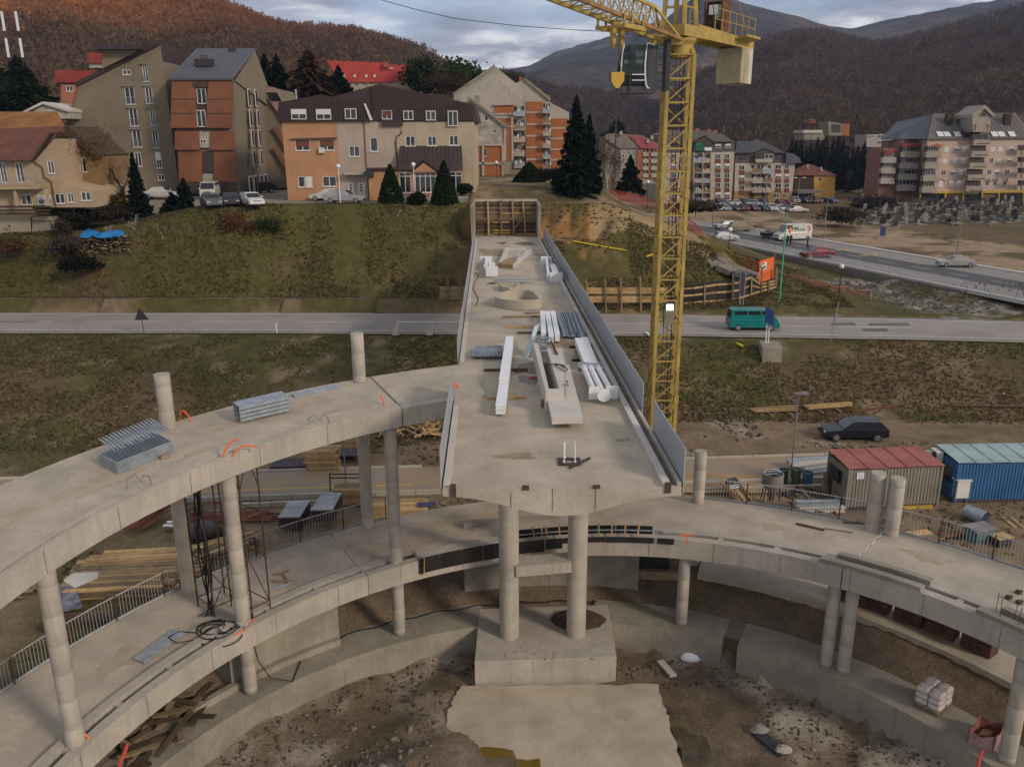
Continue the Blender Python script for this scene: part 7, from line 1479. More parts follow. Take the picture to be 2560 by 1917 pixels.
# roof
b=MB();R0=[f.at(*f.uz(740,470),.6),f.at(*f.uz(2000,455),.6),f.at(*f.uz(2000,158),-8),f.at(*f.uz(1000,165),-8)];b.ext(R0,(0,0,.3));b.obj('roof',roofg,t)
for i in range(1,30):u=i/30;b=MB();b.bar(R0[0]+(R0[1]-R0[0])*u+(0,0,.35),R0[3]+(R0[2]-R0[3])*u+(0,0,.35),.08,.08);b.obj('roof_seam',roofg,t)
b=MB();b.ext([f.at(*f.uz(740,468),.4),f.at(*f.uz(1000,165),-8),f.at(*f.uz(800,250),-20),f.at(*f.uz(430,468),-12)],(0,0,.25));b.obj('roof',slate,t);b=MB();b.ext([f.at(*f.uz(520,470),-6),f.at(*f.uz(750,470),-2),f.at(*f.uz(900,250),-12),f.at(*f.uz(700,330),-12)],(0,0,.2));b.obj('roof',slate,t)
for x in(900,982,1105,1190,1542,1625,1748):a=PL('a',x,408,R0[0]+(0,0,.5),np.cross(R0[1]-R0[0],R0[3]-R0[0]));b=MB();d_=unit(R0[3]-R0[0]*1.0);sl_=unit((0,-1*(R0[0][1]-R0[3][1]),R0[3][2]-R0[0][2]));b.ext([a+(-.8,0,0)-sl_*1.0,a+(.8,0,0)-sl_*1.0,a+(.8,0,0)+sl_*1.0,a+(-.8,0,0)+sl_*1.0],(0,-.05,.12));b.obj('skylight',win_white if x!=1190 else pane,t)
for x,y in((995,290),(1680,290)):a=PL('a',x,y,R0[0],np.cross(R0[1]-R0[0],R0[3]-R0[0]));b=MB();b.box(a+(0,0,.6),(1.6,1.6,4.2));b.obj('chimney',wood_dark,t)
# balcony tower with gable
fb=Face(223.5,'a');fb.wall(t,[(1290,380),(1480,380),(1505,200),(1410,120),(1280,205)][::-1],par,[fb.rect(1285,290,1325,370),fb.rect(1430,290,1470,360)],6,name='tower_gable')
for a_,c_ in(((1272,215),(1415,105)),((1415,105),(1525,210))):p,q_=fb.uz(*a_),fb.uz(*c_);b=MB();b.ext([fb.at(*p,.5),fb.at(*q_,.5),fb.at(q_[0],q_[1]+.9,.5),fb.at(p[0],p[1]+.9,.5)],-fb.n*9);b.obj('gable_roof',par,t)
fb.block(t,[(1360,195),(1450,195),(1405,140)],wood_dark,.02,.06,'gable_vent')
for x0,x1,y in((1285,1480,530),(1262,1460,665),(1240,1440,805),(1218,1420,945),(1195,1395,1080)):
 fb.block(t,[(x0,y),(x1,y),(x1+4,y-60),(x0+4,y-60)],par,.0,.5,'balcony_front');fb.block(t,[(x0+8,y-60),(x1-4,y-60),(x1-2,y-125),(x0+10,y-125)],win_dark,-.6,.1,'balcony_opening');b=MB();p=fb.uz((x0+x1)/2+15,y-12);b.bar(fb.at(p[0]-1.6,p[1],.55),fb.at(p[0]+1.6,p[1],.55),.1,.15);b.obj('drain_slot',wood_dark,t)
fb.wall(t,[(1195,1085),(1290,470),(1480,470),(1395,1085)],par,[],2.4,name='tower_wall')if False else None
# left wing with balconies
fw_=Face(231,'a');fw_.wall(t,[(440,480),(760,470),(650,1215),(350,1170)],maro,[],12,name='wing_wall');fw_.wall(t,[(230,580),(440,575),(360,1160),(165,1140)],maro,[],10,name='wing_wall')
for x0,x1,ys_,face in((405,628,(680,812,945,1075),fw_),(700,875,(680,812,960,1095),f),(185,350,(745,868,990),fw_)):
 for i,y in enumerate(ys_):o_=-22*i if x0>300 else-12*i;o_=o_*.75;face.block(t,[(x0+o_,y),(x1+o_,y),(x1+o_,y-66),(x0+o_,y-66)],par if x0>300 else white_w,.02,1.6,'balcony_front');face.block(t,[(x0+o_+8,y-66),(x1+o_-6,y-66),(x1+o_-4,y-128),(x0+o_+10,y-128)],win_dark,.02,.7,'balcony_opening');face.window(t,face.rect(x0+o_+40,y-125,x1+o_-12,y-70),mull=3,d=.75,sill=False)
for pts,fc in(([(420,555),(640,548),(590,505),(440,520)],fw_),([(735,555),(915,550),(850,520)],f),([(200,655),(385,590),(240,600)],fw_)):fc.block(t,pts,tile_red if fc is fw_ else mat('orange_awning',(.38,.17,.06),bump=.05),.02,1.8,'awning')
fr=Face(223,'a');
for y in(660,800,930,1080):fr.block(t,[(1850,y),(1990,y),(1990,y-60),(1850,y-60)],par,.0,.6,'balcony_front');fr.block(t,[(1858,y-60),(1990,y-60),(1990,y-125),(1858,y-125)],win_dark,-1.5,.1,'balcony_opening')
# unfinished blocks on the slope behind
t=thing('unfinished_block','unfinished brick block on the slope behind the dark conifers','building',(115,330,20));f=Face(330,'b');f.wall(t,[(1780,20),(1950,45),(1950,190),(1790,190)],concrete_old,[],10);f.wall(t,[(1950,45),(2040,50),(2035,195),(1945,190)],brick_w,[],10);f.block(t,[(1820,150),(1930,150),(1930,55),(1820,55)],win_dark,.02,.05,'dark_opening')
simple_house('small orange brick block left of the unfinished block',345,'b',[(1565,40),(1565,0),(1630,0),(1630,40)],brick_w,[(1562,3),(1632,3),(1632,-4),(1562,-4)],concrete_old,8,name='brick_hut')
simple_house('long pale building with a row of windows half hidden by the conifers',310,'b',[(1490,240),(1490,125),(1705,125),(1750,240)],concrete_old,[(1480,158),(1708,158),(1708,122),(1480,122)],concrete_light,10,name='long_house')
t=thing('white_block','pale block with window rows left of the pink building','building',(140,300,10));f=Face(300,'a');f.wall(t,[(30,560),(330,560),(342,405),(30,410)],white_w,[],10)
for r_ in((40,420,120,445),(160,415,330,448),(155,485,260,525)):f.window(t,f.rect(*r_),mull=4,d=.05)
# ---- new street, retaining wall, stairs, fence, billboard
sd=unit(SA[:2]-SB[:2]);sn_=np.array([sd[1],-sd[0]])
def ST(u,v,z=ZP):p=SB[:2]+sn_*u+sd*v;return np.array((p[0],p[1],z))
def sstrip(name,u0,u1,v0,v1,z,m,parent=None):b=MB();b.quad(ST(u0,v0,z),ST(u1,v0,z),ST(u1,v1,z),ST(u0,v1,z));o=b.obj(name,m);(adopt(o,parent)if parent else kind(o,'structure'));return o
paver=mat('pavers',(.25,.225,.205),var=.08,scale=.6,bump=.12,bscale=5,fine=.12)
kind(sstrip('street',5.2,11.0,-38,110,ZP,asphalt_new),'structure');street=bpy.data.objects['street']
sstrip('parking_bays',.45,5.2,-38,70,ZP-.004,paver);sstrip('parking_bays',11.0,16.0,-38,110,ZP-.004,paver)
for v in np.arange(-30,66,6.2):sstrip('lane_marking',8.04,8.18,v,v+2.9,ZP+.005,line_white,street)
for u in(5.25,10.85):sstrip('lane_marking',u,u+.1,-38,100,ZP+.005,line_white,street)
for u,w_,n_ in((0,.45,0),(16.0,.9,1)):
 for v in np.arange(-38,70,4):b=MB();b.ext([ST(u,v+.02,ZP-.3),ST(u+w_,v+.02,ZP-.3),ST(u+w_,v+3.98,ZP-.3),ST(u,v+3.98,ZP-.3)],(0,0,.42));b.obj('kerb',kerb_white,street)
for x,y in((1430,362),(1520,365),(1600,350),(1480,350),(1760,435),(1880,430),(1820,425),(1985,405),(1900,410)):p=G('e',x,y,ZP+.004);b=MB();b.box(p,(1.3,.5,.004),math.atan2(sd[1],sd[0])+.9);o=b.obj('yellow_marking',line_yellow,street)
t=thing('retaining_wall','long grey concrete retaining wall below the new street','wall',ST(0,20,2));wm=mat('retaining_concrete',(.20,.18,.15),var=.12,scale=.4,bump=.08,streak=.5)
for v in np.arange(6,62,5):b=MB();b.ext([ST(-.45,v+.02,1.5),ST(-.02,v+.02,1.5),ST(-.02,v+4.98,1.5),ST(-.45,v+4.98,1.5)],(0,0,ZP-1.55));b.obj('wall_panel',wm,t)
t=thing('street_railing','thin grey railing on top of the retaining wall','railing',ST(.1,20));
for v in np.arange(-24,62,3.0):
 b=MB();b.bar(ST(.15,v,ZP+.1),ST(.15,v,ZP+1.15),.05);b.obj('post',galv,t);b=MB();b.bar(ST(.15,v,ZP+1.1),ST(.15,v+3,ZP+1.1),.035);b.bar(ST(.15,v,ZP+.25),ST(.15,v+3,ZP+.25),.02)
 for i in range(1,15):b.bar(ST(.15,v+.2*i,ZP+.25),ST(.15,v+.2*i,ZP+1.1),.014)
 b.obj('rail_panel',galv,t)
 # stairs: treads follow the photo, upper flight and stepped lower path
def stairs(label,pts,w_,n,rails):
 t=thing('stairs',label,'stairs',pts[0]);S_=[vec(p)for p in pts];seg=[np.linalg.norm(S_[i+1]-S_[i])for i in range(len(S_)-1)];L_=sum(seg)
 def at(s_):
  for i,l in enumerate(seg):
   if s_<=l or i==len(seg)-1:return S_[i]+(S_[i+1]-S_[i])*(s_/l),unit(S_[i+1]-S_[i])
   s_-=l
 for i in range(n):p,d=at(L_*(i+.5)/n);b=MB();b.box(p-(0,0,.3),(L_/n*1.02,w_,.6),math.atan2(d[1],d[0]));b.obj('step',verge,t)
 return at,L_
up_=[V('E',185,845,101),V('E',300,960,96),V('E',380,1040,92.5),V('E',470,1075,91),V('E',585,1110,89.8)]
stairs('long flight of pale concrete steps descending right of the crane',up_,3.0,30,None)
lw_=[V('e',680,880,91.5),V('e',900,890,91),V('e',960,930,90.6),V('e',1240,970,89.8),V('e',1300,1010,89.4),V('e',1530,1045,88.8),V('e',1590,1085,88.4),V('e',1850,1120,87.6)]
stairs('lower stepped path of concrete slabs leading to the road',lw_,1.7,16,None)
def fence_line(label,top,hgt_,cols,name='stair_railing'):
 t=thing(name,label,'railing',top[0]-(0,0,hgt_))
 for i in range(len(top)-1):
  a,c_=vec(top[i]),vec(top[i+1]);m_=cols[i%len(cols)];b=MB();b.bar(a,c_,.08);b.bar(a-(0,0,hgt_*.9),c_-(0,0,hgt_*.9),.05);n=max(2,int(np.linalg.norm(c_-a)/.22))
  for j in range(n):p=a+(c_-a)*j/n;b.bar(p,p-(0,0,hgt_),.035)
  b.obj('rail_panel',m_,t)
redr=mat('railing_red',(.42,.05,.03),rough=.6,var=.1,bump=.02);yelr=mat('railing_yellow',(.36,.20,.035),rough=.6,var=.12,bump=.02)
fence_line('red and yellow railing along the long flight of steps',[V('D',x,y,Y)for x,y,Y in((610,1568,118),(720,1590,113),(830,1610,108),(930,1640,105))]+[V('E',x,y,Y)for x,y,Y in((60,700,103),(165,770,102),(215,800,100),(265,865,97.5),(310,905,95.5),(380,935,93.5),(440,985,92),(520,1010,91),(600,1040,90.2))],1.15,[redr,redr,redr,redr,redr,redr,redr,yelr,yelr,yelr,yelr])
fence_line('red railing along the lower stepped path',[V('e',x,y,Y)for x,y,Y in((560,640,93),(720,720,92.5),(930,740,92),(1040,800,91.6),(1270,825,91),(1330,870,90.6),(1570,885,90),(1620,925,89.6),(1870,945,88.8),(1868,1050,88.2))],1.2,[yelr,redr,yelr,redr])
# boarded fence behind the road
t=thing('plank_fence','wooden plank fence on posts behind the road, right of the deck','fence',(10,86,4));YF=lambda x:Yf(x)+1.2
def fboard(t,k,x0,x1,y0,y1,Y,m_,nm='plank'):a,c_=V(k,x0,(y0+y1)/2,Y),V(k,x1,(y0+y1)/2,Y);h=V(k,x0,y0,Y)[2]-V(k,x0,y1,Y)[2];b=MB();b.bar(a,c_,.06,h*.96);b.obj(nm,m_,t)
for x0,x1 in((1320,1500),(1500,1640),(1640,1790),(1790,1915),(1915,2010)):
 for y0,y1 in((560,588),(588,611),(630,656),(656,683)):fboard(t,'F',x0+2,x1-2,y0,y1,85.2,wood_new)
for x,y0,y1 in((1345,495,640),(1500,475,782),(1630,480,782),(1790,470,785),(1918,465,785)):b=MB();a,c_=V('F',x,y0,85.0),V('F',x+8,y1,85.0);b.bar(a,c_,.16);b.obj('post',wood_old,t)
t=thing('plank_fence','short wooden plank fence behind the road, left of the deck','fence',(-6,86,4))
for y0,y1 in((548,592),(592,632),(632,676)):fboard(t,'F',128,345,y0,y1,86.2,wood_old)
for x,y0,y1 in((198,455,775),(305,465,770)):b=MB();b.bar(V('F',x,y0,86.0),V('F',x,y1,86.0),.16);b.obj('post',wood_old,t)
t=thing('black_fence','black formwork fence with pale rails below the orange billboard','fence',(20,86,4))
seg=[(500,200,350,86),(575,195,345,86),(655,185,335,86),(760,165,330,86.3),(850,160,325,86.6),(940,150,310,87),(1030,105,280,87.4),(1110,180,250,87.8),(1235,150,215,88.4)]
for i in range(len(seg)-1):
 x0,a0,c0_,Y0=seg[i];x1,a1,c1_,Y1=seg[i+1];b=MB();P=[V('O',x0+2,c0_,Y0),V('O',x1-2,c1_,Y1),V('O',x1-2,a1,Y1),V('O',x0+2,a0 if i else 200,Y0)];b.ext(P,(0,.05,0));b.obj('formwork_board',black_film,t)
 for u in(.18,.55,.95):b=MB();b.bar(P[3]+(P[0]-P[3])*u+(0,-.06,0),P[2]+(P[1]-P[2])*u+(0,-.06,0),.05,.2);b.obj('rail',wood_new,t)
for x,y0,y1,Y in((670,195,370,86),(895,130,330,86.6),(1040,155,270,87.3),(1120,60,260,87.8),(1180,160,250,88),(1238,60,205,88.4)):b=MB();b.bar(V('O',x,y0,Y-.1),V('O',x-4,y1,Y-.1),.14);b.obj('post',wood_old,t)
# billboard, tall sign, poles
t=thing('billboard','bright orange billboard with a small picture on posts','billboard',V('e',350,960,88));Yb_=88.2;bb=[V('e',312,820,Yb_),V('e',515,745,Yb_+.5),V('e',524,452,Yb_+.5),V('e',325,512,Yb_)];orm=mat('billboard_orange',(.72,.135,.03),rough=.5,var=.04,bump=.01);b=MB();b.ext(bb,(.03,.1,0));b.obj('board',orm,t)
bpz=lambda u,v_,d=-.02:bb[0]+(bb[1]-bb[0])*u+(bb[3]-bb[0])*v_+(0,d,0)
b=MB();b.quad(*[bpz(u,v_)for u,v_ in((.1,.52),(.5,.50),(.5,.86),(.1,.84))]);b.obj('picture',white_paint,t)
b=MB();
for i in range(5):u=.17+.065*i;b.quad(*[bpz(x,y,-.03)for x,y in((u,.52),(u+.03,.52),(u+.05,.66+.05*(i%2)),(u+.02,.66+.05*(i%2)))])
b.quad(*[bpz(x,y,-.035)for x,y in((.12,.6),(.42,.66),(.42,.7),(.12,.65))]);b.obj('picture_detail',dark_metal,t)
b=MB();b.path([bpz(.26+.13*math.cos(a),.72+.09*math.sin(a),-.04)for a in np.linspace(.6,5.5,12)],.05,4);b.obj('picture_ring',dark_metal,t)
for i in range(3):b=MB();b.quad(*[bpz(u,v_,-.02)for u,v_ in((.2,.34-.08*i),(.8-.12*i,.32-.08*i),(.8-.12*i,.345-.08*i),(.2,.365-.08*i))]);b.obj('text_line',mat('line_red',(.5,.07,.02),bump=0),t)
for u in(.2,.55,.98):p=bpz(u,0,.12);b=MB();b.bar(p-(0,0,3.2),p+(0,0,2.6),.12);b.obj('post',wood_old,t)
t=thing('road_panel','tall dark road panel seen from behind on a grey frame','road sign',V('O',960,370,86));b=MB();b.ext([V('O',953,275,85.6),V('O',975,285,85.6),V('O',995,110,85.6),V('O',960,95,85.6)],(0,.06,0));b.obj('panel',sheetm,t)
for x0,x1 in((945,952),(968,994)):b=MB();b.tube(V('O',x0,372,85.7),V('O',x1,110,85.7),.06,6);b.obj('post',galv,t)
b=MB();a,c_=V('e',590,1185,86.5),V('E',772,735,86.5);b.tube(a,c_,.10,8,.06);tag(b.obj('green_pole',mat('pole_green',(.05,.38,.19),rough=.5,var=.06,bump=.01)),'tall bright green pole beside the stairs','pole')
b=MB();b.tube(V('e',480,940,88.8),V('e',1330,1100,87.0),.22,8);tag(b.obj('fallen_pole',mat('mossy',(.12,.10,.04),bump=.2)),'mossy concrete pole lying in the grass below the stepped path','pole')
t=thing('parking_sign','small blue parking sign on a post on the bare ground','road sign',G('e',2000,340,ZP));p=G('e',2000,340,ZP);b=MB();b.tube(p,p+(0,0,3.2),.05,6);b.obj('post',galv,t);b=MB();b.box(p+(0,-.08,2.6),(.85,.04,1.3));b.obj('plate',sgm,t);text('P',.8,white_paint,t,face_m(p+(0,-.1,2.75),(1,0,0),(0,0,1),.01))
p=G('k',1,1,ZT);lg=mat('lamp_black',(.03,.025,.022),rough=.5,bump=.02)
for lab,k,xb,yb_,yt_,Y,m_ in(('globe lamp below the retaining wall','e',1420,990,620,90.5,lg),('globe lamp at the top of the long flight of steps','E',415,1005,850,94,lg),('globe lamp in front of the orange wall of the house','B',700,1360,1065,97,white_paint),('globe lamp in front of the glazed porch','B',1310,1255,1050,100,white_paint),('globe lamp in front of the brick wall','C',468,1195,1030,128,lg),('globe lamp behind the spruce trees','C',1272,1290,1215,112,white_paint),('globe lamp behind the crane mast on the right slope','C',1715,1380,1190,125,lg)):
 a,c_=V(k,xb,yb_,Y),V(k,xb,yt_,Y);lamp_post(lab,a,float(c_[2]-a[2]),.06,m_,'globe','globe lamps')
for lab,k,xb,yb_,yt_,hd in(('tall lamp post on the bare ground behind the white van','E',995,900,650,'flat'),('tall lamp post behind the silver saloon car','E',1800,1000,715,'flat'),('tall lamp post at the far left end of the new street','E',318,835,590,'flat'),('double-headed lamp post in the car park','b',1405,1100,700,'double'),('lamp post in the car park before the right apartment block','b',1010,1140,680,'flat'),('lamp post beside the yellow house','b',1848,800,490,'flat')):
 a=G(k,xb,yb_,ZP);lamp_post(lab,a,float(V(k,xb,yt_,a[1])[2]-ZP),.09,None,hd,'street lamps',2.0)
 # abutment with timber formwork
t=thing('abutment','bridge abutment with timber-clad back wall between two concrete side walls','abutment',(0,92,10.8));Ya=94.2
a0,a1,b0,b1=V('k',495,610,Ya),V('k',1330,605,Ya),V('k',495,135,Ya),V('k',1285,130,Ya);nb=26
for i in range(nb):
 z0=a0[2]+(b0[2]-a0[2])*i/nb;z1=a0[2]+(b0[2]-a0[2])*(i+.94)/nb;b=MB();y_=Ya-.04*(i%2)-.02*rnd.random();b.cube(a0[0],a1[0],y_,y_+.08,z0,z1);b.obj('board',[wood_old,wood_dark,mat('board_grey',(.12,.095,.075),rough=.9,var=.2,bump=.15,rvar=.3),wood_old,mat('form_yellow',(.46,.28,.06),rough=.8,var=.2,bump=.1,rvar=.3)if i in(5,2)else wood_dark][(i*3+i//4)%5],t)
for i,(x0,x1,y0,y1)in enumerate(((735,970,520,545),(735,970,560,575),(720,955,412,428),(850,1290,290,310),(1040,1160,575,598),(1180,1320,575,600))):fboard(t,'k',x0,x1,y0,y1,Ya-.14,mat('form_yellow',(.46,.28,.06)),'yellow_form')
for x,xx in((660,672),(838,850),(1000,1020),(1145,1180)):b=MB();b.bar(V('k',x,110,Ya-.3),V('k',(x+xx)/2+4,345,Ya-.3),.16);b.bar(V('k',(x+xx)/2+4,345,Ya-.3),V('k',xx,600,Ya-.3),.16);b.obj('stud',wood_new if x!=838 else wood_old,t)
b=MB();b.bar(V('k',500,375,Ya-.22),V('k',1310,372,Ya-.22),.12,.14);b.obj('wale',wood_old,t);b=MB();b.bar(V('k',1035,500,Ya-.4),V('k',1160,345,Ya-.4),.09);b.obj('brace',wood_old,t)
b=MB();b.cube(a0[0]-.1,a1[0]+.1,Ya-.1,Ya+.5,b0[2],b0[2]+.25);b.obj('top_beam',concrete,t)
for x,sx in((a0[0],-1),(a1[0],1)):b=MB();zt=b0[2];b.ext([(x,Ya,8.5),(x,91.4,8.5),(x+sx*.15,91.2,zt-.3),(x,Ya,zt)],(sx*.3,0,0));b.obj('side_wall',concrete_old,t)
b=MB();b.cube(a0[0],a1[0],91.32,Ya-.1,10.4,10.79);b.obj('floor_slab',concrete,t)
heap('timber_scrap','loose planks scattered beside the end of the deck at the abutment',np.array((4.6,92.3,10.5)),1.6,1.2,16,1.6,[wood_new,wood_old],.25)
heap('timber_scrap','loose planks beside the yellow board on the slope',gp('k',1750,630),1.2,.8,8,1.4,[wood_new,wood_old],.15)
# ---- vehicles and people
CARP={}
def paint(c):n='paint_%d_%d_%d'%tuple(int(v*999)for v in c);return mat(n,c,rough=.3,metal=.15,var=.1,scale=1.5,bump=0,spec=.6,spot=.15)
cglass=mat('car_glass',(.012,.014,.016),rough=.06,var=.05,bump=0,spec=.8);head_l=mat('headlight',(.6,.6,.58),rough=.15,bump=0);tail_l=mat('taillight',(.35,.02,.02),rough=.2,bump=0);rimm=mat('rim',(.45,.45,.46),rough=.35,metal=.6,bump=0);trim=mat('car_trim',(.03,.03,.032),rough=.6,bump=0)
PROF={'estate':(4.6,1.74,1.46,.88,.94,(.95,.25,-1.75,-2.22)),'hatch':(4.1,1.72,1.48,.92,.96,(1.05,.35,-1.35,-1.92)),'saloon':(4.6,1.76,1.44,.88,.95,(.95,.3,-.95,-1.65)),'suv':(4.3,1.8,1.72,1.05,1.1,(1.0,.6,-1.6,-2.05)),'bus':(4.75,1.85,1.98,1.08,1.1,(1.95,1.35,-2.2,-2.34)),'van':(6.3,2.0,2.65,1.2,1.35,(2.35,1.6,-3.05,-3.12))}
def car(label,k_,col,p,rz,group='parked cars',name='car',cat='car',detail=True):
 key=(k_,col)
 if key in CARP:return put(CARP[key],p,rz,label,group)
 L,W_,H,hh,belt,(cf,rf,rr,cb)=PROF[k_];t=thing(name,label,cat,None,group);x0,x1=-L/2,L/2;w=W_/2;cm=paint(col)
 boxy=k_ in('van','bus','estate','hatch','suv');rear=belt if not boxy else belt+.02
 prof=[(x0+.03,.30),(x1-.05,.28),(x1,.42),(x1-.02,.62),(x1-.14,hh-.12),(cf+.1,hh),(cf,belt),(cb,rear),(x0+.05,rear-.06),(x0,.62)]
 b=MB();rings=[]
 for y,s_,dz in((-w,.97,.04),(-w+.07,1,0),(w-.07,1,0),(w,.97,.04)):rings.append([(x*s_,y,.3+(z-.3)*(1-dz*1.5)+dz*.6)for x,z in prof])
 b.loft(rings);b.obj('body',cm,t,bevel=.03)
 tw=w-(.14 if k_ not in('van','bus')else.06);cab=[(cf,belt-.02),(rf,H-.06),(rf-.15,H),(rr+.12,H),(rr,H-.05),(cb,rear-.02)];b=MB();rings=[]
 for y0,y1 in((-w+.03,-tw),(w-.03,tw)):rings.append([(x,y1 if z>belt+.1 else y0,z)for x,z in cab])
 b.loft(rings);b.obj('cabin',cm,t)
 def quad(nm,P,m_):bb_=MB();n_=unit(np.cross(vec(P[1])-P[0],vec(P[2])-P[0]));bb_.ext([vec(q)+n_*.004 for q in P],n_*.012);bb_.obj(nm,m_,t)
 lerp=lambda a,c_,u:tuple(vec(a)+(vec(c_)-vec(a))*u);wl=w-.03
 A,B_=(cf,wl,belt),(rf,tw,H-.06);quad('windscreen',[lerp((cf,-wl+.08,belt),(rf,-tw+.06,H-.06),.06),lerp((cf,wl-.08,belt),(rf,tw-.06,H-.06),.06),lerp((cf,wl-.08,belt),(rf,tw-.06,H-.06),.95),lerp((cf,-wl+.08,belt),(rf,-tw+.06,H-.06),.95)],cglass)
 if k_!='van':quad('rear_window',[lerp((cb,wl-.1,rear),(rr,tw-.08,H-.06),.12),lerp((cb,-wl+.1,rear),(rr,-tw+.08,H-.06),.12),lerp((cb,-wl+.1,rear),(rr,-tw+.08,H-.06),.92),lerp((cb,wl-.1,rear),(rr,tw-.08,H-.06),.92)],cglass)
 zt,zb=H-.11,belt+.05;yat=lambda z:wl+(tw-wl)*(z-belt)/(H-.06-belt)if False else(tw+(wl-tw)*max(0,(belt+.1-z)/.1));xa=lambda z:cf+(rf-cf)*(z-belt)/(H-.06-belt);xb=lambda z:cb+(rr-cb)*(z-belt)/(H-.06-belt)
 cuts={'van':[(0,.2)],'bus':[(0,.23),(.27,.58),(.62,.95)],'estate':[(0,.32),(.35,.64),(.67,.97)]}.get(k_,[(0,.46),(.5,.93)])
 for s_ in(-1,1):
  for u0,u1 in cuts:
   f_=lambda u,z:(xa(z)-.1+(xb(z)+.1-xa(z)+.1)*u,s_*(tw+.004+(wl-tw)*max(0,1-(z-belt)/.12)),z);P=[f_(u0,zb),f_(u1,zb),f_(u1,zt),f_(u0,zt)];quad('side_window',P if s_<0 and False else(P[::-1]if s_>0 else P),cglass)if False else None
   bb_=MB();bb_.ext([vec((q[0],s_*(tw+.002),q[2]))if q[2]>belt+.12 else vec((q[0],s_*(tw+.002),belt+.12))for q in P],(0,s_*.012,0));bb_.obj('side_window',cglass,t)
  bb_=MB();bb_.box((xa(belt)-.05,s_*(w+.06),belt+.1),(.12,.16,.12));bb_.obj('mirror',cm,t);bb_=MB();bb_.box((x1-.10,s_*(w-.28),hh-.24),(.14,.34,.14));bb_.obj('headlight',head_l,t)
  bb_=MB();bb_.box((x0+.03,s_*(w-.16),.80),(.08,.2,.26));bb_.obj('taillight',tail_l,t)
  for xw in(x1-.85,x0+.82):
   r_=.31 if k_!='van' else.36;bb_=MB();bb_.tube((xw,s_*(w-.2),r_),(xw,s_*(w+.01),r_),r_,18);o=bb_.obj('wheel',rubber,t);bb_=MB();bb_.lathe([(.02,0),(r_*.62,.0),(r_*.66,.02),(r_*.5,.025),(.02,.03)],(0,0,0),14);bb_.v=[(xw+x,s_*(w+.012+z*.6),r_+y)for x,y,z in bb_.v];g=bb_.obj('rim',rimm);adopt(g,o)
   for a in range(5):bb_=MB();an=a*1.2566;bb_.bar((xw+.05*math.cos(an),s_*(w+.03),r_+.05*math.sin(an)),(xw+r_*.6*math.cos(an),s_*(w+.03),r_+r_*.6*math.sin(an)),.03);g=bb_.obj('spoke',trim,None);adopt(g,o)
 bb_=MB();bb_.box((x1-.02,0,.42),(.08,W_*.9,.16));bb_.obj('bumper',trim if k_ in('van','estate')else cm,t);bb_=MB();bb_.box((x1-.05,0,hh-.28),(.06,.8,.12));bb_.obj('grille',trim,t);bb_=MB();bb_.box((x0+.0,0,.46),(.08,W_*.9,.16));bb_.obj('bumper',trim if k_ in('van','estate')else cm,t)
 t.location=tuple(map(float,p));t.rotation_euler=(0,0,rz);CARP[key]=t;return t
def on(k,x,y,z):return G(k,x,y,z)
p=on('N',1125,392,0);car('black estate car parked on the dirt track','estate',(.012,.014,.022),(p[0]+.1,p[1]+.75,gz(p[0],p[1]+.7)),R(177))
p=on('O',1045,545,ZR);van=car('turquoise minibus driving on the main road','bus',(.0,.20,.19),(p[0],mid(p[0])-1.7,ZR),R(-2),'moving vehicles','minibus','minibus')
p=on('E',815,905,ZP);vw=car('tall white delivery van with red arrows parked on the new street','van',(.62,.60,.58),(p[0],p[1]+1.2,ZP),R(196),'parked cars','delivery_van','van')
vr=MB();
for s_ in(1,):
 for P in([(-2.9,1.8),(-2.0,2.02),(-2.5,1.95),(-2.15,2.4),(-2.35,2.4),(-2.75,1.86),(-2.35,1.25),(-2.15,1.25),(-2.5,1.7),(-2.0,1.66)],):vr.add([(x,1.0,z)for x,z in P],[(0,1,2),(0,9,8),(2,3,4,5),(8,7,6,5)])
o=vr.obj('red_arrow',red_paint,vw)
for s_,x,z,sz,m_ in(('MIK',.15,1.95,.8,'g'),('ESPRES',-1.05,1.75,.42,'g')):text(s_,sz,mat('van_green',(.06,.16,.12),bump=0),vw,face_m((x,1.0,z),(-1,0,0),(0,0,1),.02))
b=MB();b.cube(1.0,1.35,1.005,1.02,1.2,2.3);b.obj('orange_mark',orange_tube,vw)
p=on('E',965,1010,ZP);car('dark red saloon parked by the railing of the new street','saloon',(.16,.015,.018),(p[0],p[1]+.8,ZP),R(188))
p=on('E',1815,1068,ZP);car('silver saloon parked on the far side of the new street','saloon',(.33,.32,.30),(p[0],p[1]+.9,ZP),R(174))
p=on('E',407,908,ZP);car('white hatchback parked at the far end of the railing','hatch',(.6,.59,.57),(p[0],p[1]+.8,ZP),R(8))
p=on('E',690,890,ZP);car('black car with its boot open behind the white van','saloon',(.015,.015,.017),(p[0]+.6,p[1]+1.5,ZP),R(15))
p=on('E',495,850,ZP);car('beige off-road car parked at the far end of the street','suv',(.27,.24,.15),(p[0],p[1]+1,ZP),R(5));p=on('E',405,835,ZP);car('silver car beside the beige off-road car','hatch',(.42,.41,.40),(p[0],p[1]+1.5,ZP),R(195))
def terr(k,x,y):return G(k,x,y,ZT)
p=terr('B',725,1355);car('silver estate car parked in front of the house doors','estate',(.34,.34,.34),(p[0],p[1]+.9,ZT+.02),R(-4));p=terr('B',560,1338);car('white saloon parked behind the silver estate car','saloon',(.58,.56,.53),(p[0]+.4,p[1]+1.2,ZT+.02),R(176))
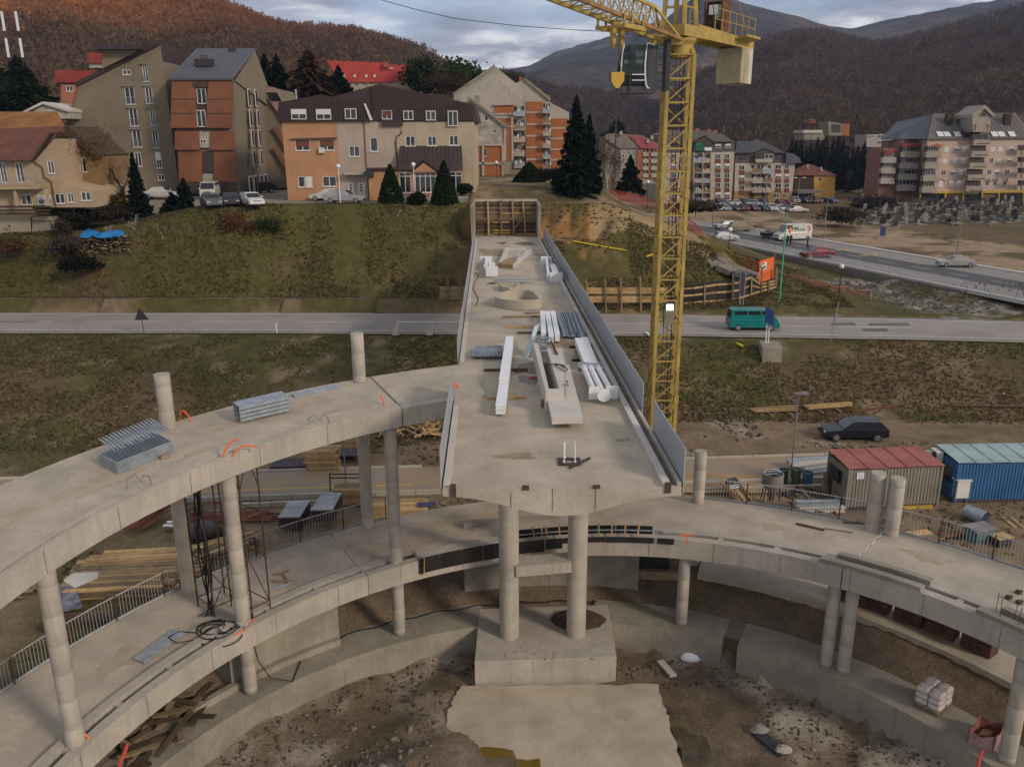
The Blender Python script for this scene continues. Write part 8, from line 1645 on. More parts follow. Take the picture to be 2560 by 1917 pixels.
for lab,x,y,k_,col,rz_ in(('white hatchback parked at the edge of the terrace',1720,1428,'hatch',(.6,.59,.57),-55),('black hatchback beside the white hatchback on the terrace',1580,1425,'saloon',(.02,.02,.024),-70),('dark grey saloon third from the right on the terrace',1440,1432,'saloon',(.10,.11,.12),-62),('dark hatchback near the shop windows of the brown block',1790,1335,'hatch',(.015,.02,.02),-150),('white car half hidden behind the left conifers',1100,1375,'saloon',(.55,.54,.52),10)):
 p=terr('A',x,y);car(lab,k_,col,(p[0],p[1]+.9,ZT+.02),R(rz_))
p=terr('A',1415,1372);car('white panel van behind the parked cars on the terrace','bus',(.55,.52,.46),(p[0],p[1]+2,ZT+.02),R(-80),'parked cars','panel_van','van')
cols=[((.5,.49,.47),'white'),((.05,.07,.13),'dark blue'),((.13,.03,.03),'dark red'),((.05,.055,.06),'dark grey'),((.3,.3,.31),'silver'),((.03,.07,.06),'dark green')]
ri,od=0,['leftmost','second','third','fourth','fifth','sixth','seventh','eighth','ninth','tenth','eleventh']
for row,y,xs_ in(('front',1100,(225,340,445,570,675,795,905,1015,1120,1225,1325)),('back',1035,(385,490,600,700,790,880,935,1010,1230,1320)),('far right',1005,(1405,1530,1590,1660,1840))):
 for j,x in enumerate(xs_):c_,cn=cols[(j*5+ri*2+j//3)%6];p=on('b',x,y,ZP);car('%s car, %s in the %s row of the car park'%(cn,od[j],row),['hatch','saloon','suv'][(j+ri)%3],c_,(p[0],p[1]+1.5,ZP),R(-80+14*((j*7)%5-2)/2),'cars in the apartment car park')
 ri+=1
p=on('b',1430,1115,ZP);car('white saloon parked across the end of the car park','saloon',(.6,.58,.55),(p[0],p[1]+1,ZP),R(5),'cars in the apartment car park')
p=on('b',2005,870,ZP);car('dark car driving up the side road right of the yellow house','hatch',(.03,.035,.045),(p[0],p[1],ZP+.05),R(70),'cars in the apartment car park')
def person(label,p,rz,top,leg,lean=.0):
 J=[(0,0,.93),(0,0,1.2),(0,0,1.42),(0,0,1.52),(0,0.02,1.66),(.1,0,.88),(.11,.08,.48),(.11,-.02,.07),(.11,.14,.03),(-.1,0,.88),(-.11,-.08,.48),(-.12,-.2,.09),(-.12,-.05,.03),(.19,0,1.4),(.25,-.04,1.12),(.24,.12,.9),(-.19,0,1.4),(-.25,.05,1.12),(-.24,.2,.92)]
 E_=[(0,1),(1,2),(2,3),(3,4),(0,5),(5,6),(6,7),(7,8),(0,9),(9,10),(10,11),(11,12),(2,13),(13,14),(14,15),(2,16),(16,17),(17,18)];rad=[.16,.15,.15,.06,.11,.1,.075,.05,.045,.1,.075,.05,.045,.07,.055,.045,.07,.055,.045]
 me=bpy.data.meshes.new('person');me.from_pydata(J,E_,[]);o=bpy.data.objects.new('person',me);C.objects.link(o);sm=o.modifiers.new('skin','SKIN');sk=me.skin_vertices[0].data if me.skin_vertices else None
 if sk is None:
  bm_=__import__('bmesh').new();bm_.from_mesh(me);bm_.verts.layers.skin.verify();bm_.to_mesh(me);bm_.free();sk=me.skin_vertices[0].data
 for i,r_ in enumerate(rad):sk[i].radius=(r_,r_*.8)
 sk[0].use_root=True;ss=o.modifiers.new('sub','SUBSURF');ss.levels=ss.render_levels=1;me.materials.append(top);o.location=tuple(p);o.rotation_euler=(0,0,rz);tag(o,label,'person','people on the new street');return o
dk=mat('dark_clothes',(.02,.018,.018),rough=.9,bump=.05)
for lab,x,y,rz_ in(('person in dark clothes walking behind the green pole, left of two',703,296,.4),('smaller person in dark clothes walking beside the green pole',750,292,.2),('person in dark clothes crossing the new street by the white van',985,330,1.2)):person(lab,on('e',x,y,ZP),rz_,dk,dk)
# cemetery
gst=[mat('granite_%d'%i,c,rough=.35,var=.1,bump=.02,rvar=.2)for i,c in enumerate(((.02,.02,.022),(.055,.05,.05),(.25,.23,.21)))];protos=[]
for i in range(3):
 t=thing('gravestone',['black polished gravestone in the cemetery below the pink apartment block','wide dark grey gravestone in the cemetery below the pink block','slim pale stone gravestone in the cemetery below the pink block'][i],'gravestone',None,'gravestones');b=MB();wv,hv=((.9,1.5),(1.3,1.2),(.7,1.7))[i]
 b.ext([(-wv/2,0,.2),(wv/2,0,.2),(wv/2,0,hv*.85),(wv*.2,0,hv),(-wv*.25,0,hv*.97),(-wv/2,0,hv*.8)],(0,.16,0));b.obj('headstone',gst[i],t);b=MB();b.cube(-.65,.65,-2.0,.25,0,.22);b.obj('grave_slab',gst[2]if i!=2 else gst[1],t);protos.append(t)
gx_,n_=[],0
for r_ in range(13):
 for c_ in range(15):
  if n_>=170 or rnd.random()<.12:continue
  x,y=100+540*r_/13*0,0;q_=on('a',-60+1990*(c_+rnd.uniform(-.6,.6))/14+60,1215+270*(r_/12)**1.3+rnd.uniform(-16,16),ZP+.1);k_=rnd.choice([0,0,1,1,2]);put(protos[k_],(q_[0],q_[1],ZP+.05),rnd.uniform(-.3,.3),None,None,rnd.uniform(.7,1.25));n_+=1
for o in protos:
 for ch in list(o.children):bpy.data.objects.remove(ch)
 bpy.data.objects.remove(o)
# ---- hills, woods, trees, grass, stones
def mesh_np(name,v,f,mats,col=None,parent=None,smooth=False):
 me=bpy.data.meshes.new(name);v=np.asarray(v,np.float32);f=np.asarray(f,np.int32);k=f.shape[1];me.vertices.add(len(v));me.vertices.foreach_set('co',v.reshape(-1));me.loops.add(f.size);me.loops.foreach_set('vertex_index',f.reshape(-1));me.polygons.add(len(f));me.polygons.foreach_set('loop_start',np.arange(0,f.size,k,dtype=np.int32))
 if smooth:me.polygons.foreach_set('use_smooth',[True]*len(f))
 me.update(calc_edges=True)
 if col is not None:a=me.color_attributes.new('zone','FLOAT_COLOR','POINT');a.data.foreach_set('color',np.concatenate([col,np.ones((len(col),1))],1).astype(np.float32).reshape(-1))
 me.materials.append(mats);o=bpy.data.objects.new(name,me);C.objects.link(o)
 if parent is not None:adopt(o,parent)
 return o
woods=mat('woods',(.1,.1,.1),rough=.95,attr='zone',var=.38,scale=.045,bump=.5,bscale=.12,fine=.35,spec=.1)
leafy=mat('leafy',(.1,.1,.1),rough=.9,attr='zone',var=.25,scale=1.2,bump=0,spec=.2)
mtm=mat('far_woods',(.1,.1,.1),rough=.95,attr='zone',var=.5,scale=.011,bump=.9,bscale=.03,fine=.45,spec=.05)
def translucent(m):
 t=m.node_tree;o_=t.nodes['Material Output'];pb=t.nodes['Principled BSDF'];tr=t.nodes.new('ShaderNodeBsdfTranslucent');ms=t.nodes.new('ShaderNodeMixShader');ms.inputs[0].default_value=.45;t.links.new(pb.inputs['Base Color'].links[0].from_socket,tr.inputs[0]);t.links.new(pb.outputs[0],ms.inputs[1]);t.links.new(tr.outputs[0],ms.inputs[2]);t.links.new(ms.outputs[0],o_.inputs[0])
translucent(leafy)
def hill(name,sky,D0,D1,z0,amp,colf,n=170,m=46,pw=1.0,seed=0,fz=.0):
 """slope from distance D0 up to a ridge whose outline is the skyline in the photo (D1 away)"""
 X=np.linspace(sky[0][0],sky[-1][0],n);Y=np.interp(X,*zip(*sky));P=np.zeros((m+6,n,3))
 for i,(x,y)in enumerate(zip(X,Y)):
  d=ray('T',x,y);hz=math.hypot(d[0],d[1]);az=d[:2]/hz;zr=21+d[2]/hz*D1
  for j in range(m+6):
   u=j/(m-1);D=D0+(D1-D0)*min(u,1.3);q_=az*D;uu=min(u,1);zz=z0+(zr-z0)*(uu**pw)*(1 if u<=1 else 1-(u-1)*1.6);fade=math.sin(math.pi*min(uu,1))**.6
   P[j,i]=(q_[0],q_[1],zz+amp*fade*float(fbm(q_[0]+seed,q_[1],amp*6,4))+(amp*.05*float(vnoise(q_[0]*.05,q_[1]*.05))if u>.9 else 0))
 o=grid_obj(name,P[...,0],P[...,1],P[...,2],woods if D1<2000 else mtm,colf(P));kind(o,'structure');return P
def mixn(P,a,c_,s,lo=-.2,hi=.2,sd=0):return vec(a)+(vec(c_)-vec(a))*sst(lo,hi,fbm(P[...,0]+sd,P[...,1]+P[...,2]*1.5,s))[...,None]
brown,oran,grey,olive,conif=(.085,.045,.028),(.24,.115,.035),(.075,.05,.042),(.12,.095,.035),(.02,.035,.014)
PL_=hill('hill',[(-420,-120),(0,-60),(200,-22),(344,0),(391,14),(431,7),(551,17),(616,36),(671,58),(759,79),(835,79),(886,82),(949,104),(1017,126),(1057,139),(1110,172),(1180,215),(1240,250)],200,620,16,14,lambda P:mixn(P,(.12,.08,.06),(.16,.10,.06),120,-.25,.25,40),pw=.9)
PM_=hill('hill',[(1080,215),(1180,212),(1274,192),(1330,210),(1400,232),(1500,248),(1600,262),(1700,275),(1790,262),(1900,285),(2000,290)],420,900,0,18,lambda P:mixn(P,grey,brown,90),pw=.8,n=90)
PR_=hill('hill',[(1600,300),(1700,240),(1753,203),(1815,160),(1876,123),(1956,92),(2048,83),(2110,101),(2184,114),(2276,101),(2337,83),(2430,68),(2491,52),(2560,31),(2760,-30),(3000,-60)],330,1250,4,30,lambda P:mixn(P,mixn(P,grey,brown,160,-.15,.3),olive,230,.18,.42,90),pw=.85,n=150)
hill('mountain',[(1040,190),(1120,182),(1274,172),(1323,166),(1384,132),(1458,110),(1544,86),(1661,49),(1741,6),(1772,0),(1845,6),(1938,28),(1999,46),(2042,63),(2085,68),(2128,74),(2196,58),(2276,44),(2368,26),(2430,17),(2479,12),(2516,0),(2560,15),(2700,-20),(3000,-60)],900,3200,30,90,lambda P:mixn(P,mixn(P,(.05,.04,.036),(.10,.068,.05),420,-.2,.2),(.028,.034,.026),260,.1,.3,200),pw=.9,n=260,m=70)
def wood(name,P,n,hs,cols,label,jmax=.98,keep=None,wd=.34,xr=(0,1),nq=24,qs=.085,sun_tint=None):
 """thousands of small bare tree crowns standing on a hill"""
 J,I=P.shape[0]-6,P.shape[1];u=nrs.rand(n)**.8*(J-2)*jmax;v=(xr[0]+(xr[1]-xr[0])*nrs.rand(n))*(I-2);a,c_=u.astype(int),v.astype(int);p=P[a,c_]*(1-(u-a))[:,None]+P[a+1,c_]*(u-a)[:,None];p=p+(P[a,c_+1]-P[a,c_])*(v-c_)[:,None]
 if keep is not None:p=p[keep(p)]
 n=len(p);h=hs[0]+(hs[1]-hs[0])*nrs.rand(n);m=n*nq;t_=sst(-.25,.25,fbm(p[:,0],p[:,1]+30,60))*.6+.4*nrs.rand(n);cols=np.array(cols);ci=cols[np.minimum((t_*len(cols)).astype(int),len(cols)-1)]*(.82+.36*nrs.rand(n))[:,None]
 if sun_tint is not None:ci=ci*sun_tint(p)
 P_,H_=np.repeat(p,nq,0),np.repeat(h,nq);o_=nrs.randn(m,3);o_/=np.linalg.norm(o_,axis=1)[:,None];o_*=nrs.rand(m,1)**.4;c_=P_+np.stack([o_[:,0]*H_*wd,o_[:,1]*H_*wd,H_*(.55+.45*o_[:,2])],1);a_,e_=nrs.randn(m,3)*(.7,.7,1.3),nrs.randn(m,3);a_/=np.linalg.norm(a_,axis=1)[:,None];e_-=a_*(a_*e_).sum(1)[:,None];e_/=np.linalg.norm(e_,axis=1)[:,None];s_=(H_*qs*(.5+nrs.rand(m)))[:,None]
 V_=np.stack([c_-a_*s_,c_+e_*s_*.4,c_+a_*s_,c_-e_*s_*.4],1).reshape(-1,3);F=np.arange(m*4).reshape(-1,4);k=nq;ci=ci.repeat(nq,0)*(.88+.24*nrs.rand(m,1))
 o=mesh_np(name,V_,F,leafy,np.repeat(ci,4,0),None,False);kind(o,'stuff');tag(o,label,'woods');return o
wood('autumn_woods',PL_,21000,(4,9),[(.10,.066,.054),(.13,.082,.058),(.15,.092,.06),(.17,.105,.06),(.12,.085,.062)],'orange and brown autumn woods on the left hill, with a sunlit patch coloured in at the upper left',nq=16,qs=.10,sun_tint=lambda p:1+sst(45,78,p[:,2]+20*fbm(p[:,0],p[:,1],130))[:,None]*sst(-50,-220,p[:,0])[:,None]*np.array((2.4,1.25,.2)))  # orange multiplier paints a patch of sunlight onto the upper-left crowns
wood('bare_woods',PM_,6500,(6,11),[(.10,.07,.06),(.09,.065,.06),(.11,.075,.055),(.08,.062,.06)],'bare greyish woods on the hill behind the crane',nq=15,qs=.11)
wood('bare_woods',PR_,15000,(6,12),[(.10,.068,.055),(.115,.075,.052),(.09,.065,.058),(.135,.09,.055),(.08,.062,.055)],'bare brown woods on the right hill',nq=15,qs=.11,keep=lambda p:fbm(p[:,0]+90,p[:,1]+p[:,2]*1.5,230)<.24)
def tree_pts(P,fx,fz):J=P.shape[0]-6;return P[int(fz*(J-1)),int(fx*(P.shape[1]-1))]
# ---- individual trees
bark=mat('bark',(.075,.055,.04),rough=.95,var=.2,bump=.3);birch=mat('birch_bark',(.36,.32,.28),rough=.9,var=.2,bump=.2)
def conifer_mesh(h,r,col,seed,tiers=None,dens=1.0):
 rr=np.random.RandomState(seed);V_,F,Cc=[],[],[];n=int(h*13*dens);
 for i in range(n):
  u=.06+.93*(i/n)**.9;z=h*u;L=r*(1-u)**.8*(.6+.75*rr.rand())+.12;k=int(5+6*(1-u))
  for j in range(k):
   a=rr.rand()*6.283;d=np.array((math.cos(a),math.sin(a),0));s=np.array((-d[1],d[0],0));l=L*(.45+.7*rr.rand());dr_=-.28*l+.1*rr.randn()*l;w=.16+.13*l;o=np.array((0,0,z));sh=.7+.6*rr.rand()
   for q0,q1 in((.12,.6),(.45,1.0)):
    p0,p1=o+d*l*q0+(0,0,dr_*q0),o+d*l*q1+(0,0,dr_*q1+.08*rr.randn());b_=len(V_);V_+=[p0-s*w*.5,p0+s*w*.5+(0,0,.1*rr.randn()),p1+s*w*.35*rr.rand(),p1-s*w*.35];F.append((b_,b_+1,b_+2,b_+3));Cc+=[np.array(col)*sh]*4
    pm=(p0+p1)/2;V_+=[pm-d*l*.14,pm+d*l*.16,pm+d*.1*l-(0,0,.2+.16*l),pm-d*.12*l-(0,0,.22+.1*l)];F.append((b_+4,b_+5,b_+6,b_+7));Cc+=[np.array(col)*sh*.8]*4
 return V_,F,np.array(Cc)
def leaf_mesh(h,r,col,seed,n=900,sz=.28,z0=.15,shape='ball',col2=None):
 rr=np.random.RandomState(seed);cl=rr.randn(14,3);cl/=np.linalg.norm(cl,axis=1)[:,None];cl*=rr.rand(14,1)**.4;V_,F,Cc=[],[],[]
 for i in range(n):
  c_=cl[rr.randint(14)]*.72+rr.randn(3)*.2;
  if shape=='cone':u=rr.rand()**1.4;a=rr.rand()*6.283;rad=(1-u)**.75*(.75+.3*rr.rand());c_=np.array((rad*math.cos(a),rad*math.sin(a),u*2-1))
  p=np.array((c_[0]*r,c_[1]*r,h*(z0+(1-z0)*(c_[2]+1)/2)));a,e=rr.randn(3),rr.randn(3);a/=np.linalg.norm(a);e-=a*(a@e);e/=np.linalg.norm(e);s_=sz*(.6+.8*rr.rand());b_=len(V_);V_+=[p-a*s_*.5,p+e*s_*.4,p+a*s_*.5,p-e*s_*.4];F.append((b_,b_+1,b_+2,b_+3));k=col if col2 is None or rr.rand()<.6 else col2;Cc+=[np.array(k)*(.65+.7*rr.rand())]*4
 return V_,F,np.array(Cc)
def bare_branches(b,p,d,l,r,lv,rr):
 q_=p+d*l;b.tube(p,q_,r,5 if r>.04 else 3,r*.62,False)
 if lv==0:return
 for i in range(rr.choice((2,3,3))):nd=unit(d+np.array((rr.uniform(-.8,.8),rr.uniform(-.8,.8),rr.uniform(-.15,.5))));bare_branches(b,p+d*l*rr.uniform(.55,1.0),nd,l*rr.uniform(.55,.8),max(r*.55,.012),lv-1,rr)
TC={}
def plant(name,label,p,h,r,style,col,seed=1,cat='tree',group='trees',trunk=True,**kw):
 key=(style,col,seed,round(h/max(r,.1),1));t=thing(name,label,cat,None,group);t.location=tuple(map(float,p));bm_=birch if kw.pop('birch',0)else bark
 if style=='bare':
  b=MB();rr=random.Random(seed);bare_branches(b,vec((0,0,-.2)),unit((rr.uniform(-.1,.1),rr.uniform(-.1,.1),1)),h*.34,max(.06,h*.026),kw.get('lv',5),rr);b.obj('trunk',bm_,t)
  if col is not None:V_,F,Cc=leaf_mesh(h,r,col,seed,kw.get('n',700),.2,.35);mesh_np('crown',V_,F,leafy,Cc,t)
  return t
 V_,F,Cc=conifer_mesh(h,r,col,seed,dens=kw.get('dens',1))if style=='conifer' else leaf_mesh(h,r,col,seed,kw.get('n',1100),kw.get('sz',.3),kw.get('z0',.05),'cone' if style=='thuja' else 'ball',kw.get('col2'));mesh_np('crown',V_,F,leafy,Cc,t)
 if trunk:b=MB();b.tube((0,0,-.3),(0,0,h*(.9 if style=='conifer' else.6)),max(.06,h*.014),7,.03);b.obj('trunk',bm_,t)
 return t
def up(k,x,yb,yt,Y):a,c_=V(k,x,yb,Y),V(k,x,yt,Y);return a,float(c_[2]-a[2])
dg,dg2,th_=(.012,.022,.012),(.022,.035,.012),(.016,.032,.008)
for lab,k,x,yb,yt,Y,r,sty,c_ in(('tall dark spruce above the excavation, left one of two','C',1118,1330,450,103,2.9,'conifer',dg),('slimmer dark spruce right of the tall spruce','C',1225,1320,610,104,2.0,'conifer',dg),('pointed thuja left of the glazed porch','B',1120,1352,1035,97.8,1.5,'thuja',th_),('pointed thuja right of the glazed porch','B',1562,1362,1003,97.4,1.55,'thuja',th_),('small round dark bush between the two thujas','B',1335,1392,1265,96.8,1.0,'bush',(.018,.022,.012)),('broad thuja group in front of the brick block','C',740,1212,1015,118,2.6,'thuja',th_),('dark conifer in the garden between the house and the grey block','A',965,1500,1045,96.5,1.5,'conifer',dg),('dark conifer at the left end of the parked cars','A',1285,1470,1225,95.5,1.8,'conifer',dg),('small conifer left of the one at the parked cars','A',1190,1450,1325,95.8,1.4,'conifer',dg),('dark pine behind the left house, right one','A',165,740,375,135,5.5,'conifer',dg2),('dark pine at the left picture edge behind the house','A',10,740,400,135,4.5,'conifer',dg2),('dark spruce behind the blue roof, left one','A',1850,720,365,150,3.6,'conifer',dg),('dark spruce behind the blue roof, right one','A',1930,720,370,152,3.6,'conifer',dg),('small spruce in front of the red roof','B',690,430,205,150,2.4,'conifer',dg),('brown larch left of the red roof','B',450,470,70,150,6.0,'conifer',(.085,.045,.025)),('green tree right of the red roof, left one','B',1430,470,100,185,5.5,'bush',(.03,.045,.015)),('green tree right of the red roof, right one','B',1690,470,125,185,6.5,'bush',(.045,.058,.018)),('brown leafless thicket below the two green trees','B',1570,480,270,170,6.5,'bush',(.06,.035,.025)),('small green tree behind the stepped brick block','C',540,460,245,200,5,'bush',(.05,.06,.02)),('dark slim conifer right of the crane chain','C',1570,1240,950,135,2.6,'conifer',dg),('round bush at the foot of the tall spruce','C',960,1200,1045,112,2.6,'bush',(.02,.024,.014)),('shrub at the corner of the porch','B',1735,1275,1190,101,.9,'bush',(.02,.03,.01)),('light green conifer in the valley behind the chain','C',1460,800,640,260,5,'conifer',(.04,.065,.03))):
 p,h=up(k,x,yb,yt,Y);plant('conifer' if sty=='conifer' else('thuja' if sty=='thuja' else 'shrub' if h<4 else 'leafy_tree'),lab,p,h,r,sty,c_,int(x),'tree' if h>4 else 'bush','trees and bushes',n=3600 if h<6 else 2600,sz=.3 if h<6 else.75)
for i in range(15):x=1290+62*i+rnd.uniform(-15,15);p,h=up('b',x,830,215+rnd.uniform(-30,110),262+rnd.uniform(0,25));plant('conifer','dark conifer, %s from the left in the row behind the yellow house'%(od+['twelfth','thirteenth','fourteenth','fifteenth'])[i],p,h,h*.24,'conifer',(.014,.022,.012),40+i%3,'tree','conifers behind the yellow house',dens=.35)
# slender bare trees and shrubs on the left slope
for lab,k,x,yb,yt,Y,c_,bi in(('large bare tree with brown leaves in front of the grey block','A',715,1420,800,97,(.12,.06,.02),0),('bare tree behind the first bare tree','A',860,1440,940,99,None,0),('thin pale bare tree on the slope below the conifers','Q',1300,700,430,90.5,None,1),('thin bare tree with forked pale trunk on the slope','Q',1095,640,380,91.5,None,1),('leaning bare tree above the blue tarpaulin','Q',900,715,420,91,None,1),('small gnarled bare tree in front of the left house wall','Q',85,600,470,89.5,None,0),('bare shrub tree at the left of the woodpile','Q',520,720,440,90.5,(.06,.04,.03),0),('thin bare birch right of the spruces, left one','C',1388,1250,940,118,None,1),('thin bare birch right of the spruces, right one','C',1330,1240,800,122,(.07,.045,.035),1),('bare tree beside the lane behind the spruces','C',1420,1260,880,128,(.07,.045,.035),0),('bare tree beside the yellow house','b',2010,820,600,250,(.1,.07,.04),0),('bare tree by the first apartment block','b',140,1020,700,200,(.06,.045,.04),0),('bare tree behind the far kerb left of the off-road car','E',215,760,640,150,(.08,.06,.035),0)):
 p,h=up(k,x,yb,yt,Y);plant('bare_tree',lab,p,h,h*.33,'bare',c_,int(x)+3,'tree','bare trees',birch=bi,lv=5 if h<9 else 6)
for lab,k,x,yb,yt,Y,r,c_,c2 in(('rusty red shrub on the slope below the parked cars','Q',1880,690,375,92.0,2.6,(.15,.055,.025),(.10,.04,.03)),('green hedge at the top of the grass slope','Q',2150,600,420,93,2.4,(.04,.055,.016),None),('brown shrub at the left edge of the slope','Q',60,740,600,88.5,2.0,(.13,.065,.03),None),('dark ivy-covered shrub below the blue tarpaulin','Q',650,900,745,88.2,2.3,(.012,.013,.008),None),('green garden shrub beside the left house','Q',620,490,375,93,2.4,(.02,.026,.012),None),('yellowish shrub between the house and the cars','Q',915,400,250,97,2.0,(.16,.10,.02),(.05,.05,.015)),('greyish bare bush left of the woodpile','Q',540,760,590,89,2.2,(.09,.065,.055),None),('dark garden bush behind the tarpaulin','Q',900,470,330,93.5,2.6,(.022,.02,.012),(.06,.04,.02)),('leafless hedge before the cemetery, left part','a',80,1300,1130,205,6,(.045,.035,.025),None),('leafless hedge before the cemetery, right part','E',1120,790,700,160,5,(.06,.045,.03),None),('brown scrub on the right slope beside the stairs','E',200,740,660,140,4,(.07,.05,.03),None)):
 p,h=up(k,x,yb,yt,Y);plant('shrub',lab,p,h,r,'bush',c_,int(x),'bush','shrubs',False,n=2400,sz=.24 if Y<120 else.5,z0=.0,col2=c2)
 # woodpile with blue tarpaulin
p=gp('Q',840,725);t=thing('woodpile','stacked firewood under a crumpled blue tarpaulin on the slope','woodpile',p);zt=V('Q',840,600,p[1])[2];x0,x1=V('Q',640,660,p[1])[0],V('Q',1035,660,p[1])[0]
for i in range(170):x,z=rnd.uniform(x0,x1),rnd.uniform(p[2]-.2,zt);b=None;add_plank(t,(x,p[1]+rnd.uniform(-.1,.1),z),1.57+rnd.uniform(-.1,.1),.7,.17,.15,wood_dark if i%3 else wood_old,'log')
tarp=mat('blue_tarp',(.02,.19,.46),rough=.45,var=.12,bump=.15);X,Y=np.meshgrid(np.linspace(x0+.2,x1-.8,18),np.linspace(p[1]-.7,p[1]+2.2,12));Z=zt+.1+.35*np.sin((Y-p[1])*.9)+.4*fbm(X*2,Y*2,1.6);o=grid_obj('tarpaulin',X,Y,Z,tarp);adopt(o,t)
# conifer clumps and sunlit clearing on the left hill
for i,(x,yb,yt,Y)in enumerate(((420,130,28,430),(395,120,40,440),(450,125,60,445),(470,100,55,450),(500,98,60,452),(530,100,62,455),(610,108,62,400),(590,105,75,400),(690,118,82,420),(720,120,92,420),(750,122,95,420))):
 p,h=up('T',x,yb,yt,Y);plant('hill_conifer','green conifer, %s from the left on the autumn hill'%['second','leftmost','third','fourth','fifth','sixth','eighth','seventh','ninth','tenth','eleventh'][i],p,h,h*.3,'conifer',(.04,.07,.022)if i>2 else(.045,.06,.03),60+i%2,'tree','conifers on the autumn hill',dens=.16)
 # mast on the hill
a,h=up('A',125,420,160,160);t=thing('radio_mast','slender lattice radio mast with white antennas at the far left','mast',a)
for sx,sy in((-.5,-.4),(.5,-.4),(0,.5)):b=MB();b.bar(a+(sx,sy,0),a+(sx*.8,sy*.8,h),.1);b.obj('leg',rust_dark,t)
for i in range(14):z=h*i/14;b=MB();b.bar(a+(-.5,-.4,z),a+(.5,-.4,z+h/14),.06);b.obj('brace',rust_dark,t)
for sx in(-1.3,1.2):
 for z in(.78,.08):b=MB();b.box(a+(sx,-.5,h*z+1.6),(.35,.25,3.2));b.obj('antenna',white_paint,t)
 # grass tufts and stones
def tufts(name,pts,h0,h1,w,cols,label,seed):
 n=len(pts);rr=np.random.RandomState(seed);p=np.repeat(pts,3,0);m=len(p);a=rr.rand(m)*6.283;h=h0+(h1-h0)*rr.rand(m);d=np.stack([np.cos(a),np.sin(a),np.zeros(m)],1);ln=(rr.rand(m,1)-.5)*.9*h[:,None];p=p+rr.randn(m,3)*(w*.8,w*.8,0);top=p+np.stack([-d[:,1],d[:,0],np.zeros(m)],1)*ln;top[:,2]+=h;V_=np.stack([p-d*w,p+d*w,top],1).reshape(-1,3);V_[:,2]-=.02;F=np.arange(m*3).reshape(-1,3);cc=np.array(cols)[rr.randint(len(cols),size=m)]*(.6+.8*rr.rand(m,1));o=mesh_np(name,V_,F,leafy,np.repeat(cc,3,0));kind(o,'stuff');tag(o,label,'grass')
def scat(n,x0,x1,y0,y1,keep):x,y=nrs.uniform(x0,x1,n),nrs.uniform(y0,y1,n);k=keep(x,y);x,y=x[k],y[k];return np.stack([x,y,hgt(x,y)],1)
gcol=[(.105,.094,.032),(.125,.10,.045),(.088,.088,.028),(.155,.108,.06),(.125,.088,.048)]
tufts('bank_grass',scat(52000,-52,60,54,78,lambda x,y:(y>Yb(x)-1.5)&(y<Yn(x)-1.4)&(fbm(x,y,3)+.5*fbm(x,y,9)+.5*(nrs.rand(len(x))-.5)>-.2)),.05,.24,.07,gcol,'rough grass and weeds on the bank below the road',1)
tufts('slope_grass',scat(52000,-62,36,85,100,lambda x,y:(y>Yf(x)+1.4)&((x<-6)|(x>4))&(fbm(x,y,3)+.5*fbm(x,y,9)+.5*(nrs.rand(len(x))-.5)>-.25)&~((x>-8)&(x<13)&(y>89))&(y<np.where(x<0,97.5,96))),.06,.28,.08,gcol,'rough grass on the slope above the road',2)
tufts('site_grass',scat(9000,-45,45,30,56,lambda x,y:(np.hypot(x-CX,y-CY)>24.5)&(fbm(x,y,6)>-.05)&((y>fK(x)+.3)|(y<nK(x)-.4))&((x<-9)|(x>26))),.06,.22,.06,gcol,'short grass on the building site',3)
wcol=[(.20,.14,.085),(.15,.10,.06),(.12,.085,.045)]
tufts('tall_weeds',scat(4500,-60,60,54,98,lambda x,y:(((y>Yb(x)-1.5)&(y<Yn(x)-1.6))|((y>Yf(x)+1.6)&((x<-48)|(x>14))&(y<95)))&(fbm(x+40,y,2.4,3)>.16)),.3,.8,.045,wcol,'clumps of tall dry weeds on the banks beside the road',12)
def stones(name,pts,s0,s1,cols,label,seed):
 n=len(pts);rr=np.random.RandomState(seed);k=6;th=np.arange(k)*2*np.pi/k;s_=s0+(s1-s0)*rr.rand(n)**3;V_=[];el=.6+.8*rr.rand(n,1)
 for z,q_ in((-.2,.8),(.25,1.0),(.6,.5)):r_=s_[:,None]*q_*(.65+.6*rr.rand(n,k));V_.append(np.stack([pts[:,0,None]+r_*el*np.cos(th),pts[:,1,None]+r_/el*np.sin(th),pts[:,2,None]+s_[:,None]*(z+.25*(rr.rand(n,k)-.5))],-1))
 V_=np.stack(V_,1).reshape(n*3*k,3);F=[[l*k+i,l*k+(i+1)%k,(l+1)*k+(i+1)%k,(l+1)*k+i]for l in range(2)for i in range(k)]+[[2*k,2*k+1,2*k+2,2*k+3],[2*k,2*k+3,2*k+4,2*k+5]];F=(np.array(F)[None]+(np.arange(n)*3*k)[:,None,None]).reshape(-1,4);cc=np.array(cols)[rr.randint(len(cols),size=n)]*(.65+.7*rr.rand(n,1));o=mesh_np(name,V_,F,leafy,np.repeat(cc,3*k,0));kind(o,'stuff');tag(o,label,'stones')
scol=[(.28,.24,.195),(.215,.18,.14),(.17,.135,.10),(.14,.105,.075)]
inpit=lambda x,y:(np.hypot(x-CX,y-CY)<16.8)&~((x>sp[1][0]-.3)&(x<sp[3][0]+.6)&(y<sp[2][1]+.3))&~((x>ft[0][0])&(x<ft[1][0])&(y>ft[0][1]))
stones('rubble',scat(26000,-16,20,14,34,lambda x,y:inpit(x,y)&(fbm(x,y,1.6,3)*.8+fbm(x,y,6)*.5>-.1)),.01,.11,scol,'broken rubble and gravel covering the pit floor',4)
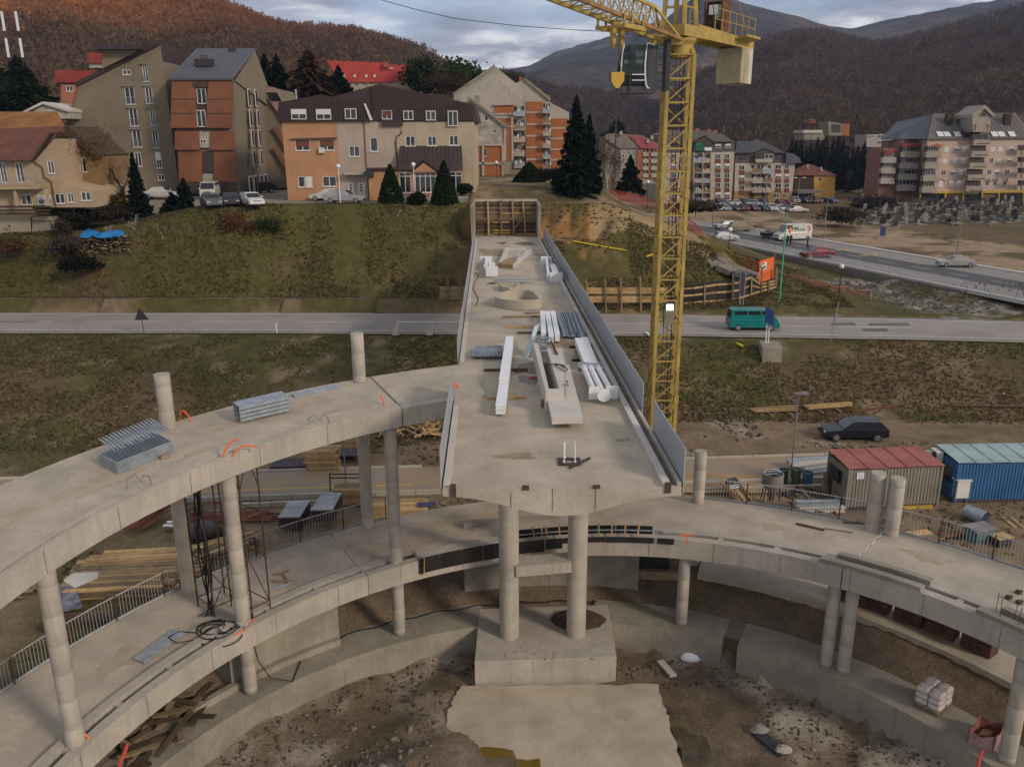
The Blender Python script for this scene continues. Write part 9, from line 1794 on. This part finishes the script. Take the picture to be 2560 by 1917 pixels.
stones('rubble',scat(1500,-10,3,17,29,lambda x,y:inpit(x,y)&(np.hypot(x+3.5,(y-24))<4.5)),.03,.17,[(.33,.29,.245),(.25,.215,.175),(.18,.15,.12)],'pale heap of broken concrete left of the central slab',5)
stones('gravel',scat(9000,-9,26,40,64,lambda x,y:(np.hypot(x-CX,y-CY)>24.6)&(fbm(x,y,6)+.5*fbm(x,y,1.6,3)>-.15)&~((y>nK(x)-.3)&(y<fK(x)+.3))),.02,.20,scol,'stony ground around the foot of the crane and the bank',6)
stones('gravel',scat(5000,30,52,84,104,lambda x,y:(street_u(x,y)[0]<-.6)&(street_u(x,y)[0]>-10)&(street_u(x,y)[1]<24)),.03,.22,[(.21,.19,.175),(.14,.125,.115),(.28,.255,.23)],'grey crushed stone heap below the new street',7)
stones('litter',scat(700,-50,55,56,97,lambda x,y:(y<Yn(x)-1.3)|(y>Yf(x)+2)),.03,.12,[(.5,.48,.45)],'small pale stones and scraps on the grass banks',8)
stones('clods',scat(3500,-8,14,87,99,lambda x,y:(hgt(x,y)<ZT-.1)&(hgt(x,y)>9.3)),.03,.22,[(.20,.11,.045),(.13,.075,.035),(.27,.16,.07)],'clods of fresh earth in the excavation by the abutment',9)
stones('litter',scat(900,-3,6,28,34,lambda x,y:(x>ft[0][0]+.2)&(x<ft[1][0]-.2)&(y>ft[0][1]+.1)&(y<33))*(1,1,0)+(0,0,-.985),.01,.05,scol[:3],'fine rubble on the pier footing',10)
# ---- haze
b=MB();b.cube(-1500,3400,-30,4400,-8,620);hz_=b.obj('haze',None);hz_.data.materials.clear();hm=bpy.data.materials.new('haze');hm.use_nodes=True;hn=hm.node_tree;hn.nodes.clear();ho=hn.nodes.new('ShaderNodeOutputMaterial');hv=hn.nodes.new('ShaderNodeVolumePrincipled');hv.inputs['Color'].default_value=(.50,.66,.98,1);hv.inputs['Density'].default_value=.00011;hv.inputs['Anisotropy'].default_value=.2;hn.links.new(hv.outputs[0],ho.inputs['Volume']);hz_.data.materials.append(hm);kind(hz_,'stuff')
